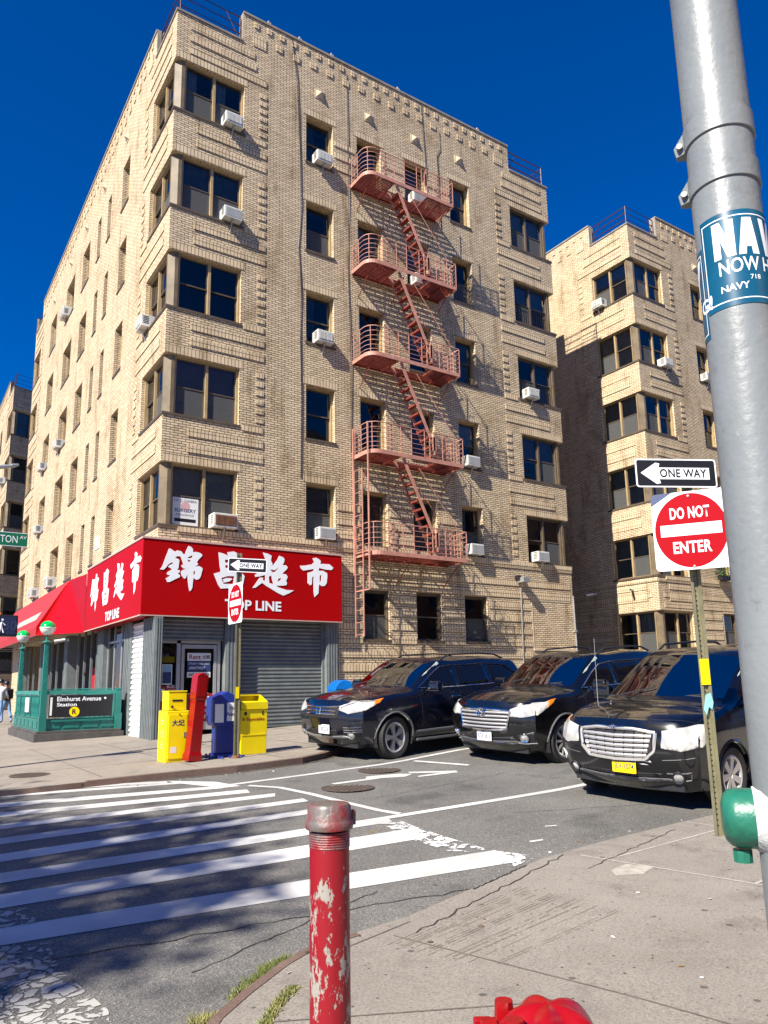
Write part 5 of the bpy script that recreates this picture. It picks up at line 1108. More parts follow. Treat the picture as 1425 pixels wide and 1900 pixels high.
# ================================================================ traffic signs
def upost(t, h, z0=-.1, w=.045, lean=0):
    b = MB(); n = 0
    b.box(-w/2, w/2, .012, .018, z0, h); b.box(-w/2-.012, -w/2, -.012, .018, z0, h); b.box(w/2, w/2+.012, -.012, .018, z0, h); b.box(-w/2-.03, -w/2-.012, -.014, -.008, z0, h); b.box(w/2+.012, w/2+.03, -.014, -.008, z0, h)
    o = b.build('post', plain('olive_galvanised_post', (.27, .25, .15), .5, metal=.4, var=.25, scale=3) if 'olive_galvanised_post' not in MATS else MATS['olive_galvanised_post'], t)
    b = MB()
    for k in range(int((h-.2)/.05)): b.cyl((0, .0115, .1+k*.05), (0, .010, .1+k*.05), .008, n=6)
    b.build('post_hole', BLACKM, o)
def rrect(w, h, r, n=5):
    P = []
    for cx, cy, a0 in ((w/2-r, h/2-r, 0), (-w/2+r, h/2-r, 90), (-w/2+r, -h/2+r, 180), (w/2-r, -h/2+r, 270)):
        for k in range(n+1): a = math.radians(a0+90*k/n); P.append((cx+r*math.cos(a), cy+r*math.sin(a)))
    return P
def one_way(t, M, w, h):
    b = MB(); b.sheet([rrect(w, h, .03)], M, .003); s_ = b.build('one_way_sign', LETTER, t); Mb = M @ Matrix.Translation((0, 0, .0035)); b = MB(); b.sheet([rrect(w-.03, h-.03, .02)], Mb, .001); b.build('black_field', BLACKM, s_)
    ay = h*.19; a = [(-w*.44, 0), (-w*.25, h*.36), (-w*.20, h*.33), (-w*.215, ay), (w*.41, ay), (w*.41, -ay*1.15), (-w*.215, -ay*1.15), (-w*.20, -h*.36), (-w*.25, -h*.39)]
    Mc = M @ Matrix.Translation((0, 0, .005)); b = MB(); b.sheet([a], Mc, .001); b.build('white_arrow', LETTER, s_)
    text_mesh('ONE WAY', BLACKM, Mc @ Matrix.Translation((w*.085, -h*.005, .001)), w=w*.58, h=h*.30, parent=s_, off=.022, spacing=1.05)
def do_not_enter(t, M, w, h):
    b = MB(); b.sheet([rrect(w, h, .045)], M, .003); s_ = b.build('do_not_enter_sign', LETTER, t)
    R_ = .475; C_ = [(R_*w*math.cos(2*math.pi*k/48), R_*h*math.sin(2*math.pi*k/48)) for k in range(48)]; bar = [(-.40*w, -.065*h), (.40*w, -.065*h), (.40*w, .085*h), (-.40*w, .085*h)]
    b = MB(); b.sheet([C_, bar[::-1]], M @ Matrix.Translation((0, 0, .0035)), .001); b.build('red_disc', SIGNRED, s_); Mt = M @ Matrix.Translation((0, 0, .0055))
    text_mesh('DO NOT', LETTER, Mt @ Matrix.Translation((0, .225*h, 0)), w=.52*w, h=.15*h, parent=s_, off=.026, spacing=1.06); text_mesh('ENTER', LETTER, Mt @ Matrix.Translation((0, -.215*h, 0)), w=.50*w, h=.15*h, parent=s_, off=.026, spacing=1.06)
    b = MB()
    for y in (.44*h, -.46*h): b.cyl(M @ Vector((0, y, .003)), M @ Vector((0, y, .012)), .012, n=8)
    b.build('bolt', GALV, s_)
def azM(az, p, roll=0):
    """plane whose outward normal points to azimuth az (deg, from +Y clockwise)"""
    a = math.radians(az); n = Vector((math.sin(a), math.cos(a), 0)); x = Vector((0, 0, 1)).cross(n); M = planeM(p, x, (0, 0, 1)); return M @ Matrix.Rotation(roll, 4, 'Z')
def sign_near():
    t = thing('sign_post', 'near sign post with a large do not enter sign under a one way arrow', 'street sign', (1.24, -14.0, -.2)); t.rotation_euler = (0, 0, math.radians(-28))
    Z = .2
    upost(t, 3.56, w=.05)
    R0 = Matrix.Rotation(math.radians(28), 4, 'Z')
    one_way(t, R0 @ azM(208, (-.175, -.015, 3.35+Z), 0), .86, .30); do_not_enter(t, R0 @ azM(238, (-.12, -.085, 2.75+Z), 0), .71, .80)
    b = MB(); b.box(-.045, .045, -.024, -.016, 1.22+Z, 1.47+Z); b.build('yellow_tag', YEL, t)
    b = MB(); r = random.Random(2); P = [(-.05, .98), (-.02, 1.12), (.03, 1.14), (.05, 1.05), (.03, .98), (.0, 1.01), (-.03, .93)]
    b.prism([(x, z+Z) for x, z in P], -.03, -.022, axis='y'); b.build('blue_tape_scrap', TAPE, t)
def sign_far():
    t = thing('sign_post', 'far thin sign post before the red shop sign, its do not enter sign turned sideways', 'street sign', (-.29, -5.95, .05)); upost(t, 3.62)
    one_way(t, azM(200, (.12, -.10, 3.39), -.03), .70, .255); do_not_enter(t, azM(271, (-.06, -.0, 2.70), 0), .66, .72)
    b = MB(); b.box(-.03, .03, -.024, -.016, 1.02, 1.22); b.build('yellow_tag', YEL, t); b = MB(); b.cyl((0, 0, 0), (0, 0, .05), .07, n=10); b.build('foot', RUST, t)
sign_near(); sign_far()
def signal_pole():
    t = thing('signal_pole', 'corner pole at the left edge with walk signal, green street name sign and lamp arm', 'signal pole', (-4.55, -4.0, 0))
    b = MB(); b.cyl((0, 0, -.1), (0, 0, 6.2), .09, .07, 14); b.build('pole', GALV, t, smooth=True)
    b = MB(); b.tube([(0, 0, 5.0), (.35, 0, 5.22), (.66, 0, 5.30)], [.05, .045, .03], 8); b.cyl((.62, 0, 5.29), (.74, 0, 5.33), .045, .02, 8); b.build('short_arm', GALV, t, smooth=True)
    b = MB(); b.box(.43, .90, -.10, .12, 2.20, 2.57); h = b.build('walk_signal', BLACKM, t, bevel=.015); b = MB(); b.box(.46, .87, -.112, -.1005, 2.23, 2.54); b.build('display', plain('dark_blue_display', (.01, .02, .06), .25), h)
    b = MB(); MM = planeM((.63, -.1145, 2.39), (1, 0, 0), (0, 0, 1))
    b.tube([MM @ Vector(p) for p in ((-.02, -.13, 0), (.0, -.03, 0), (.01, .05, 0))], .017, 6); b.tube([MM @ Vector(p) for p in ((.05, -.13, 0), (.02, -.05, 0), (.01, .0, 0))], .014, 6); b.tube([MM @ Vector(p) for p in ((.07, -.0, 0), (.015, .05, 0), (-.04, .0, 0))], .010, 6); b.lathe([(0, .003), (.02, .003)], (0, 0, 0), 12, M=MM @ Matrix.Translation((.02, .095, 0))); b.build('walking_figure', LETTER, h)
    text_mesh('30', plain('dim_segment', (.03, .04, .10), .3), planeM((.78, -.114, 2.385), (1, 0, 0), (0, 0, 1)), h=.16, parent=h)
    b = MB(); b.mat(AMBER); b.tube([(0, 0, 2.66), (.5, 0, 2.64), (.62, 0, 2.58)], .035, 7); b.tube([(0, 0, 2.12), (.5, 0, 2.13), (.62, 0, 2.2)], .035, 7); b.build('orange_bracket', None, t)
    b = MB(); b.box(.22, .96, -.08, -.06, 3.81, 4.04); s_ = b.build('street_name_sign', SGREEN, t); b = MB(); b.box(.22, .96, -.079, -.061, 4.041, 4.05); b.box(.22, .96, -.079, -.061, 3.80, 3.809); b.build('edge', LETTER, s_)
    text_mesh('BRITTON', LETTER, planeM((.53, -.0815, 3.925), (1, 0, 0), (0, 0, 1)), w=.54, h=.13, parent=s_); text_mesh('AV', LETTER, planeM((.89, -.0815, 3.97), (1, 0, 0), (0, 0, 1)), h=.06, parent=s_)
signal_pole()
# ================================================================ big foreground pole
def slab(s, u0, z0, w, h):
    """heavy block letters for NAVY"""
    G = {'N': [(0, 0), (.34, 0), (.34, .48), (.62, 0), (1, 0), (1, 1), (.66, 1), (.66, .52), (.38, 1), (0, 1)], 'A': [(0, 0), (.34, 0), (.38, .2), (.62, .2), (.66, 0), (1, 0), (.72, 1), (.28, 1)], 'V': [(.28, 0), (.72, 0), (1, 1), (.66, 1), (.5, .38), (.34, 1), (0, 1)], 'Y': [(.33, 0), (.67, 0), (.67, .4), (1, 1), (.64, 1), (.5, .66), (.36, 1), (0, 1), (.33, .4)]}
    out = []
    for k, c in enumerate(s): out.append([(u0+k*w*1.12+x*w, z0+y*h) for x, y in G[c]])
    return out
def wrap_mesh(o, r, th0, z):
    bm = bmesh.new(); bm.from_mesh(o.data); xs = [v.co.x for v in bm.verts]; k = min(xs)+.006
    while k < max(xs): bmesh.ops.bisect_plane(bm, geom=bm.verts[:]+bm.edges[:]+bm.faces[:], plane_co=(k, 0, 0), plane_no=(1, 0, 0)); k += .008
    for v in bm.verts: a = th0+v.co.x/r; v.co = Vector((r*math.cos(a), r*math.sin(a), z+v.co.y))
    bm.to_mesh(o.data); bm.free()
def bent_text(body, m, r, th0, z, h, parent, w=None, off=.0):
    """lettering wrapped on a cylinder, starting at angle th0"""
    o = text_mesh(body, m, Matrix.Identity(4), h=h, w=w, off=off, align='L', th=0)
    wrap_mesh(o, r, th0, z); o.parent = parent; return o
def big_pole():
    t = thing('lamp_post', 'thick grey painted pole in the right foreground with a blue navy sticker', 'pole', (-3.013, -17.058, -.28)); Z = .28; R_ = .12
    b = MB(); b.lathe([(R_+.012*(k == 0), -.05+k*.12+Z*0) for k in range(52)], (0, 0, 0), 48); b.build('shaft', POLEM, t, smooth=70)
    ca = math.radians(208.4)
    for z in (3.35, 3.14):
        b = MB(); z += Z; b.lathe([(R_+.001, z-.045), (R_+.007, z-.043), (R_+.007, z+.043), (R_+.001, z+.045)], (0, 0, 0), 48)
        a = ca-math.radians(88); d = Vector((math.cos(a), math.sin(a), 0)); n = Vector((-d.y, d.x, 0))
        b.add([Vector((0, 0, z-.04))+d*(R_-.0)+n*.02, Vector((0, 0, z-.04))+d*(R_+.035)+n*.005, Vector((0, 0, z+.0))+d*(R_+.042)+n*.005, Vector((0, 0, z+.045))+d*(R_+.004)+n*.02, Vector((0, 0, z-.04))+d*(R_-.0)-n*.03, Vector((0, 0, z-.04))+d*(R_+.035)-n*.02, Vector((0, 0, z+.0))+d*(R_+.042)-n*.02, Vector((0, 0, z+.045))+d*(R_+.004)-n*.03], [(0, 1, 2, 3), (7, 6, 5, 4), (0, 4, 5, 1), (1, 5, 6, 2), (2, 6, 7, 3)])
        b.cyl(Vector((0, 0, z-.01))+d*(R_+.02)+n*.03, Vector((0, 0, z-.01))+d*(R_+.02)-n*.05, .012, n=8); b.build('strap_clamp', POLEM, t, smooth=True)
    tl = plain('teal_blue_sticker', (.005, .075, .14), .3, var=.25, scale=5)
    for (a0, a1, z0, z1, rr, nm) in ((-52, 118, 2.585, 2.955, R_+.002, 'navy_sticker'), (-108, -54, 2.50, 2.86, R_+.0015, 'navy_sticker')):
        b = MB(); b.lathe([(rr, z0+Z), (rr, z1+Z)], (0, 0, 0), 30, a0=ca+math.radians(a0), a1=ca+math.radians(a1)); s_ = b.build(nm, tl, t, smooth=True)
        b = MB(); e = .006
        for za in (z0+.02, z1-.024): b.lathe([(rr+.0006, za+Z), (rr+.0006, za+Z+.004)], (0, 0, 0), 30, a0=ca+math.radians(a0+4), a1=ca+math.radians(a1-4))
        for aa in (a0+4, a1-6): b.lathe([(rr+.0006, z0+.02+Z), (rr+.0006, z1-.02+Z)], (0, 0, 0), 2, a0=ca+math.radians(aa), a1=ca+math.radians(aa+1.8))
        b.build('white_border', LETTER, s_)
        if a0 == -52:
            nb = MB()
            for lp in slab('NAVY', 0, 0, .075, .145): nb.sheet([lp], Matrix.Identity(4))
            no = nb.build('lettering', LETTER, s_); wrap_mesh(no, rr+.001, ca+math.radians(-28), 2.775+Z); bent_text('NOW HIRING', LETTER, rr+.001, ca+math.radians(-22), 2.737+Z, .056, s_, w=.33, off=.012); bent_text('718', LETTER, rr+.001, ca+math.radians(25), 2.685+Z, .018, s_); bent_text('NAVY', LETTER, rr+.001, ca+math.radians(-22), 2.655+Z, .026, s_, off=.012)
        else:
            bent_text('G!', LETTER, rr+.001, ca+math.radians(-72), 2.63+Z, .055, s_, off=.025); nb = MB(); nb.sheet([slab('Y', 0, 0, .075, .145)[0]], Matrix.Identity(4)); no = nb.build('lettering', LETTER, s_); wrap_mesh(no, rr+.001, ca+math.radians(-98), 2.68+Z)
    # green cap low on the shaft
    a = ca-math.radians(84); d = Vector((math.cos(a), math.sin(a), 0)); q = d.to_track_quat('Z', 'Y').to_matrix().to_4x4()
    zc = .815+Z; M = Matrix.Translation(Vector((0, 0, zc))) @ q
    b = MB(); prof = [(0, .225), (.045, .224), (.072, .217), (.090, .20), (.096, .175), (.096, .06)]; 
    vs = MB(); vs.lathe(prof[::-1], (0, 0, 0), 36, M=M); vs.build('green_end_cap', plain('dark_green_cap_paint', (.015, .135, .085), .35, var=.25, scale=9, bump=.3, bscale=40), t, smooth=50)
    b = MB(); b.lathe([(.06, .05), (.116, .052), (.116, .10), (.10, .125)], (0, 0, 0), 24, M=M); b.build('pale_mortar_collar', STONE if False else plain('chipped_white_filler', (.5, .52, .5), .8, var=.3, scale=20, bump=.5), t, smooth=True)
    b = MB(); b.cyl(Vector((0, 0, zc-.10))+d*.17, Vector((0, 0, zc-.14))+d*.17, .03, n=10); b.build('drain_plug', MATS['dark_green_cap_paint'], t)
big_pole()
def bollard():
    t = thing('bollard', 'chipped red pipe bollard with a grey cap in the foreground', 'bollard', (-4.19, -16.04, -.30))
    b = MB(); b.lathe([(.070, -.05+k*.0505) for k in range(23)], (0, 0, 0), 40); b.build('pipe', MATS['chipped_red_paint'], t, smooth=70)
    b = MB()
    for k in range(7): b.lathe([(.0705, 1.015+k*.008), (.0725, 1.018+k*.008), (.0705, 1.022+k*.008)], (0, 0, 0), 40)
    b.build('thread', MATS['worn_red_cap'], t, smooth=True)
    b = MB(); b.lathe([(.071, 1.075), (.083, 1.077), (.085, 1.085), (.085, 1.098), (.080, 1.106), (.0775, 1.11), (.0775, 1.150), (.070, 1.160), (.04, 1.165), (0, 1.166)], (0, 0, 0), 40); b.build('cap', MATS['worn_red_cap'], t, smooth=40)
    b = MB(); a = math.radians(-20); b.box(.080, .094, -.012, .012, 1.085, 1.135, Matrix.Rotation(a, 4, 'Z')); b.build('lug', MATS['worn_red_cap'], t, bevel=.003)
bollard()
def hydrant():
    t = thing('fire_hydrant', 'glossy red hydrant top poking in at the bottom edge of the sidewalk', 'fire hydrant', (-4.30, -17.18, -.31)); t.rotation_euler = (0, 0, math.atan2(.547, -.837)); T = .905
    b = MB(); n = 40
    b.lathe([(.13, 0), (.13, .04), (.10, .06), (.095, .55), (.12, .57), (.12, .60), (.10, .61), (.10, .74), (.125, .75), (.125, .775), (.115, .78)], (0, 0, 0), n); b.build('barrel', REDP, t, smooth=True)
    # lobed bonnet
    b = MB(); rows = [(.117, .775)]+[(.119*math.cos(a)**.8, .79+.115*math.sin(a)) for a in [math.pi/2*k/12 for k in range(12)]]+[(0, .905)]
    vs = []; f = []
    for r, z in rows:
        for k in range(48):
            a = 2*math.pi*k/48; lob = 1+.06*math.cos(5*a)*min(1, r/.06); vs.append((r*lob*math.cos(a), r*lob*math.sin(a), z+.010*math.cos(5*a)*(r/.11)))
    for i in range(len(rows)-1):
        for k in range(48): f.append((i*48+k, i*48+(k+1) % 48, (i+1)*48+(k+1) % 48, (i+1)*48+k))
    b.add(vs, f); b.build('bonnet', REDP, t, smooth=60)
    b = MB(); b.cyl((.06, 0, .815), (.115, 0, .815), .05, n=20); b.cyl((.115, 0, .81), (.150, 0, .81), .066, .062, 24)
    for k in range(3): a = .3+k*2.1; b.box(.120, .160, -.010+.05*math.cos(a), .010+.05*math.cos(a), .80+.06*math.sin(a), .82+.065*math.sin(a))
    b.build('nozzle_cap', REDP, t, bevel=.004)
    b = MB(); b.cyl((.085, .05, .82), (.085, .05, .895), .026, .02, 10); b.cyl((.09, -.05, .82), (.09, -.05, .893), .024, .02, 10); b.build('bonnet_bolt', REDP, t, smooth=True)
    b = MB()
    for x, y, z in ((.035, -.07, .868), (-.03, -.06, .876), (-.07, -.05, .864)): b.box(x-.007, x+.007, y-.003, y+.003, z-.004, z+.003)
    b.build('yellow_paint_fleck', YEL, t)
hydrant()
# ================================================================ people at the left edge
def person(loc, rz, label, top, legm, bag=True, lean=.0, scale=1):
    t = thing('person', label, 'person', loc, rz, 'people in front of the side street shops')
    V = [(0, 0, .95), (0, -.02, 1.2), (0, -.03-lean, 1.42), (0, -.05-lean, 1.5), (0, -.07-lean, 1.60), (0, -.07-lean, 1.72), (.19, -.03-lean, 1.40), (.25, .02-lean, 1.12), (.24, -.10-lean, .90), (.24, -.14-lean, .82), (-.19, -.03-lean, 1.40), (-.25, -.1-lean, 1.14), (-.22, -.28-lean, 1.0), (-.21, -.34-lean, .98), (.09, 0, .88), (.11, -.16, .50), (.11, -.10, .09), (.11, -.25, .04), (-.09, 0, .88), (-.11, .08, .48), (-.11, .30, .12), (-.11, .18, .04)]
    E = [(0, 1), (1, 2), (2, 3), (3, 4), (4, 5), (2, 6), (6, 7), (7, 8), (8, 9), (2, 10), (10, 11), (11, 12), (12, 13), (0, 14), (14, 15), (15, 16), (16, 17), (0, 18), (18, 19), (19, 20), (20, 21)]
    Rr = [.15, .14, .15, .06, .095, .085, .065, .05, .04, .03, .065, .05, .04, .03, .09, .065, .045, .035, .09, .065, .045, .035]
    me = bpy.data.meshes.new('body'); me.from_pydata(V, E, []); o = bpy.data.objects.new('body', me); COL.objects.link(o)
    md = o.modifiers.new('s', 'SKIN'); 
    for i, sv in enumerate(me.skin_vertices[0].data): sv.radius = (Rr[i], Rr[i]*(.75 if i < 3 else 1)); sv.use_root = i == 0
    o.modifiers.new('b', 'SUBSURF').levels = 2
    dg = bpy.context.evaluated_depsgraph_get(); m2 = bpy.data.meshes.new_from_object(o.evaluated_get(dg)); o.modifiers.clear(); o.data = m2; o.name = 'body'
    for m in (top, legm, SKIN, BLACKM): m2.materials.append(m)
    for p in m2.polygons:
        c = p.center; p.use_smooth = True
        p.material_index = 3 if c.z < .09 else 1 if c.z < .95 and abs(c.x) < .2 else 2 if c.z > 1.5 or (abs(c.x) > .17 and c.z < 1.05) else 0
    o.parent = t
    b = MB(); b.lathe([(.105*math.cos(a), .13*math.sin(a)) for a in [math.pi/2*k/6 for k in range(-1, 7)]], (0, -.055-lean, 1.68), 14); b.build('hair', BLACKM, t, smooth=True)
    if bag: b = MB(); b.box(-.17, .17, .08-lean, .28-lean, 1.02, 1.45); b.build('backpack', BAGM, t, bevel=.05)
    t.scale = (scale,)*3
person((-1.86, 12.7, .05), 2.6, 'person in pale top and blue jeans walking at the left edge past the subway stair', SHIRT, DENIM, False, .02, .92)
person((-1.52, 13.3, .05), 3.5, 'person in light blue jeans with a black backpack at the left edge', BAGM, DENIM, True, .06, .88)
# ================================================================ trees and plants
def tree(loc, H, R_, label, nclump=260, trunk_r=.2, seed=1, cat='tree', zc=None):
    rnd = random.Random(seed); t = thing('street_tree', label, cat, loc); b = MB(); zc = zc or H*.66
    b.tube([(0, 0, -.2), (.05, .02, H*.25), (-.05, .05, H*.45), (.0, 0, H*.8)], [trunk_r, trunk_r*.8, trunk_r*.6, trunk_r*.2], 9)
    for k in range(9):
        a = rnd.uniform(0, 6.28); z0 = H*rnd.uniform(.32, .6); L = R_*rnd.uniform(.6, 1.0); b.tube([(0, 0, z0), (L*.5*math.cos(a), L*.5*math.sin(a), z0+L*.4), (L*math.cos(a), L*math.sin(a), z0+L*.75)], [trunk_r*.4, trunk_r*.25, trunk_r*.08], 6)
    b.build('trunk', BARK, t, smooth=True); b = MB()
    for k in range(nclump):
        while True:
            p = Vector((rnd.uniform(-1, 1), rnd.uniform(-1, 1), rnd.uniform(-1, 1)))
            if p.length < 1 and noise.noise(p*2.3+Vector((seed, 0, 0))) > -.18: break
        c = Vector((p.x*R_, p.y*R_, zc+p.z*(H-zc)))
        for j in range(34):
            q = c+Vector((rnd.gauss(0, .32), rnd.gauss(0, .32), rnd.gauss(0, .22)))*min(1, R_/2.5); s_ = rnd.uniform(.07, .13)*min(1, R_/1.6+.3); u = Vector((rnd.gauss(0, 1), rnd.gauss(0, 1), rnd.gauss(0, .6))).normalized(); v = u.orthogonal().normalized()
            b.add([q-u*s_, q+v*s_*.5, q+u*s_, q-v*s_*.5], [(0, 1, 2, 3)])
    b.build('crown', LEAF, t); return t
tree((-18.6, -15.9, 0), 15.2, 2.5, 'tall leafy street tree across the avenue left of the crosswalk', 330, .28, 2, zc=12.0)
tree((-18.8, -12.2, 0), 14.0, 1.9, 'second leafy street tree across the avenue farther along', 200, .22, 5, zc=11.5)
def hedge(x0, x1, y0, y1, h, label):
    rnd = random.Random(8); t = thing('hedge', label, 'hedge', ((x0+x1)/2, (y0+y1)/2, .3)); b = MB(); w, d = (x1-x0)/2, (y1-y0)/2
    for k in range(2600):
        q = Vector((rnd.uniform(-w, w), rnd.uniform(-d, d), rnd.uniform(.05, h)+.12*noise.noise(Vector((rnd.random(), k*.1, 0))))); s_ = rnd.uniform(.03, .06); u = Vector((rnd.gauss(0, 1), rnd.gauss(0, 1), rnd.gauss(0, 1))).normalized(); v = u.orthogonal().normalized(); b.add([q-u*s_, q+v*s_*.6, q+u*s_, q-v*s_*.6], [(0, 1, 2, 3)])
    b.build('foliage', LEAF, t); b = MB()
    for k in range(12): x = -w+2*w*k/11; b.tube([(x, 0, -.3), (x+.05, .05, h*.7)], .012, 5)
    b.build('stem', BARK, t)
hedge(9.6, 13.0, -1.2, -.3, .75, 'low green hedge at the foot of the brick wall behind the cars')
def potplant():
    rnd = random.Random(9); t = thing('window_plant', 'leafy plant on the window sill of the right building beside the grey pole', 'plant', (19.89+4.3, -.42, 5.5)); b = MB(); b.box(-.35, .35, -.12, .12, -.1, .1); b.build('planter', BLACKM, t); b = MB()
    for k in range(500):
        q = Vector((rnd.gauss(0, .28), rnd.gauss(-.05, .12), rnd.uniform(.05, .95)*1.1)); s_ = rnd.uniform(.03, .06); u = Vector((rnd.gauss(0, 1), rnd.gauss(0, 1), rnd.gauss(0, 1))).normalized(); v = u.orthogonal().normalized(); b.add([q-u*s_, q+v*s_*.6, q+u*s_, q-v*s_*.6], [(0, 1, 2, 3)])
    b.build('foliage', LEAF, t)
potplant()

# ================================================================ buildings across the streets (off frame, they close the street and fill reflections)
def across(loc, rz, L, H, m, label):
    t = thing('brick_building', label, 'building', loc, rz); b = MB(); b.box(0, L, 0, 12, -1, H); b.build('wall', m, t)
    b = MB(); k = 0
    for f in range(int(H/3.1)-1):
        for i in range(int(L/3)):
            x = 1+i*3; z = 3.9+f*3.1; b.mat(TINT); b.box(x, x+1.1, -.02, -.005, z, z+1.6); b.mat(STONE); b.box(x-.1, x+1.2, -.08, -.003, z-.15, z-.02); b.box(x-.1, x+1.2, -.06, -.003, z+1.62, z+1.8)
    b.mat(STONE); b.box(-.1, L+.1, -.25, -.002, H-.6, H-.2); b.mat(DARK); b.box(1, L-1, -.03, -.004, .2, 2.8); b.build('windows_and_trim', None, t)
REDW = plain('red_brown_wall', (.36, .17, .10), .85, var=.2, scale=.5)
across((64, -26, 0), math.pi, 62, 19, REDW, 'red brown brick row across the street behind the camera')
# ================================================================ cars
def crom(P, K):
    """centripetal Catmull-Rom through key points, K sub-steps per span"""
    P = [Vector(p) for p in P]; n = len(P); out = []
    ext = [P[0]*2-P[1]]+P+[P[-1]*2-P[-2]]
    for i in range(n-1):
        p0, p1, p2, p3 = ext[i:i+4]
        t0 = 0; t1 = t0+max(1e-4, (p1-p0).length**.5); t2 = t1+max(1e-4, (p2-p1).length**.5); t3 = t2+max(1e-4, (p3-p2).length**.5)
        for k in range(K):
            t = t1+(t2-t1)*k/K
            A1 = p0*((t1-t)/(t1-t0))+p1*((t-t0)/(t1-t0)); A2 = p1*((t2-t)/(t2-t1))+p2*((t-t1)/(t2-t1)); A3 = p2*((t3-t)/(t3-t2))+p3*((t-t2)/(t3-t2))
            B1 = A1*((t2-t)/(t2-t0))+A2*((t-t0)/(t2-t0)); B2 = A2*((t3-t)/(t3-t1))+A3*((t-t1)/(t3-t1)); out.append(B1*((t2-t)/(t2-t1))+B2*((t-t1)/(t2-t1)))
    out.append(P[-1].copy()); return out
def snap(bvh, p, off):
    q, n, _, _ = bvh.find_nearest(Vector(p))
    c = Vector((q.x, 0, .8)); 
    if n.dot(Vector((q.x-2.4, q.y*1.5, q.z-.8))) < 0: n = -n
    return q+n*off, n
def decal(bvh, pts, off, name, m, parent, cell=.045, thick=.006):
    P = [Vector(p) for p in pts]; c = sum(P, Vector())/len(P); n = Vector()
    for i in range(len(P)): n += (P[i]-c).cross(P[(i+1) % len(P)]-c)
    n.normalize(); u = n.orthogonal().normalized(); v = n.cross(u); Q = [((p-c).dot(u), (p-c).dot(v)) for p in P]
    # height interpolation: inverse distance so wrapped outlines keep their bow
    hz = [(p-c).dot(n) for p in P]
    bm = bmesh.new(); vs = [bm.verts.new((q[0], q[1], 0)) for q in Q]
    for t in tessellate_polygon([[Vector((q[0], q[1], 0)) for q in Q]]):
        try: bm.faces.new([vs[i] for i in t])
        except ValueError: pass
    for ax in (0, 1):
        a, b_ = min(q[ax] for q in Q), max(q[ax] for q in Q); k = a+cell
        while k < b_:
            bmesh.ops.bisect_plane(bm, geom=bm.verts[:]+bm.edges[:]+bm.faces[:], plane_co=(k, 0, 0) if ax == 0 else (0, k, 0), plane_no=(1, 0, 0) if ax == 0 else (0, 1, 0)); k += cell
    for w in bm.verts:
        d = [(1/(1e-5+(w.co.x-q[0])**2+(w.co.y-q[1])**2)) for q in Q]; h = sum(a*b2 for a, b2 in zip(d, hz))/sum(d)
        w.co, nn = snap(bvh, c+u*w.co.x+v*w.co.y+n*h, off)
    bmesh.ops.recalc_face_normals(bm, faces=bm.faces)
    for f in list(bm.faces)[:1]:
        _, nn = snap(bvh, f.calc_center_median(), 0)
        if f.normal.dot(nn) < 0: bmesh.ops.reverse_faces(bm, faces=bm.faces)
    me = bpy.data.meshes.new(name); bm.to_mesh(me); bm.free(); me.materials.append(m)
    for p in me.polygons: p.use_smooth = True
    o = bpy.data.objects.new(name, me); COL.objects.link(o); o.parent = parent
    if thick: s_ = o.modifiers.new('s', 'SOLIDIFY'); s_.thickness = thick; s_.offset = -1
    return o
def sline(bvh, b, pts, r, off=.004, sub=4, closed=False):
    P = []
    n = len(pts)
    for i in range(n if closed else n-1):
        a, c = Vector(pts[i]), Vector(pts[(i+1) % n])
        for k in range(sub): P.append(a.lerp(c, k/sub))
    if not closed: P.append(Vector(pts[-1]))
    b.tube([snap(bvh, p, off)[0] for p in P], r, 5, closed=closed)
def wheel_proto(R_, wid, style, rim_m):
    t = empty('wheel'); h = wid/2; rr = R_*.70
    b = MB(); b.lathe([(rr, -h*.85), (rr+.02, -h*.98), (R_*.93, -h), (R_*.985, -h*.80), (R_, -h*.5), (R_, h*.5), (R_*.985, h*.8), (R_*.93, h), (rr, h*.9)], (0, 0, 0), 48, axis='y')
    for k in range(48):
        a = 2*math.pi*k/48; b.box(-.006, .006, -h*.78, h*.78, R_-.001, R_+.005, Matrix.Rotation(a, 4, 'Y'))
    b.build('tyre', TYRE, t, smooth=40)
    b = MB(); b.lathe([(rr+.003, -h*.86), (rr-.015, -h*.93), (rr-.035, -h*.80), (rr-.045, -h*.2), (rr-.05, h*.5)], (0, 0, 0), 48, axis='y'); b.lathe([(0, -h*.72), (.055, -h*.70), (.06, -h*.5)], (0, 0, 0), 20, axis='y')
    n = {'double': 5, 'multi': 10, 'seven': 7}[style]
    for k in range(n):
        a = 2*math.pi*k/n
        for s_ in ((-.13, .13) if style == 'double' else (0,)):
            M = Matrix.Rotation(a+s_, 4, 'Y'); w0, w1 = (.017, .028) if style == 'double' else (.014, .020) if style == 'multi' else (.028, .042)
            vs = [(-w0, -h*.74, .03), (w0, -h*.74, .03), (w1, -h*.86, rr-.02), (-w1, -h*.86, rr-.02), (-w0*1.2, -h*.45, .03), (w0*1.2, -h*.45, .03), (w1, -h*.6, rr-.02), (-w1, -h*.6, rr-.02)]
            b.add([M @ Vector(v) for v in vs], [(0, 1, 2, 3), (7, 6, 5, 4), (0, 4, 5, 1), (1, 5, 6, 2), (2, 6, 7, 3), (3, 7, 4, 0)])
    b.build('rim', rim_m, t, smooth=30)
    b = MB(); b.lathe([(0, -h*.1), (rr-.05, -h*.1)], (0, 0, 0), 32, axis='y'); b.lathe([(.04, -h*.3), (.16, -h*.3), (.16, -h*.11)], (0, 0, 0), 32, axis='y'); b.build('brake_disc', RIMD, t)
    return t
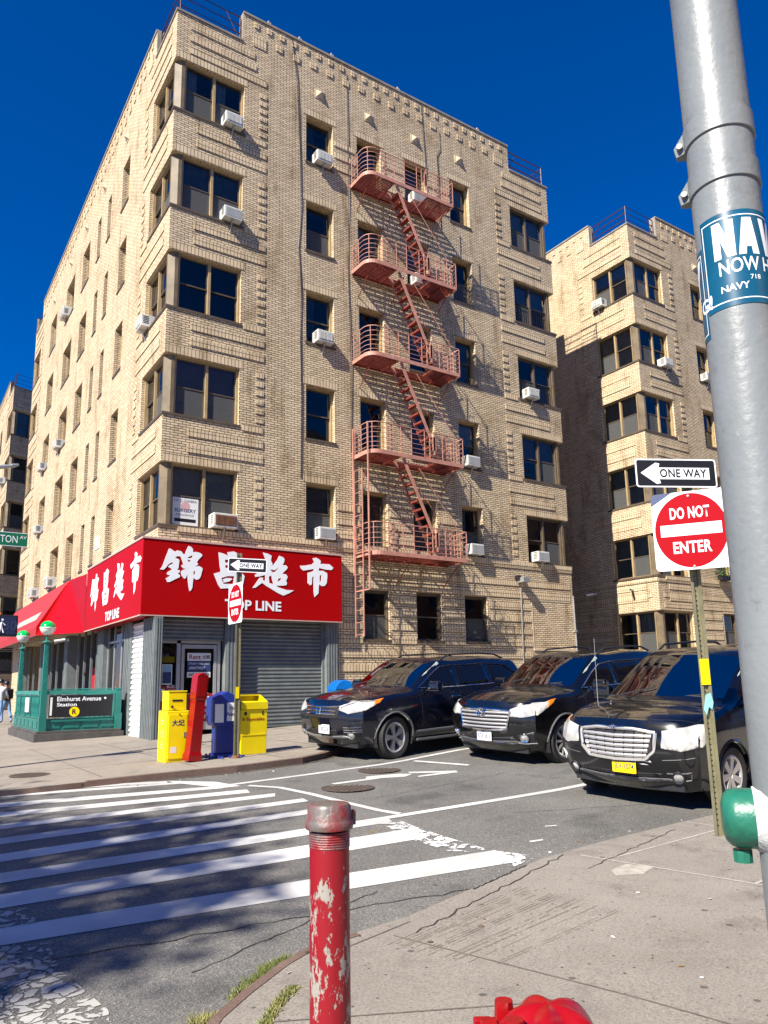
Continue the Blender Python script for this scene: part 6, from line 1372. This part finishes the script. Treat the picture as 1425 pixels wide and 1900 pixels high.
def car(p):
    L, W, H = p['L'], p['W']/2, p['H']; t = thing('car', p['label'], 'car', p['loc'], p.get('rz', 0), 'cars waiting side by side on the one way street'); t.rotation_euler = (p.get('rx', 0), p.get('ry_', 0), p.get('rz', 0)); paint = p['paint']
    gc = p.get('gc', .28); xw, xt = p['cowl'], p['wstop']; hf, hr = p['hoodf'], p['hoodr']; bz = p['belt']; rz = H-.02; rear = L-p.get('rearslope', .28)
    yf = p.get('noseround', .86)
    rowsz = [gc, gc+.20, .72, .90]
    C = []
    # c0 : front corner and hood leading edge
    cx = p.get('corner', .36)
    C.append([(cx+.04, .84*W, gc), (cx-.06, .90*W, gc+.20), (cx-.10, .925*W, .70), (cx-.06, .91*W, hf-.14), (cx+.02, .86*W, hf-.05), (cx-.12, .72*W, hf-.02), (cx-.20, .52*W, hf), (cx-.27, .26*W, hf+.012), (cx-.29, 0, hf+.016)])
    def low(x, f=1.0): return [(x, .93*W*f, gc), (x, .985*W*f, gc+.22), (x, 1.0*W*f, .72), (x, .985*W*f, .92)]
    C.append(low(.66, .985)+[(.70, .90*W, hf+.03), (.60, .76*W, hf+.06), (.55, .54*W, hf+.085), (.50, .27*W, hf+.10), (.48, 0, hf+.105)])
    C.append(low(1.0)+[(1.0, .92*W, (hf+.05+bz)/2), (.95, .77*W, (hf+hr)/2+.02), (.9, .55*W, (hf+hr)/2+.05), (.88, .28*W, (hf+hr)/2+.062), (.86, 0, (hf+hr)/2+.066)])
    xm = (1.0+xw)/2+.1
    C.append(low(xw-.18)+[(xw-.14, .925*W, bz-.02), (xw-.16, .80*W, hr-.03), (xw-.24, .60*W, hr-.012), (xw-.30, .31*W, hr), (xw-.32, 0, hr+.003)])
    C.append(low(xw)+[(xw+.04, .92*W, bz), (xw+.02, .82*W, hr+.0), (xw-.08, .62*W, hr+.018), (xw-.17, .32*W, hr+.03), (xw-.20, 0, hr+.034)])
    C.append(low(xt-.15)+[(xt-.15, .915*W, bz+.02), (xt+.02, p['ry']*W, rz-.13), (xt-.05, (p['ry']-.09)*W, rz-.085), (xt-.13, .31*W, rz-.055), (xt-.16, 0, rz-.05)])
    for x, dz in ((xt+.65, -.025), (xt+1.4, 0), (rear-.35, -.03)):
        C.append(low(x)+[(x, .915*W, bz+.03), (x, p['ry']*W, rz-.085+dz), (x, (p['ry']-.08)*W, rz-.035+dz), (x, .32*W, rz-.005+dz), (x, 0, rz+dz)])
    C.append(low(L-.18, .99)+[(L-.14, .88*W, bz+.03), (rear, (p['ry']-.01)*W, rz-.15), (rear+.02, (p['ry']-.10)*W, rz-.11), (rear+.04, .31*W, rz-.085), (rear+.05, 0, rz-.08)])
    C.append(low(L-.04, .93)+[(L-.02, .84*W, bz-.02), (L-.02, .72*W, bz), (L-.01, .5*W, bz+.01), (L, .26*W, bz+.01), (L, 0, bz+.01)])
    KI, KJ = 8, 5
    rowsI = [crom([C[i][j] for i in range(len(C))], KI) for j in range(9)]   # 9 lines along the car
    cols = [crom([rowsI[j][i] for j in range(9)], KJ) for i in range(len(rowsI[0]))]
    NI, NJ = len(cols), len(cols[0])
    verts = []; faces = []; mats = []
    wx = [p['ov'], p['ov']+p['wb']]; AR = p['R']+.055; zc = p['R']
    i4, i5 = 4*KI, 5*KI
    for sgn in (-1, 1):
        base = len(verts); ids = {}
        arr = [[Vector((c.x, c.y*sgn, c.z)) for c in col] for col in cols]
        dead = set()
        for i in range(NI):
            for j in range(NJ):
                v = arr[i][j]
                for w in wx:
                    if j < 4*KJ-2 and math.hypot(v.x-w, v.z-zc) < AR*.985 and abs(v.y) > .6*W: dead.add((i, j))
        # snap the rim of the hole to the arch circle
        for (i, j) in list(dead):
            pass
        for i in range(NI):
            for j in range(NJ):
                if (i, j) in dead: continue
                if any((a, b) in dead for a, b in ((i-1, j), (i+1, j), (i, j-1), (i, j+1), (i-1, j-1), (i+1, j+1), (i-1, j+1), (i+1, j-1))):
                    v = arr[i][j]; w = min(wx, key=lambda q: abs(q-v.x)); d = Vector((v.x-w, v.z-zc)); 
                    if d.length < AR*1.35 and v.z > gc+.03 or True:
                        d = d.normalized()*AR; arr[i][j] = Vector((w+d.x, v.y, max(gc-.02, zc+d.y)))
        for i in range(NI):
            for j in range(NJ): verts.append(arr[i][j])
        for i in range(NI-1):
            for j in range(NJ-1):
                q = [(i, j), (i+1, j), (i+1, j+1), (i, j+1)]
                if any(c in dead for c in q): continue
                g = i4+1 <= i < i5-1 and j >= 5*KJ+1
                f = [base+a*NJ+b for a, b in q]
                faces.append(f if sgn > 0 else f[::-1]); mats.append(1 if g else 0)
    # nose panel
    top = [cols[0][j] for j in range(4*KJ, NJ)][::-1]   # centre -> corner
    side = [cols[0][j] for j in range(0, 4*KJ+1)]
    z8 = top[0]; xo = p.get('nose', .0)
    offC = crom([Vector((.20, 0, gc-.03-z8.z)), Vector((.02+xo, 0, gc+.14-z8.z)), Vector((-.045+xo, 0, .62-z8.z)), Vector((-.03+xo*.5, 0, hf-.12-z8.z)), Vector((0, 0, 0))], KJ)
    M_ = len(top); offC = offC[:4*KJ+1]
    for sgn in (-1, 1):
        base = len(verts)
        for m in range(M_):
            w = (m/(M_-1))**2.6; tp = top[m]
            for s_ in range(4*KJ+1):
                o = offC[s_]*(1-w)+(side[s_]-side[-1])*w; v = tp+o; verts.append(Vector((v.x, v.y*sgn, v.z)))
        n = 4*KJ+1
        for m in range(M_-1):
            for s_ in range(n-1):
                f = [base+m*n+s_, base+(m+1)*n+s_, base+(m+1)*n+s_+1, base+m*n+s_+1]; faces.append(f if sgn > 0 else f[::-1]); mats.append(0)
    # tail panel
    base = len(verts); rs = [cols[-1][j] for j in range(0, NJ)]
    for v in rs: verts.append(Vector((v.x, v.y, v.z)))
    for v in rs: verts.append(Vector((v.x, -v.y, v.z)))
    for j in range(NJ-1): faces.append([base+j, base+NJ+j, base+NJ+j+1, base+j+1]); mats.append(0)
    bvh = BVHTree.FromPolygons([tuple(v) for v in verts], faces)
    b = MB(); b.mats = [paint]; b.v = [tuple(v) for v in verts]; b.f = [tuple(f) for f, m in zip(faces, mats) if m == 0]; b.m = [0]*len(b.f)
    body = b.build('body', None, t, merge=True); me = body.data
    for q in me.polygons: q.use_smooth = True
    bm = bmesh.new(); bm.from_mesh(me); bmesh.ops.recalc_face_normals(bm, faces=bm.faces); bm.to_mesh(me); bm.free()
    try: me.set_sharp_from_angle(angle=math.radians(38))
    except Exception: pass
    g = MB(); g.mats = [CARGLASS]; g.v = b.v; g.f = [tuple(f) for f, m in zip(faces, mats) if m == 1]; g.m = [0]*len(g.f)
    ws = g.build('windshield', None, t, merge=True)
    bm = bmesh.new(); bm.from_mesh(ws.data); bmesh.ops.delete(bm, geom=[v for v in bm.verts if not v.link_faces], context='VERTS'); bm.to_mesh(ws.data); bm.free()
    for q in ws.data.polygons: q.use_smooth = True
    # black ceramic edge
    S = lambda x, y, z, o=.004: snap(bvh, (x, y, z), o)[0]
    # underbody, wheel wells
    u = MB(); u.box(.30, L-.2, -W*.72, W*.72, .22, .42); u.box(xw+.2, L-.5, -W*.86, W*.86, .3, .5)
    for w in wx:
        for s_ in (-1, 1):
            n = 16; o0 = len(u.v)
            for k in range(n+1):
                a = -.35+(math.pi+.7)*k/n; x, z = w+(AR-.004)*math.cos(a), zc+(AR-.004)*math.sin(a)
                u.v += [(x, s_*W*.965, max(z, .2)), (x, s_*W*.60, max(z, .2))]
            for k in range(n): u.f.append((o0+2*k, o0+2*k+1, o0+2*k+3, o0+2*k+2)); u.m.append(0)
            o1 = len(u.v); u.v.append((w, s_*W*.60, zc)); 
            for k in range(n): u.f.append((o1, o0+2*k+1, o0+2*k+3)); u.m.append(0)
    u.build('underbody', BPLAST, t)
    # arch trims
    a_ = MB()
    for w in wx:
        for s_ in (-1, 1):
            pts = []
            for k in range(19):
                a = -.12+(math.pi+.24)*k/18; x, z = w+(AR+.012)*math.cos(a), zc+(AR+.012)*math.sin(a); q = S(x, s_*(W+.1), max(z, gc), .002); pts.append(q)
            a_.tube(pts, .017, 6)
    a_.build('arch_trim', p.get('arch', GPLAST), t)
    # wheels
    wp = wheel_proto(p['R'], .235, p['rim'], RIMM); first_ = True
    for w in wx:
        for s_ in (-1, 1):
            o = wp if first_ else copy_tree(wp); first_ = False
            o.parent = t; o.location = (w, s_*(W-.135), zc); o.rotation_euler = (0, random.uniform(0, 6), (0 if s_ < 0 else math.pi)+(p.get('steer', 0) if w == wx[0] else 0))
    # interior
    it = MB(); it.mat(p.get('dash', INTR)); it.box(xw-.05, xw+.42, -W*.78, W*.78, bz-.16, bz-.03); it.mat(BPLAST); it.box(xw, L-.4, -W*.8, W*.8, .42, .5)
    it.mat(INTR)
    for s_ in (-1, 1):
        it.box(xt+.25, xt+.42, s_*.42-.24, s_*.42+.24, .5, bz+.17); it.box(xt+.28, xt+.38, s_*.42-.12, s_*.42+.12, bz+.17, bz+.34); it.box(xt+1.25, xt+1.4, s_*.42-.24, s_*.42+.24, .5, bz+.1)
    it.mat(p.get('trim', INTRG))
    for s_ in (-1, 1): it.tube([(xw+.12, s_*.775*W, hr-.0), ((xw+xt)/2+.12, s_*(.775+p['ry'])/2*W, (hr+rz)/2-.04), (xt+.12, s_*(p['ry']-.03)*W, rz-.13)], .045, 6)
    it.build('cabin', None, t)
    sw_ = MB(); M = Matrix.Translation((xw+.52, -.40, bz-.02)) @ Matrix.Rotation(math.radians(62), 4, 'Y'); sw_.tube([M @ Vector((.18*math.cos(2*math.pi*k/20), .18*math.sin(2*math.pi*k/20), 0)) for k in range(20)], .016, 6, closed=True); sw_.build('steering_wheel', p.get('dash', INTR), t)
    mi = MB(); mi.box(xt-.02, xt+.02, -.11, .11, rz-.24, rz-.17); mi.build('rear_view_mirror', BPLAST, t, bevel=.01)
    if p.get('sticker'): mi = MB(); mi.mat(PAPER).box(xw+.08, xw+.20, -W*.60, -W*.60+.16, bz+.0, bz+.004); mi.mat(REDP).box(xw+.08, xw+.2, -W*.60-.08, -W*.60-.002, bz, bz+.004); mi.build('dashboard_papers', None, t)
    # side windows
    for s_ in (-1, 1):
        for poly_ in p['wins']: decal(bvh, [(x, s_*(.80+.2*(1-(z-bz)/.5)*.6)*W, z) for x, z in (poly_ if s_ < 0 else poly_[::-1])], .003, 'side_window', TINT, t, .09)
    tr = MB(); sline(bvh, tr, [(x, -.85*W, z) for x, z in p['trimline']], .009, .006, 5, closed=True); sline(bvh, tr, [(x, .85*W, z) for x, z in p['trimline']], .009, .006, 5, closed=True); tr.build('window_trim', p.get('trimm', CHROME), t)
    # door seams
    dl = MB()
    for x in p['seams']: sline(bvh, dl, [(x, -W, bz-.0), (x+.02, -W, .75), (x+.01, -W, .45), (x+.04, -W, gc+.06)], .004, .000, 5)
    sline(bvh, dl, [(p['seams'][0]+.04, -W, gc+.08), (p['seams'][-1]+.03, -W, gc+.08)], .004, 0, 12)
    hood = [(cx-.25, 0, hf+.02), (cx-.16, -.5*W, hf), (cx+.04, -.84*W, hf-.03), (.7, -.885*W, hf+.06), (1.0, -.89*W, (hf+bz)/2+.05), (xw-.1, -.89*W, bz+.02)]
    sline(bvh, dl, hood, .004, 0, 6); sline(bvh, dl, [(x, -y, z) for x, y, z in hood], .004, 0, 6); dl.build('panel_seam', BLACKM, t)
    for x in p['handles']:
        q = S(x, -W, bz-.12, .02); hb = MB(); hb.box(-.11, .11, -.022, .006, -.016, .016, Matrix.Translation(q)); hb.build('door_handle', p.get('handle', CHROME), t, bevel=.008)
    # mouldings
    md = MB(); sline(bvh, md, [(wx[0]+AR+.08, -W, gc+.14), (wx[1]-AR-.08, -W, gc+.16)], .022, .006, 12); md.build('side_moulding', p.get('mould', GPLAST), t)
    rb = MB(); yb = W*.93
    if p.get('board'):
        for s_ in (-1, 1): rb.box(wx[0]+AR+.1, wx[1]-AR-.1, s_*W*.93-.05, s_*W*.93+.05, gc-.02, gc+.025)
        rb.build('running_board', GPLAST, t, bevel=.01)
    # mirrors
    for s_ in (-1, 1):
        m = MB(); x, y, z = xw+.42, s_*(W+.11), bz+.10
        m.prism([(x-.07, z-.08), (x+.06, z-.085), (x+.09, z+.05), (x+.02, z+.09), (x-.06, z+.06)], min(y-.13, y+.13), max(y-.13, y+.13), axis='y'); mo = m.build('side_mirror', paint, t, bevel=.03)
        m = MB(); m.box(x-.06, x+.06, y-.12, y+.12, z-.10, z-.08) ; m.box(x-.02, x+.06, s_*(W-.08) if s_ > 0 else -(W+.02), s_*(W+.02) if s_ > 0 else -(W-.08), z-.10, z-.06); m.build('mirror_base', p.get('mirb', BPLAST), mo, bevel=.006)
    # roof rails
    if p.get('rails', True):
        for s_ in (-1, 1):
            m = MB(); y = s_*(p['ry']-.05)*W; pts = [(xt+.25, y, rz-.06), (xt+.45, y, rz+.035), (xt+1.4, y, rz+.055), (rear-.6, y, rz+.03), (rear-.35, y, rz-.05)]; m.tube(pts, .018, 6); m.build('roof_rail', p.get('railm', BPLAST), t)
    # wipers
    for y0, y1 in ((-.62*W, -.02), (.05, .62*W)):
        m = MB(); a0 = Vector((xw-.16, y1, hr+.045)); a1 = S(xw+.06-.05*abs(y0)/W, y0, hr+.10, .02); m.tube([a0, a1], .010, 5); m.build('wiper', BPLAST, t)
    # lights
    for s_ in (-1, 1):
        f = lambda P: [(x, s_*y, z) for x, y, z in (P if s_ < 0 else P[::-1])]
        hl = decal(bvh, f(p['hl']), .014, 'headlight', LENS, t, .03, .012)
        if p.get('amb'): decal(bvh, f(p['amb']), .019, 'turn_signal', AMBER, hl, .03, .006)
        if p.get('fog'):
            fx, fy, fz = p['fog']; q, n = snap(bvh, (fx, s_*fy, fz), .0); m = MB(); Mq = Matrix.Translation(q) @ n.to_track_quat('Z', 'Y').to_matrix().to_4x4(); m.lathe([(.075, -.01), (.07, .02), (.052, .01)], (0, 0, 0), 20, M=Mq); fo = m.build('fog_light', p.get('fogm', CHROME), t, smooth=True); m = MB(); m.lathe([(.052, .006), (.03, .016), (0, .02)], (0, 0, 0), 16, M=Mq); m.build('lens', LENS, fo, smooth=True)
    for nm, P, m_, off in p.get('patches', ()):
        decal(bvh, P, off, nm, m_, t, .05, .006)
        if nm.startswith('!'): pass
    for nm, lines_, r_, m_, off in p.get('bars', ()):
        b2 = MB()
        for ln in lines_: sline(bvh, b2, ln, r_, off, 5)
        b2.build(nm, m_, t, smooth=True)
    # plate
    py, pz, pm, ptxt, ptm = p['plate']; q, n = snap(bvh, (0, py, pz), .014); Mp = planeM(q, (0, -1, 0), (0, 0, 1)) if False else planeM((q.x, q.y, q.z), Vector((0, -1, 0)), Vector((0, 0, 1)))
    m = MB(); m.sheet([rrect(.305, .155, .012)], Mp @ Matrix.Translation((0, 0, .0)), .004); pl = m.build('licence_plate', pm, t)
    text_mesh(ptxt, ptm, Mp @ Matrix.Translation((0, -.012 if p.get('platetop') else 0, .004)), w=.25, h=.075, parent=pl, off=.01)
    if p.get('platetop'):
        m = MB(); m.sheet([rrect(.30, .03, .005)], Mp @ Matrix.Translation((0, .060, .004)), .001); m.build('plate_band', NAVYP, pl); text_mesh('NEW YORK', YEL, Mp @ Matrix.Translation((0, .060, .006)), w=.12, h=.018, parent=pl)
    return t, bvh
def ring(bvh, y, z, ry, rz, off, n=20, tilt=0):
    return [(0.0, y+ry*math.cos(2*math.pi*k/n), z+rz*math.sin(2*math.pi*k/n)) for k in range(n)]
def mir(P): return [(x, -y, z) for x, y, z in P][::-1]
# ---- left SUV (parked at the far kerb)
def suv_left():
    W = .985; hf = 1.04
    gr = [[(.02, -.42, z), (-.02, 0, z-.0), (.02, .42, z)] for z in (.80, .86)]
    t, bvh = car(dict(L=4.94, W=1.97, H=1.77, ov=.95, wb=2.82, R=.372, cowl=1.42, wstop=2.22, hoodf=1.02, hoodr=1.17, belt=1.13, ry=.70, paint=CP_NAVY, loc=(.95, -6.67, -.005), rz=math.radians(8), ry_=-math.radians(1.4), rx=math.radians(1.6), label='dark navy SUV parked at the far kerb, leftmost of the three cars', rim='double', steer=.10, gc=.29,
        wins=[[(1.68, 1.19), (2.02, 1.42), (2.30, 1.575), (2.62, 1.61), (2.66, 1.20)], [(2.75, 1.20), (2.72, 1.61), (3.55, 1.625), (3.62, 1.22)], [(3.72, 1.225), (3.68, 1.62), (4.20, 1.58), (4.55, 1.36), (4.48, 1.27)]],
        trimline=[(1.62, 1.165), (2.0, 1.43), (2.30, 1.60), (2.7, 1.64), (3.6, 1.65), (4.22, 1.605), (4.60, 1.36), (4.50, 1.245), (3.6, 1.19), (2.7, 1.17)],
        seams=[1.60, 2.70, 3.66], handles=[2.52, 3.46], board=True, sticker=False,
        hl=[(.10, -.46, .86), (.12, -.47, .93), (.30, -.72, .985), (.52, -.88, 1.03), (.74, -.90, 1.04), (.55, -.93, .95), (.30, -.86, .84), (.16, -.66, .80)], amb=[(.56, -.885, 1.02), (.74, -.90, 1.04), (.62, -.93, .97), (.50, -.92, .94)],
        fog=(.10, .70, .40), plate=(-.12, .52, PLATEW, 'FXK 2518', NAVYP),
        patches=[('grille', [(0, -.45, .72), (0, .45, .72), (0, .50, .92), (0, -.50, .92)], BPLAST, .003), ('lower_intake', [(0, -.42, .33), (0, .42, .33), (0, .40, .50), (0, -.40, .50)], BPLAST, .003), ('skid_plate', [(.05, -.80, .27), (.05, .80, .27), (.03, .55, .34), (.0, 0, .34), (.03, -.55, .34)], GALV, .006),
                 ('fog_surround', [(.12, -.50, .58), (.30, -.86, .60), (.30, -.88, .52), (.15, -.60, .47)], BPLAST, .004), ('fog_surround', mir([(.12, -.50, .58), (.30, -.86, .60), (.30, -.88, .52), (.15, -.60, .47)]), BPLAST, .004)],
        bars=[('grille_bar', gr, .016, CHROME, .014), ('chrome_brow', [[(.10, -.48, .93), (.02, -.3, .925), (-.02, 0, .92), (.02, .3, .925), (.10, .48, .93)]], .016, CHROME, .016), ('fog_bar', [[(.14, -.55, z), (.30, -.86, z+.02)] for z in (.50, .54, .58)]+[[(.14, .55, z), (.30, .86, z+.02)] for z in (.50, .54, .58)], .009, CHROME, .012),
              ('emblem', [[(0, -.055, .90), (0, -.045, .78)], [(0, .055, .90), (0, .045, .78)], [(0, -.05, .84), (0, .05, .84)]], .010, CHROME, .03), ('brow_light', [[(.14, -.5, .90), (.36, -.78, .965), (.6, -.9, 1.0)]], .010, CHROME, .012)]))
suv_left()
def suv_mid():
    rows = [.63, .69, .75, .81, .87]
    e = lambda cy, cz, ry, rz, n=18: [(0, cy+ry*math.cos(2*math.pi*k/n), cz+rz*math.sin(2*math.pi*k/n)) for k in range(n+1)]
    G = [(0, -.46, .60), (0, .46, .60), (0, .52, .90), (0, -.52, .90)]
    car(dict(L=4.86, W=1.93, H=1.79, ov=.96, wb=2.79, R=.372, cowl=1.40, wstop=2.25, hoodf=1.03, hoodr=1.17, belt=1.12, ry=.70, paint=CP_BLACK, loc=(2.71, -8.98, -.055), rz=math.radians(7), ry_=-math.radians(2.7), rx=math.radians(1.8), label='black SUV with a wide chrome barred grille, middle one of the three cars', rim='multi', steer=-.02, gc=.27,
        wins=[[(1.66, 1.18), (2.02, 1.41), (2.30, 1.55), (2.62, 1.585), (2.66, 1.19)], [(2.75, 1.19), (2.72, 1.585), (3.55, 1.595), (3.60, 1.21)], [(3.70, 1.215), (3.66, 1.59), (4.15, 1.55), (4.45, 1.36), (4.30, 1.25)]],
        trimline=[(1.60, 1.15), (2.0, 1.42), (2.30, 1.575), (2.7, 1.615), (3.6, 1.62), (4.17, 1.575), (4.52, 1.35), (4.32, 1.225), (3.6, 1.18), (2.7, 1.16)],
        seams=[1.58, 2.70, 3.64], handles=[2.52, 3.44], mirb=CHROME, sticker=True,
        hl=[(.12, -.50, .80), (.10, -.52, .92), (.30, -.74, .975), (.52, -.88, 1.02), (.80, -.90, 1.05), (.58, -.93, .94), (.32, -.87, .82), (.18, -.68, .79)], amb=[(.62, -.885, 1.03), (.80, -.90, 1.05), (.68, -.93, .98), (.56, -.925, .93)],
        fog=(.14, .74, .46), plate=(-.02, .47, PLATEW, 'KCA 5615', NAVYP),
        patches=[('grille', G, BPLAST, .003), ('lower_intake', [(0, -.60, .385), (0, .60, .385), (0, .56, .44), (0, -.56, .44)], BPLAST, .003), ('lower_bumper', [(.06, -.86, .27), (.06, .86, .27), (.04, .60, .37), (0, 0, .38), (.04, -.60, .37)], GPLAST, .008),
                 ('fog_surround', [(.14, -.60, .40), (.28, -.86, .42), (.28, -.86, .58), (.14, -.62, .52)], BPLAST, .004), ('fog_surround', mir([(.14, -.60, .40), (.28, -.86, .42), (.28, -.86, .58), (.14, -.62, .52)]), BPLAST, .004)],
        bars=[('grille_bar', [[(.03, -.47-.012*k, z), (-.02, 0, z), (.03, .47+.012*k, z)] for k, z in enumerate(rows)], .016, RIMM, .014), ('chrome_surround', [[(.03, -.54, .90), (.02, -.3, .91), (-.02, 0, .925), (.02, .3, .91), (.03, .54, .90), (.04, .47, .60), (0, .2, .585), (0, -.2, .585), (.04, -.47, .60), (.03, -.54, .90)]], .019, CHROME, .018),
              ('emblem', [e(0, .86, .09, .065), e(0, .86, .035, .062), e(0, .885, .066, .028)], .009, CHROME, .04), ('fog_trim', [[(.16, -.60, .385), (.30, -.85, .385)], [(.16, .60, .385), (.30, .85, .385)]], .012, CHROME, .014), ('lower_chrome', [[(.05, -.4, .345), (.0, 0, .345), (.05, .4, .345)]], .007, CHROME, .02)]))
suv_mid()
def minivan():
    rows = [.60, .66, .72, .78, .84]
    vb = [[(0, y, .57), (0, y*1.12, .90)] for y in (-.36, -.24, -.12, 0, .12, .24, .36)]
    t, bvh = car(dict(L=5.14, W=1.96, H=1.81, ov=.97, wb=3.08, R=.335, cowl=1.20, wstop=2.18, hoodf=.99, hoodr=1.13, belt=1.10, ry=.72, paint=CP_BLACK, loc=(1.68, -12.42, -.175), rz=math.radians(7), ry_=-math.radians(2.7), rx=math.radians(1.8), label='black minivan with a silver grille and yellow plate, nearest of the three cars', rim='seven', steer=-.03, gc=.22, corner=.42,
        wins=[[(1.60, 1.15), (1.98, 1.40), (2.30, 1.57), (2.70, 1.60), (2.74, 1.17)], [(2.82, 1.17), (2.78, 1.60), (3.75, 1.61), (3.80, 1.18)], [(3.88, 1.18), (3.84, 1.61), (4.60, 1.57), (4.80, 1.22)]],
        trimline=[(1.52, 1.13), (1.96, 1.42), (2.30, 1.60), (2.74, 1.63), (3.8, 1.64), (4.62, 1.60), (4.86, 1.20), (3.8, 1.155), (2.8, 1.145)], trimm=BPLAST,
        seams=[1.50, 2.78, 3.84], handles=[2.60, 2.98], handle=CP_BLACK, sticker=True, mould=CP_BLACK, arch=CP_BLACK, railm=BPLAST,
        hl=[(.16, -.54, .70), (.14, -.56, .90), (.30, -.76, .93), (.50, -.88, .95), (.62, -.92, .96), (.56, -.93, .82), (.38, -.90, .72), (.22, -.74, .67)], amb=[(.50, -.885, .94), (.62, -.92, .95), (.57, -.93, .83), (.46, -.91, .80)],
        fog=(.16, .70, .34), fogm=BPLAST, plate=(-.10, .45, PLATEY, 'JLV-1074', NAVYP), platetop=True,
        patches=[('grille', [(0, -.40, .555), (0, .40, .555), (0, .47, .66), (0, .50, .88), (0, .2, .905), (0, -.2, .905), (0, -.50, .88), (0, -.47, .66)], BPLAST, .003), ('lower_intake', [(.02, -.50, .27), (.02, .50, .27), (.02, .56, .35), (.02, -.56, .35)], BPLAST, .003), ('lower_lip', [(.1, -.84, .20), (.1, .84, .20), (.06, .6, .255), (0, 0, .25), (.06, -.6, .255)], GPLAST, .008),
                 ('scrape', [(0, -.34, .535), (0, -.44, .53), (0, -.46, .51), (0, -.40, .515)], PAPER, .004), ('scrape', [(0, -.30, .49), (0, -.36, .495), (0, -.42, .47), (0, -.33, .475)], PAPER, .004), ('scrape', [(.30, .84, .50), (.34, .90, .58), (.42, .925, .48), (.33, .88, .42)], PAPER, .004)],
        bars=[('grille_bar', [[(.03, -.40-.018*k, z), (-.02, 0, z-.012), (.03, .40+.018*k, z)] for k, z in enumerate(rows)], .021, RIMM, .010), ('grille_rib', vb, .008, BPLAST, .016), ('chrome_surround', [[(.03, -.52, .89), (.02, -.25, .915), (-.02, 0, .925), (.02, .25, .915), (.03, .52, .89), (.04, .49, .66), (.02, .38, .55), (0, 0, .535), (.02, -.38, .55), (.04, -.49, .66), (.03, -.52, .89)]], .020, RIMM, .016),
              ('emblem', [[(0, -.15, .945), (0, -.05, .93), (0, 0, .925), (0, .05, .93), (0, .15, .945)], ring(None, 0, .93, .03, .03, 0, 12)], .008, CHROME, .035), ('bumper_crease', [[(.3, -.86, .60), (.12, -.55, .555)], [(.3, .86, .60), (.12, .55, .555)]], .005, GPLAST, .0), ('fog_trim', [[(.14, -.58, .40), (.26, -.84, .42), (.27, -.84, .30), (.14, -.60, .27)]], .008, GPLAST, .008)]))
    m = MB(); m.tube([(1.02, .80, 1.08), (1.0, .78, 1.95)], [.005, .003], 5); m.build('antenna', GALV, t)
    m = MB(); M = Matrix.Translation((2.1, .0, 1.36)); m.tube([(2.12, -.0, 1.46), (2.10, -.0, 1.36)], .003, 4); m.lathe([(0, .05), (.02, .03), (.03, -.03), (0, -.05)], (2.08, 0, 1.31), 8); m.build('mirror_charm', STONE, t)
minivan()
